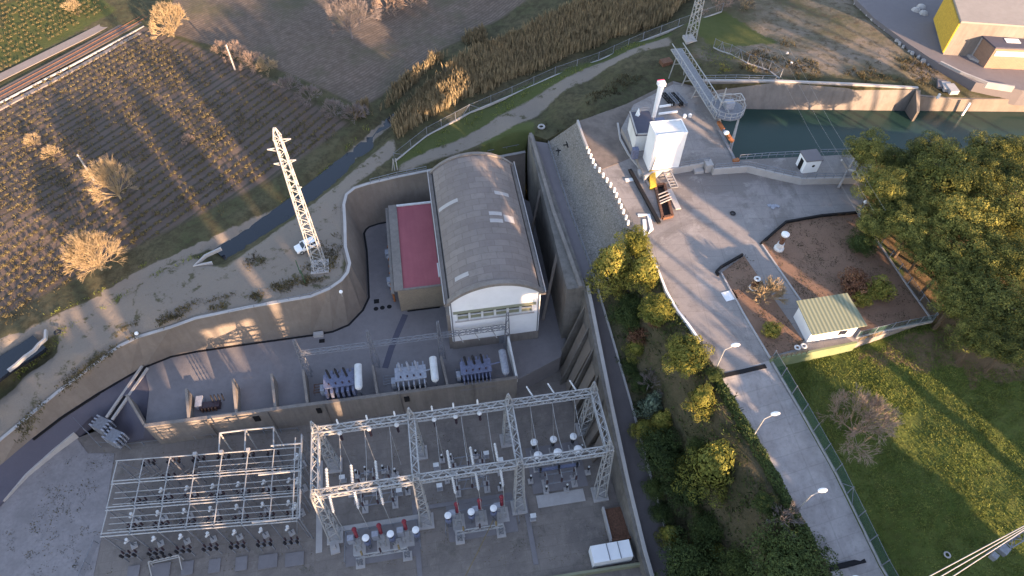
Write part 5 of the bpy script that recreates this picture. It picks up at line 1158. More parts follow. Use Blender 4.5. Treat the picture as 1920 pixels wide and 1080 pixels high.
p = at(1374, 400, 23.1); single('tyre', MB().ring((p.x, p.y, 23.12), .35, .13), M['black'], 'dark tyre lying on the deck left of the tarpaulin', 'tyre')
p = at(106, 621, 12.6); single('tyre', MB().ring((p.x, p.y, 12.35), .42, .15), M['black'], 'old black tyre lying on the dirt track at the left', 'tyre')
# ---- garden things
for L, lb in (([(1427,457),(1473,417),(1540,405),(1607,399)], 'dark low wall around the upper side of the larger garden bed'), ([(1347,516),(1343,510),(1352,501),(1392,478)], 'dark low wall at the top of the smaller garden bed')):
    mb = MB(); mb.wall(pts(L, 23.2), .3, 22.9, 23.5); single('garden_wall', mb, M['dark'], lb, 'wall')
mb = MB(); mb.wall(pts([(1352,512),(1395,590),(1444,672)], 23.05), .22, 22.9, 23.2); single('garden_kerb', mb, M['curb'], 'kerb between the concrete road and the smaller garden bed', 'kerb')
mb = MB(); mb.wall(pts([(1428,458),(1512,580)], 23.05), .22, 22.9, 23.2); single('garden_kerb', mb, M['curb'], 'kerb along the garden path on the side of the larger bed', 'kerb')
fence('garden_fence', pts([(1612,400),(1650,460),(1700,535),(1746,600)], 23), 'fence on a pale kerb between the garden and the pines', 1.7, 2.6, kerb=True)
fence('garden_fence', pts([(1604,634),(1670,618),(1748,602)], 23), 'green mesh fence from the garden hut to the pine corner', 1.6, 2.4, mesh=M['gmesh'], kerb=True)
mb = MB(); mb.wall(pts([(1443,677.5),(1500,667),(1604,645.5)], 23.0), .3, 20.8, 23.55); single('garden_wall', mb, M['green'], 'pale green painted wall under the garden hut facing the meadow', 'wall')
railing('garden_railing', pts([(1444,675),(1512,662)], 23.55), 'small wooden railing on the pale green wall left of the hut', h=.8, step=.8, mat=M['wood'])
railing('garden_railing', pts([(1610,640),(1650,628)], 23.1), 'small wooden railing right of the garden hut', h=.8, step=.8, mat=M['wood'])
o = thing('garden_hut', (51.7, 46.0, 23), 'garden hut with green corrugated roof and white walls', 'hut')
MB().box(51.6, 46.0, 22.95, 6.6, 4.3, 2.75).build('wall', M['white'], o)
cm = NT('corrugated_sheet', .6); wv = cm.n.new('ShaderNodeTexWave'); wv.bands_direction = 'X'; wv.inputs['Scale'].default_value = .55; cm.l.new(cm.g, wv.inputs[0])
M['corr'] = cm.out(cm.mix(wv.outputs['Fac'], S((112, 117, 98)), S((132, 135, 116))), wv.outputs['Fac'], .08, .6)
MB().prism([(47.8, 43.2), (55.7, 43.5), (55.3, 48.8), (47.8, 48.6)], [25.72, 25.72, 26.1, 26.1], [25.86, 25.86, 26.24, 26.24]).build('roof', M['corr'], o)
MB().box(49.6, 43.82, 23.0, .9, .06, 2.0).build('door', M['whited'], o); MB().box(53.0, 43.82, 23.9, 1.1, .06, .9).build('window', M['glass'], o)
p = at(1462, 462, 23.6); o = thing('turbine_relic', (p.x, p.y, 23), 'lit turbine relic with rusty shaft and white top in the larger garden bed', 'relic')
MB().stack(p.x, p.y, 23.05, [(.75, 0), (.75, .3), (.55, .5), (.5, 1.3)], 14).build('base', M['whited'], o); MB().stack(p.x, p.y, 24.35, [(.36, 0), (.36, 1.5), (.5, 1.7)], 14).build('shaft', M['rust'], o); MB().stack(p.x, p.y, 26.05, [(.55, 0), (.6, .3), (.25, .55)], 14).build('top', M['white'], o)
p = at(1413, 538, 23.4); o = thing('turbine_relic', (p.x, p.y, 23), 'dark red turbine relic with white ring in the smaller garden bed', 'relic')
MB().ring((p.x, p.y, 23.25), .5, .14).build('base_ring', M['whited'], o); MB().stack(p.x, p.y, 23.05, [(.48, 0), (.45, 2.1)], 14).build('shaft', M['rust'], o); MB().ring((p.x, p.y, 25.25), .34, .16).build('top_ring', M['whited'], o)
for i, (px, py, lb) in enumerate(((1495,652,'left'), (1507,649,'right'))): p = at(px, py, 23.5); single('mill_ring', MB().ring((p.x, p.y, 23.55), .32, .12), M['whited'], lb+' of two pale rings on the wall left of the garden hut', 'ring', 'pale rings beside the garden hut')
# ---- street lamps
for i, (bx, by, hx, hy, zg, lb) in enumerate(((1338,700,1362,648,22.7,'rearmost street lamp standing by the top of the concrete road'), (1408,824,1436,766,19.8,'second street lamp down the concrete road'), (1490,962,1521,905,17.2,'third street lamp down the concrete road'), (1545,1120,1566,1070,15,'nearest street lamp with its head at the bottom picture edge'))):
    p = at(bx, by, zg); o = thing('street_lamp', tuple(p), lb, 'street lamp', 'street lamps along the concrete road')
    h = 5.6; MB().tube(p, p+Vector((0, 0, h)), .11, .07).build('pole', M['steel'], o); MB().tube(p+Vector((0, 0, h)), p+Vector((1.2, .25, h+.35)), .06).build('arm', M['steel'], o)
    q = p+Vector((1.45, .3, h+.4)); mb = MB().ball(0, 0, 0, .5, .16, 12); mb.v = [(q.x+v[0]*1.25, q.y+v[1]*.6, q.z+v[2]) for v in mb.v]; mb.build('lamp_head', M['white'], o, True)
p = at(1613, 396, 23.2); o = thing('corner_lamp', (p.x, p.y, 23), 'globe lamp at the fence corner beside the pines', 'lamp'); MB().tube((p.x, p.y, 23), (p.x, p.y, 25), .07).build('post', M['steel'], o); MB().ball(p.x, p.y, 25.2, .32).build('globe', M['white'], o, True)
fence('road_fence', [Vector((p.x+.25, p.y, p.z)) for p in rr[:5]], 'green mesh fence with slim posts along the right side of the concrete road', 2.3, 3.0, mat=M['steel2'], mesh=M['gmesh'], kerb=True, braces=(7,))
# ---- boundary fence on the far side of the grass
bf = [(738,288),(800,246),(880,204),(960,178),(1040,150),(1120,127),(1200,105),(1262,92),(1338,78)]
fence('boundary_fence', [Vector((p.x, p.y, zG(p.x, p.y))) for p in pts(bf, 15)], 'long wire fence on a pale kerb between the grass strip and the reeds', 2.0, 4.2, kerb=True, braces=(0, 5))
bf = [(1340,80),(1352,88),(1368,100),(1400,122),(1440,135),(1460,152)]
fence('boundary_fence', [Vector((p.x, p.y, zG(p.x, p.y))) for p in pts(bf, 23)], 'braced wire fence from the lattice mast down to the canal wall', 2.0, 2.5, kerb=True, braces=(1, 3, 5, 7))
p = at(740, 318, 13.2); o = thing('gate_post', (p.x, p.y, 13), 'pale double gate post where the wire fence meets the retaining wall', 'gate post')
for dx in (0, .5): MB().tube((p.x+dx, p.y, 13), (p.x+dx, p.y, 15.8), .1).build('post', M['steel'], o)
MB().bar((p.x, p.y, 15.6), (p.x-.5, p.y, 13), .1).build('brace', M['steel'], o)
# ---- lattice tower and car
tb = at(600, 500, 13.0); o = thing('line_tower', tuple(tb), 'tall slender lattice line tower, upper part sunlit, standing beside the white car', 'tower')
lattice(MB(), tb, tb+Vector((0, 0, 9.4)), 1.9, 1.5, 7, .11, .06).build('lower_section', M['steel'], o)
lattice(MB(), tb+Vector((0, 0, 9.4)), tb+Vector((0, 0, 27)), 1.5, .85, 18, .15, .1).build('upper_section', M['steel'], o); lattice(MB(), tb+Vector((0, 0, 27)), tb+Vector((0, 0, 28.6)), 1.0, .25, 2, .12, .08).build('peak', M['steel'], o)
for z, s_, ln in ((26.6, 1, 1.2), (25.2, -1, 1.3), (22.6, -1, 1.1), (22.9, 1, 1.0), (17.8, 1, .6), (9.2, 1, .5)):
    am = MB(); am.bar(tb+Vector((0, .2, z)), tb+Vector((s_*(.5+ln), 0, z)), .13); am.bar(tb+Vector((0, -.2, z-.5)), tb+Vector((s_*(.5+ln), 0, z)), .1); am.build('crossarm', M['steel'], o)
MB().box(tb.x, tb.y, 12.8, 2.9, 2.9, .35).build('footing', M['curb'], o)
p = at(575, 458, 13.9); p.z = zG(p.x, p.y)+.02; ang = radians(24)
o = thing('parked_car', tuple(p), 'white hatchback parked on the dirt track behind the lattice tower', 'car')
def carmesh(prof, w_, zb=0):
    mb = MB(); n = len(prof)
    for s_, ww in ((-1, 1), (1, 1)):
        for x, z, f in prof: mb.v.append((x, s_*w_/2*f, z))
    mb.f += [tuple(range(n)), tuple(range(2*n-1, n-1, -1))]+[(i, n+i, n+(i+1) % n, (i+1) % n) for i in range(n)]; return mb
def put(mb, name, mat, par, smooth=False):
    c, s_ = cos(ang), sin(ang); mb.v = [(p.x+x*c-y*s_, p.y+x*s_+y*c, p.z+z) for x, y, z in mb.v]; return mb.build(name, mat, par, smooth=smooth)
bodyp = [(-2.05, .35, .92), (-2.1, .7, .95), (-1.95, .85, .95), (-1.0, .95, 1), (.9, .98, 1), (1.85, .95, .98), (2.0, .8, .95), (2.02, .35, .94)]
cm_ = carmesh(bodyp, 1.74)
bod = put(cm_, 'body', M['white'], o)
bv = bod.modifiers.new('b', 'BEVEL'); bv.width = .09; bv.segments = 3
cabp = [(-1.05, .93, .94), (-.35, 1.42, .76), (1.35, 1.44, .76), (1.88, .93, .9)]
cb = put(carmesh(cabp, 1.66), 'cabin', M['glass'], o)
put(carmesh([(-.42, 1.4, .80), (-.3, 1.48, .76), (1.3, 1.5, .76), (1.42, 1.42, .8)], 1.66), 'roof', M['white'], o)
for x, t_ in ((-.95, -.38), (.45, .45), (1.8, 1.38)):
    mb = MB()
    for s_ in (-1, 1): mb.bar((x, s_*.79, .94), (t_, s_*.65, 1.44), .09)
    put(mb, 'pillar', M['white'], cb)
for x in (-1.3, 1.3):
    for s_ in (-1, 1):
        wh = put(MB().tube((x, s_*.66, .32), (x, s_*.9, .32), .32, n=16), 'wheel', M['black'], o); put(MB().tube((x, s_*.9, .32), (x, s_*.915, .32), .19, n=12), 'rim', M['steel'], wh)
for s_ in (-1, 1):
    put(MB().box(-2.02, s_*.6, .62, .14, .34, .16), 'headlight', M['lblue'], o); put(MB().box(1.97, s_*.66, .7, .1, .24, .2), 'taillight', M['red'], o); put(MB().box(-.75, s_*.94, .95, .2, .16, .14), 'mirror', M['white'], o)
# wooden poles and green posts
for (bx, by, tx, ty, z, lb) in ((441,132,421,82,12,'sunlit wooden pole among the pink shrubs'), (176,338,149,287,12,'sunlit wooden pole behind the bare tree on the left')):
    p = at(bx, by, z); o = thing('wooden_pole', tuple(p), lb, 'pole'); MB().tube(p, p+Vector((0, 0, 6.2)), .2, .14).build('shaft', M['curb'], o); MB().bar(p+Vector((-.35, 0, 5.9)), p+Vector((.35, 0, 5.9)), .12).build('crossarm', M['wood'], o)
for (bx, by, lb) in ((563,512,'left'), (572,530,'right')):
    p = at(bx, by, 13); MB_ = MB().tube(p, p+Vector((0, 0, 3.2)), .08); single('green_post', MB_, M['gmesh'] if 0 else plain('green_paint', S((60, 90, 70))), lb+' of two thin green posts below the white car', 'post')
# lattice mast at the fence corner
p = at(1295, 72, 21.5); p.z = zG(p.x, p.y); o = thing('lattice_mast', tuple(p), 'lattice mast with sunlit upper part at the top picture edge', 'mast')
lattice(MB(), p, p+Vector((0, 0, 7.2)), 1.7, 1.3, 6, .15, .09).build('lower_section', M['steel'], o); lattice(MB(), p+Vector((0, 0, 7.2)), p+Vector((0, 0, 22)), 1.3, .8, 12, .15, .1).build('upper_section', M['steel'], o); MB().box(p.x, p.y, p.z-.3, 2.6, 2.6, .6).build('footing', M['curb'], o)
# culvert headwalls
mb = MB(); mb.wall(pts([(397,491),(363,498),(384,478),(414,464)], 12.8), .34, 12.2, 12.8); single('culvert_headwall', mb, M['curb'], 'white V shaped concrete headwall where the stream goes under the track', 'headwall')

mb = MB(); mb.wall(pts([(14,694),(30,682),(45,668),(62,656),(72,644),(84,634),(85,618)], 12.4), .34, 11.9, 12.45); single('culvert_headwall', mb, M['curb'], 'white stone edging curving along the left end of the stream', 'headwall')
p = at(152, 345, 13); 
# red crate, pipe things near the fence end
p = at(1248, 120, 20.5); single('rusty_trough', MB().box(p.x, p.y, zG(p.x, p.y)-.1, 2.2, 1.6, .9, .2), M['rust'], 'rusty red trough beside the foot of the footbridge', 'trough')
p = at(1015, 240, 17); single('concrete_ring', MB().ring((p.x, p.y, 17.3), .55, .2), M['curb'], 'small concrete shaft ring above the dam walkway', 'ring')
for i, (px, py, lb) in enumerate(((1063,275,'larger'), (1047,281,'smaller'))):
    p = at(px, py, 19.9); mb = MB(); s_ = 1.0-.35*i; zz = 20.35-.6*i
    mb.bar((p.x-.7*s_, p.y, zz), (p.x+.7*s_, p.y, zz), .16); mb.bar((p.x, p.y-.7*s_, zz), (p.x, p.y+.7*s_, zz+.1), .16); mb.bar((p.x, p.y, zz-1.2), (p.x, p.y, zz), .12); single('survey_cross', mb, M['dark'], lb+' dark cross marker on the pitched slope', 'marker', 'dark cross markers')
# ---- industrial estate upper right
gz = 24.25
o = thing('brick_workshop', (112, 100, gz), 'brick workshop with dark sheet roof at the right picture edge', 'building')
bk2 = NT('workshop_block', .9); bt = bk2.n.new('ShaderNodeTexBrick'); sx_ = bk2.n.new('ShaderNodeSeparateXYZ'); bk2.l.new(bk2.g, sx_.inputs[0]); cx_ = bk2.n.new('ShaderNodeCombineXYZ'); bk2.l.new(bk2.math('ADD', sx_.outputs[0], sx_.outputs[1]), cx_.inputs[0]); bk2.l.new(sx_.outputs[2], cx_.inputs[1]); bk2.l.new(cx_.outputs[0], bt.inputs['Vector'])
bt.inputs['Scale'].default_value = 1.2; bt.inputs['Color1'].default_value = S((150, 118, 100)); bt.inputs['Color2'].default_value = S((136, 106, 92)); bt.inputs['Mortar'].default_value = S((150, 130, 116)); bt.inputs['Mortar Size'].default_value = .02
M['wblock'] = bk2.out(bk2.mix(.3, bt.outputs['Color'], bk2.mix(bk2.noise(.5, 5), S((110, 88, 78)), S((170, 140, 124)))))
c0, c1_ = at(1868, 90, 28.5), at(1820, 49, 28.5); c0.z = c1_.z = 0; dr_ = Vector((14, -3.2, 0))
q4 = [c0, c0+dr_, c1_+dr_, c1_]; MB().prism([(v.x, v.y) for v in q4], gz-.3, 28.4).build('wall', M['wblock'], o)
cen = sum(q4, Vector())/4; MB().prism([tuple((v-cen)*1.03+cen)[:2] for v in q4], 28.41, 28.7).build('roof', M['asphalt'], o)
def onface(a, b, t): return a.lerp(b, t)
MB().bar(onface(c0, c1_, .5)+Vector((-.06, -.06, gz)), onface(c0, c1_, .5)+Vector((-.06, -.06, 28.4)), .25).build('pilaster', M['curb'], o)
a = onface(q4[0], q4[1], .35)+Vector((-.2, -.3, 0)); 
a = onface(q4[0], q4[1], .5); MB().box(a.x, a.y-.03, 26.9, 13.6, .12, 1.0, -.225).build('window_band', M['whited'], o)
for i, (t_, m_) in enumerate(((.15, 'white'), (.55, 'curb'))): a = q4[0].lerp(q4[1], .25+.4*i)+Vector((.6, 2.2, 0)); MB().box(a.x, a.y, 28.71, 2.6, 1.4, .06, -.22).build('roof_light', M[m_], o)
o = thing('yellow_workshop', (118, 116, gz), 'large industrial shed with yellow side and broad pale roof at the top right corner', 'building')
a = [at(1782, -20, 31), at(1802, 42, 31), at(2060, 60, 31), at(2060, -60, 31)]; MB().prism([(v.x, v.y) for v in a], gz-.3, 30.9).build('wall', M['wall'], o)
rfm = concrete('shed_roof', S((150, 140, 134)), .25, .2); MB().prism([(v.x, v.y) for v in a], 30.91, 31.2).build('roof', rfm, o)
d_ = Vector((a[1].x-a[0].x, a[1].y-a[0].y, 0)); nn = Vector((d_.y, -d_.x, 0)).normalized()*-.1
e0, e1 = Vector((a[0].x, a[0].y, 0)), Vector((a[1].x, a[1].y, 0)); side = -1 if True else 1
for s_ in (1,): mb = MB(); mb.bar(e0+Vector((-.15, -.02, 27.7)), e1+Vector((-.15, -.02, 27.7)), .25, 6.0); mb.build('side_cladding', M['yellow'], o)
p = at(1812, 48, 26); o = thing('yellow_silo', (p.x-.6, p.y, gz), 'upright yellow green cylindrical silo between the two workshops', 'silo'); MB().stack(p.x-.6, p.y, gz, [(1.2, 0), (1.2, 5.2), (.9, 5.7)], 16).build('shell', plain('lime_paint', S((176, 170, 50))), o, True); MB().stack(p.x-.6, p.y, gz+5.7, [(.9, 0), (.5, .3)], 16).build('lid', M['lblue'], o)
single('loading_ramp', MB().prism([tuple(v)[:2] for v in pts([(1757,48),(1778,46),(1842,118),(1820,108)], 24.6)], gz, gz+.45), M['curb'], 'long pale concrete loading ramp in front of the brick workshop', 'ramp')
single('low_wall', MB().wall(pts([(1779,46),(1812,84),(1822,98)], 24.8), .8, gz, gz+1.4), M['lblue'], 'pale blue grey low wall behind the loading ramp', 'wall')
o = thing('rubble_wall', tuple(at(1700, 60, 24)), 'broken pale rubble stone wall along the estate road', 'wall'); rnd = random.Random(9); mb = MB()
L = pts([(1606,0),(1640,32),(1675,60),(1705,88),(1735,105),(1760,118)], 24.0)
for a, b in zip(L[:-1], L[1:]):
    for k_ in range(int((b-a).length/.7)):
        c = a.lerp(b, k_*.7/(b-a).length); r_ = rnd.uniform(.35, .7); zz = zG(c.x, c.y)
        mb.box(c.x+rnd.uniform(-.4, .4), c.y+rnd.uniform(-.4, .4), zz-.1, r_*1.4, r_, r_*.9, rnd.random()*3, .7)
mb.build('stones', M['curb'], o)
MB().wall(pts([(1762,119),(1800,138),(1850,158),(1900,166)], 24.2), .35, 23.5, 24.7).build('kerb', M['curb'], o)
o = thing('concrete_slabs', tuple(at(1783, 150, 24)), 'stack of tilted grey slabs dumped behind the canal wall', 'slabs'); 
for i in range(3): p = at(1772+9*i, 148+5*i, 24); MB().box(p.x, p.y, zG(p.x, p.y)-.1, 1.6, 2.4, .5+.15*i, -.5+.2*i).build('slab', M['curb'] if i else M['asphalt2'], o)
for i, (px, py, lb) in enumerate(((1765,172,'upright white block on the bank behind the canal wall'), (1484,117,'small white box lying on the scrub slope'), (1478,95,'white sack lying on the scrub slope near the top'))):
    p = at(px, py, 24); single('debris_block', MB().box(p.x, p.y, zG(p.x, p.y)-.05, .45, .4, .35+.6*(i == 0), .4*i, .8), M['whited'], lb, 'debris')
for i, (px, py) in enumerate(((1718,18),(1732,24),(1728,12))):
    p = at(px, py, 24.4); single('rubble_heap', MB().stack(p.x, p.y, gz, [(1.0, 0), (.8, .3), (.3, .6)], 7), M['curb'], '%s of three pale rubble heaps on the estate road' % ('left', 'right', 'rear')[i], 'heap', 'rubble heaps')
# farm road kiosk and cables at lower right
for i, (a_, b_) in enumerate((((1743,1080),(1920,986)), ((1765,1080),(1920,990)), ((1788,1080),(1920,994)))):
    z0 = 52; a, b = at(a_[0], a_[1], z0), at(b_[0], b_[1], z0); d_ = b-a; a = a-d_*2.5; b = b+d_*4
    P_ = [a.lerp(b, k_/12)+Vector((0, 0, -.3*(1-(2*k_/12-1)**2))) for k_ in range(13)]
    single('power_line', MB().path_tube(P_, .034, 5), M['curb'], '%s of three thick sunlit cables crossing the lower right corner' % ('upper', 'middle', 'lower')[i], 'cable', 'thick cables at the lower right')
for i, (a_, b_) in enumerate((((1495,150),(1600,330)), ((1515,150),(1622,330)), ((1470,150),(1575,340)))):
    a, b = at(*a_, 34), at(*b_, 34); d_ = b-a; single('power_line', MB().path_tube([a-d_*.4, a.lerp(b, .5)+Vector((0, 0, -.5)), b+d_*.3], .011, 4), M['curb'], '%s of three hair thin wires crossing above the green canal' % ('left', 'middle', 'right')[(1, 2, 0)[i]], 'wire', 'thin wires over the canal')
p = at(1885, 1028, 20); o = thing('lattice_boom', (p.x, p.y, p.z-1), 'grey lattice boom with two box heads under the thick cables', 'lattice boom')
a, b = at(1888, 1024, 24), at(1945, 990, 24); lattice(MB(), a, b, .7, .7, 5, .1, .07).build('truss', M['steel2'], o)
for (px, py, s_) in ((1880,1032-0,0),): pass
for (px, py) in ((1865,1030),): pass
for i, (px, py) in enumerate(((1882,1031),(1864,1043))):
    c = at(px, py, 24); MB().box(c.x, c.y, 23.6, 1.0-.3*i, .9-.3*i, .7, .5).build('box_head', M['steel2'], o)
MB().tube((a.x+2, a.y+.8, 16), (a.x+2, a.y+.8, 24), .15).build('mast', M['steel2'], o)
p = at(1780, 1038, 18.3); single('tyre', MB().ring((p.x, p.y, zM(p.x, p.y)+.15), .32, .1), M['curb'], 'small pale ring lying in the meadow left of the thick cables', 'ring')
# ================================================================ VEGETATION
M['pine'] = leafmat('pine_needles', S((48, 56, 34)), S((86, 90, 46)), S((156, 148, 80)), 1.0)
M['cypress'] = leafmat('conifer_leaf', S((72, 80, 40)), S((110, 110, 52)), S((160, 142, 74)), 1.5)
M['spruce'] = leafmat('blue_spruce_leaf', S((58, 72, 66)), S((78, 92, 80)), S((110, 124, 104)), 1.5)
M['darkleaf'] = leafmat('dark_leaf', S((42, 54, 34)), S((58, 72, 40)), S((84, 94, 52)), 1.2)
M['bark'] = plain('bark', S((96, 80, 66)), .9, 0, .3, 5)
M['twig'] = plain('pale_twig', S((152, 132, 106)), .9, 0, .2, 3)
M['pinktwig'] = plain('pinkish_twig', S((150, 128, 116)), .9, 0, .2, 3)
M['greytwig'] = plain('grey_twig', S((118, 108, 108)), .9, 0, .2, 3)
M['reed'] = leafmat('reed_straw', S((96, 84, 66)), S((122, 108, 86)), S((150, 134, 108)), .8)
M['redshrub'] = leafmat('red_brown_leaf', S((84, 58, 48)), S((112, 76, 60)), S((130, 100, 76)), 1.4)
M['vine'] = leafmat('vine_leaf', S((76, 68, 50)), S((98, 88, 62)), S((120, 108, 78)), 1.5)
M['grassb'] = leafmat('grass_blade', S((82, 94, 46)), S((102, 112, 56)), S((132, 132, 74)), .5)
M['weedb'] = leafmat('dry_weed', S((60, 54, 42)), S((84, 76, 56)), S((112, 100, 72)), .5)
def leaf(V, Fs, c, nrm, L, Wd, rnd):
    u = nrm.cross(Vector((rnd.gauss(0, 1), rnd.gauss(0, 1), rnd.gauss(0, 1))))
    if u.length < .01: return
    u.normalize(); v = nrm.cross(u); b = len(V)
    V += [tuple(c-u*L/2), tuple(c+v*Wd/2), tuple(c+u*L/2), tuple(c-v*Wd/2)]; Fs.append((b, b+1, b+2, b+3))
def crownmesh(name, mat, seed, R=3.3, H=4.2, nc=30, cr=1.0, nl=170, ls=.3, shape='round', z0=0):
    """foliage crown around (0,0,z0..z0+H): clumps of small leaf faces on a dark inner mass of the same leaves"""
    rnd = random.Random(seed); V = []; Fs = []; C = []
    for i in range(nc):
        for _ in range(30):
            if shape == 'round':
                d = Vector((rnd.gauss(0, 1), rnd.gauss(0, 1), rnd.gauss(0, 1)*.9+.35)).normalized(); rr_ = rnd.uniform(.55, .95)
                c = Vector((d.x*R*rr_, d.y*R*rr_, z0+H*.5+d.z*H*.5*rr_)); k_ = cr*rnd.uniform(.65, 1.2)
            elif shape == 'flat':
                a = rnd.uniform(0, 2*pi); q = sqrt(rnd.random()); c = Vector((cos(a)*q*R, sin(a)*q*R, z0+H*(1-.65*q*q)*rnd.uniform(.45, 1))); k_ = cr*rnd.uniform(.7, 1.25)
            else:
                t = rnd.random()**1.3; a = rnd.uniform(0, 2*pi); q = R*(1-t)**.75*rnd.uniform(.6, 1); c = Vector((cos(a)*q, sin(a)*q, z0+H*t)); k_ = cr*(1.05-.6*t)*rnd.uniform(.7, 1.1)
            if all((c-o_[0]).length > .62*(k_+o_[1]) for o_ in C): break
        C.append((c, k_))
    for c, k_ in C:
        m_ = int(nl*(k_/cr)**2)
        for _ in range(m_):
            d = Vector((rnd.gauss(0, 1), rnd.gauss(0, 1), rnd.gauss(0, 1)*.8+.25)).normalized()
            p = c+Vector((d.x, d.y, d.z*.8))*k_*rnd.uniform(.78, 1.08)*(1+.22*noise.noise(d*2.5+c))
            n_ = (d+Vector((rnd.gauss(0, .45), rnd.gauss(0, .45), rnd.gauss(0, .45)))).normalized(); leaf(V, Fs, p, n_, ls*rnd.uniform(.7, 1.3), ls*rnd.uniform(.4, .7), rnd)
    for _ in range(int(nl*nc*.25)):
        d = Vector((rnd.gauss(0, 1), rnd.gauss(0, 1), rnd.gauss(0, 1))).normalized()*rnd.uniform(.2, .75); s_ = (1-.5*max(0, d.z)) if shape == 'cone' else 1
        leaf(V, Fs, Vector((d.x*R*s_, d.y*R*s_, z0+H*.45+d.z*H*.45)), d.normalized(), ls*2, ls*1.3, rnd)
    me = bpy.data.meshes.new(name); me.from_pydata(V, [], Fs); me.update(); me.materials.append(mat); return me
def trunkmesh(h, r, seed, limbs=6, spread=2.0):
    rnd = random.Random(seed); mb = MB(); pts_ = [Vector((0, 0, 0))]
    for i in range(1, 6): pts_.append(pts_[-1]+Vector((rnd.gauss(0, .12), rnd.gauss(0, .12), h/5)))
    for i in range(5): mb.tube(pts_[i], pts_[i+1], r*(1-.14*i), r*(1-.14*(i+1)), 7, False)
    for i in range(limbs):
        a = rnd.uniform(0, 2*pi); b = pts_[rnd.choice((3, 4, 5))]; e = b+Vector((cos(a)*spread*rnd.uniform(.5, 1), sin(a)*spread*rnd.uniform(.5, 1), rnd.uniform(.5, 1.6))); mb.tube(b, e, r*.45, r*.15, 5, False)
    me = bpy.data.meshes.new('trunk'); me.from_pydata(mb.v, [], mb.f); me.update(); me.materials.append(M['bark']); return me
def obj_of(name, me, parent=None, loc=(0, 0, 0), rz=0, s=(1, 1, 1)):
    o = bpy.data.objects.new(name, me); COL.objects.link(o); o.parent = parent; o.location = loc; o.rotation_euler.z = rz; o.scale = s; return o
def plant_tree(name, base, cm, tm, label, cat, group, rz, s, sz=None, crown='crown'):
    o = thing(name, tuple(base), label, cat, group); o.rotation_euler.z = rz; o.scale = (s, s, sz or s)
    if tm: obj_of('trunk', tm, o)
    obj_of(crown, cm, o); return o
PC = [crownmesh('pine_crown', M['pine'], 10+i, 3.4, 5.2, 38, .8, 400, .15, 'round', 4.0) for i in range(4)]
PTm = [trunkmesh(6.5, .26, 30+i, 8, 2.2) for i in range(3)]
rnd = random.Random(11)
pines = [(1628,262,1.05,'northwest corner pine leaning over the canal above the dead tree'),(1686,285,.95,'second pine along the canal'),(1742,268,1.05,'third pine along the canal'),(1800,275,.95,'fourth pine along the canal, slightly back from the water'),(1850,262,1.0,'fifth pine along the canal'),(1908,262,1.05,'pine at the right picture edge by the canal'),
 (1648,352,.95,'dark pine behind the dead white tree'),(1700,352,1.0,'dark pine south of the second canal pine'),(1765,348,1.25,'large bright crowned pine in the middle of the upper grove'),(1828,335,1.0,'pine right of the large bright crowned pine'),(1888,330,1.1,'pine below the canal row near the right picture edge'),
 (1650,408,.8,'low shaded pine next to the garden fence corner'),(1715,425,.95,'shaded pine beside the streaked bare ground'),(1790,425,1.15,'pine in the centre of the grove'),(1862,405,1.15,'bright pine right of the centre of the grove'),(1918,420,1.0,'pine cut by the right picture edge at mid height'),
 (1772,495,.95,'shaded pine above the orange streaks'),(1838,490,1.15,'bright pine below the grove centre'),(1902,505,1.1,'pine near the right edge below the centre'),
 (1800,560,.95,'pine on the lower left margin of the grove'),(1862,572,1.15,'large pine in the lower part of the grove'),(1920,590,1.0,'pine at the right edge in the lower grove'),(1848,625,.95,'lowest pine of the grove above the lit meadow'),(1905,640,.95,'pine at the lower right end of the grove'),(1722,310,.9,'small pine in the second row behind the canal pines'),(1680,385,.9,'narrow pine above the streaked bare ground'),(1742,385,.9,'pine tucked below the large bright crowned pine'),(1812,375,.9,'small pine in the upper middle of the grove'),(1745,455,.85,'dark pine directly above the orange streaks'),(1828,530,.95,'pine between the lower grove pines'),(1875,455,.95,'pine filling the right middle of the grove')]
for i, (px, py, s, lb) in enumerate(pines):
    if py < 290: py += 20; s *= .88
    p = at(px, py, 29.2); z = zM(p.x, p.y); plant_tree('pine_tree', (p.x, p.y, z-.1), PC[i % 4], PTm[i % 3], lb, 'pine', 'pines of the grove by the canal', rnd.uniform(0, 6.28), s*1.22, s*rnd.uniform(1.0, 1.15))
# conifers on the slope beside the road
zS = zidw([(v.x, v.y, v.z) for v in dens(sp, 3)], 4)
CC = [crownmesh('conifer_crown', M['cypress'], 50+i, 2.7, 6.4, 52, .72, 220, .18, 'cone', .4) for i in range(3)]
RC = [crownmesh('round_crown', M['cypress'], 60+i, 2.5, 4.8, 46, .66, 220, .18, 'round', .4) for i in range(2)]
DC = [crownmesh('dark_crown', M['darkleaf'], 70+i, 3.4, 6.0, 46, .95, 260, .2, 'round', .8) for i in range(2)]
BC = crownmesh('spruce_crown', M['spruce'], 80, 1.9, 5.0, 34, .6, 140, .2, 'cone', .5); RB = crownmesh('shrub_crown', M['redshrub'], 81, 1.6, 2.6, 20, .6, 110, .22, 'round', 0)
TS = trunkmesh(3.2, .2, 90, 4, 1.0)
EFF = {id(CC[0]): (3.2, 2.7), id(CC[1]): (3.2, 2.7), id(CC[2]): (3.2, 2.7), id(RC[0]): (3.0, 2.8), id(RC[1]): (3.0, 2.8), id(DC[0]): (4.1, 3.8), id(DC[1]): (4.1, 3.8), id(BC): (2.3, 2.3)}
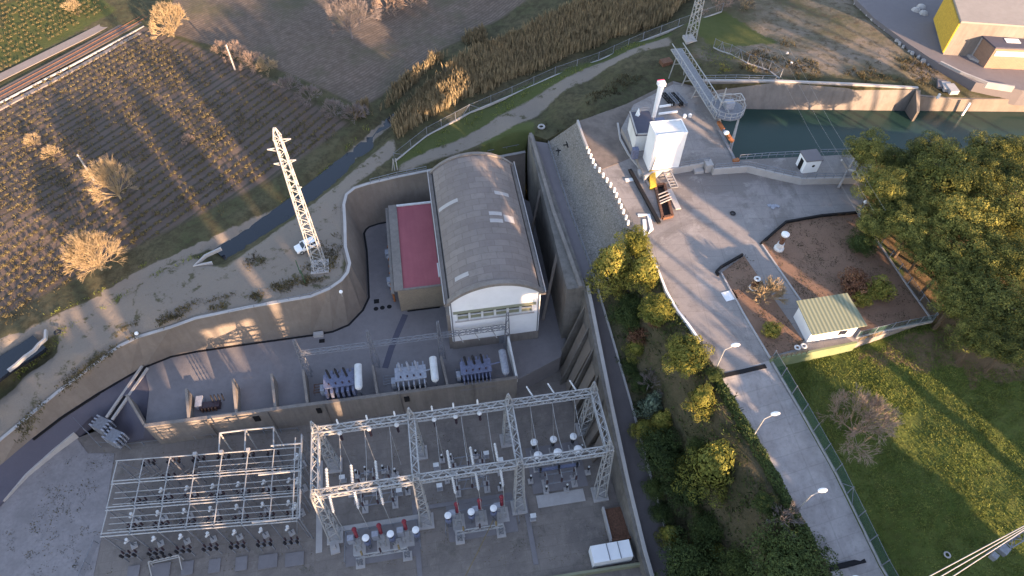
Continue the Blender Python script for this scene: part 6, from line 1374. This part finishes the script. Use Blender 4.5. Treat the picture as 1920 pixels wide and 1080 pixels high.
slope_trees = [(1150,500,50,CC[0],1.25,'big dark conifer with sunlit tips beside the pitched slope'),(1193,452,28,RC[0],1.3,'bright yellow lit tree top at the upper end of the slope planting'),(1208,508,36,CC[1],1.1,'olive conifer between the bright tree and the white kerb'),(1232,582,33,RC[1],1.0,'small tree with an orange lit top below the white kerb'),
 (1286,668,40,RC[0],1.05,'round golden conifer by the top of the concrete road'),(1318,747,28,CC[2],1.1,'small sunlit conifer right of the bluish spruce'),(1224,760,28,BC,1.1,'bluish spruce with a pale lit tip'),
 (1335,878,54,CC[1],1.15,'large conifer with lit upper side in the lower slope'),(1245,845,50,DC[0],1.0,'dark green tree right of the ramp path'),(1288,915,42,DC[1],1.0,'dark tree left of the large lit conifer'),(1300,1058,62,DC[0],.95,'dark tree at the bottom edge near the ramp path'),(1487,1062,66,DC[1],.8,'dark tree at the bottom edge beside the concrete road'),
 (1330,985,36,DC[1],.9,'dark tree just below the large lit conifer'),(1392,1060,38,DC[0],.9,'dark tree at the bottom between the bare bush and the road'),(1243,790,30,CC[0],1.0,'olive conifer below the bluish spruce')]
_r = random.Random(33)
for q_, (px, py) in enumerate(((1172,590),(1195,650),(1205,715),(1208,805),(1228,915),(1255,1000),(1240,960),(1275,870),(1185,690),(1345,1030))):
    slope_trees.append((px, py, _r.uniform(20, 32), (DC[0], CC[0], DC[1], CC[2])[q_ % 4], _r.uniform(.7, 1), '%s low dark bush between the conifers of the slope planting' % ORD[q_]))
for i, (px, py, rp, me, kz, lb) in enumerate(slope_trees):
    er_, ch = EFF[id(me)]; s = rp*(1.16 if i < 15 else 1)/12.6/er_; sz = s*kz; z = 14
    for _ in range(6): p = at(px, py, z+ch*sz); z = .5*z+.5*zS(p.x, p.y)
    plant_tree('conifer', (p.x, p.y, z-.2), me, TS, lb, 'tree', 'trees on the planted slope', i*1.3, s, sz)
for i, (px, py, s, me, lb) in enumerate(((1205,610,1.1,RB,'red brown shrub on the slope below the olive conifer'),(1215,655,.7,RB,'dull red brown shrub above the small dark tree'),(1190,560,.9,DC[1],'dark bush under the big dark conifer'),(1255,740,.5,DC[1],'dark bush right of the bluish spruce'),(1180,600,.6,DC[0],'dark bush at the edge of the ramp path'),(1330,800,.5,DC[0],'dark bush above the large lit conifer'),(1420,960,.45,DC[1],'dark bush beside the hedge above the bare bush'),(1340,705,.35,DC[0],'small dark bush at the top of the road drain'))):
    p = at(px, py, 18); z = zS(p.x, p.y); p = at(px, py, z+1); z = zS(p.x, p.y)
    plant_tree('shrub', (p.x, p.y, z-.2*s-(.9 if me in DC else 0)*s), me, None, lb, 'shrub', 'shrubs on the planted slope', i*2.1, s, s, 'foliage')
# garden plants
GC = crownmesh('garden_crown', M['cypress'], 95, 1.3, 1.9, 26, .45, 130, .17, 'round', .1)
for i, (px, py, s, me, lb) in enumerate(((1447,618,1.0,GC,'round green bush in the smaller garden bed left of the hut'),(1612,462,1.15,DC[1],'dark loose bush in the upper part of the larger garden bed'),(1598,535,1.3,RB,'reddish leafy shrub behind the garden hut'),(1648,545,1.5,GC,'sunlit green shrub beside the reddish shrub behind the hut'),(1618,560,1.1,GC,'low green shrub touching the hut roof'))):
    p = at(px, py, 24); s_ = s*(.55 if me is DC[1] else 1); plant_tree('garden_shrub', (p.x, p.y, 23.0-(.5 if me is DC[1] else 0)), me, None, lb, 'shrub', 'shrubs in the garden beds', i*1.7, s_, s_, 'foliage')
# hedge beside the road
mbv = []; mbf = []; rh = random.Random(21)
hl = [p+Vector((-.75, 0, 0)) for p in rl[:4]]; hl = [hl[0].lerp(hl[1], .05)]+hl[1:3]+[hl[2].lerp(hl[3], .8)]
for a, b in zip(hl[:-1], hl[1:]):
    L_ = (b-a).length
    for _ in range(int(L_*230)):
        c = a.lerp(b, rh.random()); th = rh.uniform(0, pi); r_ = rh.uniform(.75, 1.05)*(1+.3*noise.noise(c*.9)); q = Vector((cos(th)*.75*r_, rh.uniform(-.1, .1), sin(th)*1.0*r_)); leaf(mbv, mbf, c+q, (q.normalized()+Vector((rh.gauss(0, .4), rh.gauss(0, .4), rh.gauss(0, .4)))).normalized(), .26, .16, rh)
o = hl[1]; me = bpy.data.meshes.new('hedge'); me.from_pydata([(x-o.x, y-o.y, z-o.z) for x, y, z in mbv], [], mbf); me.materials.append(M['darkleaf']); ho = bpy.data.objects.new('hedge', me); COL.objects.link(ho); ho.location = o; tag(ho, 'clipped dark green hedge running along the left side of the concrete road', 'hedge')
# bare trees
def baretree(seed, h=1.0, R=5.0, n0=16, depth=4, r0=.2, tw=.025, wide=1.0, turn=.1, **kw):
    """fan of ascending limbs that fork again and again into straight fine twigs"""
    rnd = random.Random(seed); mb = MB()
    def grow(p, d, L, r, k_):
        q = p
        for i in range(2):
            d = (d+Vector((rnd.gauss(0, turn), rnd.gauss(0, turn), rnd.gauss(0, turn)+.04))).normalized(); q2 = q+d*L/2
            mb.tube(q, q2, max(tw, r*(1-.25*i)), max(tw, r*(1-.25*(i+1))), 4 if r > .08 else 3, False)
            if k_ <= 1:
                a = Vector((rnd.gauss(0, 1), rnd.gauss(0, 1), rnd.gauss(0, 1))).cross(d).normalized(); mb.tube(q2, q2+(d+a*.5).normalized()*L*.6, tw, tw*.7, 3, False)
            q = q2
        if k_ <= 0: return
        for _ in range(3):
            a = Vector((rnd.gauss(0, 1), rnd.gauss(0, 1), rnd.gauss(0, 1))).cross(d).normalized(); grow(q, (d+a*rnd.uniform(.2, .5)).normalized(), L*rnd.uniform(.66, .86), r*.6, k_-1)
    mb.tube((0, 0, 0), (0, 0, h), r0*1.3, r0, 8, False); out = R*.36
    for i in range(n0):
        a = 2.4*i+rnd.uniform(-.2, .2); t = (i+.5)/n0; el = 1.5-1.15*wide*t**.8; d = Vector((cos(a)*cos(el), sin(a)*cos(el), sin(el))).normalized(); grow(Vector((0, 0, h*(1-.35*t))), d, out*rnd.uniform(.85, 1.1), r0*.55, depth-1)
    return mb
def bare(name, px, py, zc, zb, mb, mat, label, cat='bare tree', s=1, rz=0, group=None, off=4.5):
    p = at(px, py, zc); k0 = MB(); tr_ = MB(); nface = 6+8
    me = bpy.data.meshes.new('branches'); me.from_pydata(mb.v, [], mb.f); me.materials.append(mat)
    o = thing(name, (p.x, p.y, zb), label, cat, group); o.scale = (s, s, s*(1.4 if name == 'bare_tree' else 1)); o.rotation_euler.z = rz
    obj_of('branches', me, o); mt = MB().stack(0, 0, -.3, [(.3, 0), (.24, .8)], 8); m2 = bpy.data.meshes.new('trunk'); m2.from_pydata(mt.v, [], mt.f); m2.materials.append(mat); obj_of('trunk', m2, o); return o
bare('bare_tree', 189, 503, 12.3, 12, baretree(1, .9, 6.2, 26, 5, .22, tw=.02), M['twig'], 'golden lit round bare tree beside the dirt track at the left', group='round bare trees in the vineyards', s=.7)
bare('bare_tree', 226, 372, 12.3, 12, baretree(2, 1.6, 6.2, 16, 5, .24, tw=.02), M['twig'], 'paler round bare tree standing in the vineyard beside the wooden pole', group='round bare trees in the vineyards', s=.68)
bare('bare_tree', 325, 62, 12.3, 12, baretree(3, .6, 5.8, 20, 5, .2, tw=.035), M['twig'], 'bright straw coloured bushy tree at the end of the railway', s=.72)
bare('bare_tree', 656, 50, 15, 12, baretree(4, 2.0, 6.0, 10, 5, .15, tw=.025), M['greytwig'], 'faint grey leafless tree in the ploughed field at the top')
bare('bare_tree', 1612, 800, 22.5, 20.3, baretree(5, .5, 5.6, 16, 5, .12, tw=.02, wide=1.15, turn=.2), M['pinktwig'], 'wide pinkish leafless tree in the meadow', s=.78)
bare('bare_bush', 1440, 548, 24.3, 23, baretree(6, .1, 3.4, 20, 4, .07, tw=.03), M['twig'], 'pale leafless bush beside the dark red relic', 'bare bush', s=.85)
p_ = at(1437, 1012, 12); bare('bare_bush', 1437, 1012, 11.5, zS(p_.x, p_.y), baretree(7, .8, 3.4, 10, 4, .08, tw=.02), M['greytwig'], 'grey leafless bush on the dark slope at the bottom', 'bare bush', s=.8)
p_ = at(1230, 690, 17); bare('bare_bush', 1232, 700, 16, zS(p_.x, p_.y), baretree(8, .5, 3.4, 14, 4, .06, tw=.022), M['greytwig'], 'grey leafless bush beside the small dark tree on the slope', 'bare bush', s=.8)
mb = MB(); rnd = random.Random(4)
for pp_ in ([(1572,352,23.2),(1590,318,25),(1604,296,27),(1617,276,29)], [(1590,318,25),(1606,322,26.2),(1614,335,26)], [(1604,296,27),(1598,282,28.2)], [(1590,318,25),(1578,300,27)]):
    q = [at(*v) for v in pp_]
    for j, (a, b) in enumerate(zip(q[:-1], q[1:])): mb.tube(a, b, .22-.04*j, .18-.04*j, 7)
single('dead_tree', mb, M['curb'], 'dead white tree trunk leaning at the left edge of the pine grove', 'dead tree', origin=tuple(at(1572, 352, 23)))
for i, (px, py, s, m_, lb) in enumerate(((440,100,.62,'pinktwig','pink leafless shrub around the foot of the wooden pole'),(472,118,.6,'pinktwig','middle pink leafless shrub of the field hedge'),(497,124,.55,'twig','rightmost sunlit leafless shrub of the field hedge'),(415,90,.45,'pinktwig','leftmost pink leafless shrub of the field hedge'),(540,160,.6,'greytwig','upper dark leafless shrub of the lower field hedge'),(580,180,.6,'greytwig','second dark leafless shrub of the lower field hedge'),(625,205,.6,'greytwig','third dark leafless shrub of the lower field hedge'),(665,215,.6,'greytwig','lowest dark leafless shrub near the stream'),(725,12,.9,'pinktwig','brown leafless thicket at the top edge left of the reeds'),(770,5,.9,'pinktwig','brown leafless thicket at the top edge'),(135,13,.5,'twig','lit leafless bush in the top left vineyard'),(60,262,.4,'twig','upper lit leafless bush at the left vineyard margin'),(95,285,.4,'twig','lower lit leafless bush at the left vineyard margin'),(350,258,.3,'pinktwig','tiny pink bush in the middle of the dark vineyard'),(1345,10,.9,'pinktwig','brown leafless thicket beside the lattice mast'),(1390,8,.7,'twig','lit orange brown thicket at the top edge right of the mast'))):
    z = zG(at(px, py, 13).x, at(px, py, 13).y); bare('bare_shrub', px, py, z+1, z, baretree(20+i, .2, 5.0, 16, 4, .09, tw=.035, wide=1.2, turn=.2), M[m_], lb, 'bare shrub', s=s, rz=i)
# vines: rows parallel to the railway; nearest 300 single, rest one mass
def vinemesh(seed):
    rnd = random.Random(seed); mb = MB(); V, Fs = [], []
    mb.tube((0, 0, 0), (0, 0, .8), .05, .04, 5, False)
    for _ in range(44):
        d = Vector((rnd.gauss(0, 1), rnd.gauss(0, 1), rnd.gauss(0, .7))).normalized()*rnd.uniform(.2, .5); leaf(V, Fs, Vector((d.x*1.15, d.y, .5+d.z*.7)), d.normalized(), .27, .18, rnd)
    mb.add(V, Fs); me = bpy.data.meshes.new('grapevine'); me.from_pydata(mb.v, [], mb.f); me.materials.append(M['vine']); return me
vm = [vinemesh(i) for i in range(4)]
r0, r1 = at(0, 178, 12), at(310, 10, 12); ud = (r1-r0).normalized(); vd_ = Vector((ud.y, -ud.x, 0))
spots_ = []; rnd = random.Random(8)
V1 = [(p.x, p.y) for p in pts([(262,62),(20,192),(-60,240),(-90,540),(0,600),(170,505),(300,440),(500,332),(640,240),(500,170),(380,118)], 12)]; V0 = [(p.x, p.y) for p in pts([(-60,130),(-60,-10),(170,-10),(205,20),(0,142)], 12)]
for i in range(-110, 90):
    for j in range(-72, 72):
        c = r0+ud*(i*1.05+rnd.uniform(-.3, .3))+vd_*((j+.25)*1.95+rnd.uniform(-.1, .1))
        if inpoly(c.x, c.y, V1) or inpoly(c.x, c.y, V0):
            if min(segdist(c.x, c.y, C1), segdist(c.x, c.y, C2)) < 6 or segdist(c.x, c.y, trail) < 2.5: continue
            if rnd.random() < .1+.35*max(0, fbm(c.x, c.y, 14)): continue
            d_ = (c-Vector((0, 0, CAMH))).length; spots_.append((d_, c.x, c.y))
inview = []
for s_ in spots_:
    v = RW.transposed() @ Vector((s_[1], s_[2], 12.5-CAMH)); X_, Y_ = CX+F*v.x/v.z, CY+F*v.y/v.z
    inview.append((0 if (0 < X_ < 1920 and 0 < Y_ < 1080) else 1, s_[0], s_[1], s_[2]))
inview.sort()
for i, (_, d_, x, y) in enumerate(inview[:300]):
    o = obj_of('grapevine', vm[i % 4], None, (x, y, zG(x, y)-.02), rnd.uniform(0, 6), (.9, .9, .8)); tag(o, 'low olive brown grapevine in the vineyard rows at the left', 'grapevine', 'grapevines of the vineyard')
V, Fs = [], []
for (_, d_, x, y) in inview[300:]:
    z = zG(x, y)
    for _q in range(17):
        d = Vector((rnd.gauss(0, 1), rnd.gauss(0, 1), rnd.gauss(0, .7))).normalized()*rnd.uniform(.2, .55); leaf(V, Fs, Vector((x+d.x, y+d.y, z+.5+d.z*.7)), d.normalized(), .3, .2, rnd)
def stuff(name, V, Fs, mat): me = bpy.data.meshes.new(name); me.from_pydata(V, [], Fs); me.materials.append(mat); o = bpy.data.objects.new(name, me); COL.objects.link(o); tag(o, kind='stuff'); return o
stuff('vineyard', V, Fs, M['vine'])
print('vines', len(inview))
# blades: reeds, grass, weeds
def blades(name, polys, n, h, wd, mat, zf, per=4, lean=.3, dens_noise=None, z=14, seed=1, avoid=None, tuft=.25):
    rnd = random.Random(seed); V, Fs = [], []
    for P_ in polys:
        Q = [(p.x, p.y) for p in P_]; x0, x1 = min(q[0] for q in Q), max(q[0] for q in Q); y0, y1 = min(q[1] for q in Q), max(q[1] for q in Q); cnt = 0; tries = 0
        A = abs(sum(Q[i][0]*Q[(i+1) % len(Q)][1]-Q[(i+1) % len(Q)][0]*Q[i][1] for i in range(len(Q))))/2; target = int(A*n)
        while cnt < target and tries < target*30:
            tries += 1; x, y = rnd.uniform(x0, x1), rnd.uniform(y0, y1)
            if not inpoly(x, y, Q): continue
            if dens_noise and fbm(x, y, dens_noise[0]) < dens_noise[1]: cnt += 1; continue
            if avoid and avoid(x, y): continue
            cnt += 1; z_ = zf(x, y)-.05; hh = h*rnd.uniform(.6, 1.15)
            for _ in range(per):
                a = rnd.uniform(0, 2*pi); bx, by = x+rnd.gauss(0, tuft), y+rnd.gauss(0, tuft); dx, dy = cos(a)*wd/2, sin(a)*wd/2; lx, ly = rnd.gauss(0, lean)*hh, rnd.gauss(0, lean)*hh; b = len(V)
                V.extend([(bx-dx, by-dy, z_), (bx+dx, by+dy, z_), (bx+dx*1.3+lx*.6, by+dy*1.3+ly*.6, z_+hh*.7), (bx+lx, by+ly, z_+hh), (bx-dx*1.3+lx*.6, by-dy*1.3+ly*.6, z_+hh*.7)]); Fs.append((b, b+1, b+2, b+3, b+4))
    return stuff(name, V, Fs, mat)
reedP = [pts([(735,228),(760,192),(800,160),(850,130),(900,105),(1000,70),(1100,35),(1200,5),(1290,-25),(1300,30),(1262,62),(1240,80),(1120,108),(1040,132),(960,158),(880,184),(800,226),(745,262)], 13.5)]
blades('reed_bed', reedP, 7, 2.9, .16, M['reed'], zG, 4, .12, None, seed=3)
blades('reed_bed', [pts([(655,205),(700,185),(740,160),(800,118),(850,90),(905,55),(912,85),(860,105),(810,135),(760,170),(715,205),(665,225)], 13)], 4, 2.3, .15, M['reed'], zG, 4, .14, (6, -.15), seed=4)
clear = lambda x, y: segdist(x, y, trail) < 1.4
blades('weeds', [pts([(0,800),(225,620),(320,590),(470,560),(620,515),(640,470),(640,400),(655,350),(600,440),(560,520),(380,560),(230,600),(100,690),(0,760)], 12.8)], 3.0, .4, .09, M['weedb'], zG, 6, .5, (5, .1), seed=5, tuft=.3)
blades('weeds', [pts([(0,812),(100,720),(225,638),(320,600),(470,565),(600,530),(640,505),(635,475),(600,500),(560,525),(460,545),(330,580),(210,640),(100,700),(0,770)], 12.6)], 7, .4, .1, M['weedb'], zG, 7, .5, (2.5, -.12), seed=15, tuft=.3)
blades('weeds', [pts([(430,500),(560,410),(600,385),(540,470),(470,510)], 12.8), pts([(1000,240),(1090,190),(1200,140),(1240,128),(1180,180),(1090,222),(1040,255)], 18), pts([(1350,110),(1480,60),(1560,140),(1700,100),(1840,150),(1760,160),(1450,148)], 23.8)], 2.2, .45, .09, M['weedb'], zG, 6, .5, (6, .02), seed=6, tuft=.3)
blades('bank_grass', [pts([(0,640),(250,505),(430,425),(560,352),(720,210),(735,222),(620,330),(540,400),(420,460),(250,545),(0,690)], 12.2)], 3, .4, .08, M['grassb'], zG, 4, .5, (4, -.05), seed=7, avoid=clear)
blades('lawn_grass', [pts([(745,292),(880,205),(960,180),(1100,130),(1250,95),(1250,110),(1100,152),(960,212),(850,262)], 14.5), pts([(1270,95),(1335,82),(1440,140),(1320,148)], 22)], 3, .25, .07, M['grassb'], zG, 4, .5, (3, -.1), seed=8)
mdP = [pts([(1462,700),(1600,650),(1740,606),(1830,700),(1960,700),(1960,1100),(1740,1100),(1700,1060),(1590,880)], 21)]
blades('meadow_grass', mdP, 14, .24, .06, M['grassb'], zM, 4, .55, (3.5, -.5), seed=9, tuft=.3)
blades('slope_undergrowth', [pts([(1195,470,19),(1220,560,18.5),(1285,660,19),(1335,760,17),(1400,880,14),(1480,1040,12),(1500,1100,11),(1290,1100,3),(1210,820,9),(1160,660,14),(1135,560,17)])], 7, .45, .11, M['darkleaf'], zS, 5, .6, (3, -.15), seed=10, tuft=.35)
blades('yard_weeds', [pts([(150,850),(215,850),(195,1000),(160,1080),(60,1080),(0,1000),(60,900),(110,850)], .1)], 1.6, .16, .09, M['weedb'], lambda x, y: .06, 6, .9, (3, -.02), seed=18, tuft=.35)
blades('yard_weeds', [pts([(230,842),(560,812),(590,800),(1000,780),(1090,860),(1190,1050),(200,1080)], .1)], 1.0, .1, .09, M['weedb'], lambda x, y: .03, 5, .9, (2.2, .12), seed=19, tuft=.3)
blades('garden_litter', [G1, G2], 5, .12, .09, M['weedb'], lambda x, y: 23.08, 4, .9, (2, -.05), seed=17, tuft=.3)
blades('field_weeds', [pts([(0,620),(200,505),(420,400),(640,255),(560,200),(420,110),(300,70),(0,220)], 12)], .9, .35, .1, M['weedb'], zG, 5, .6, (7, -.05), seed=12, tuft=.4)
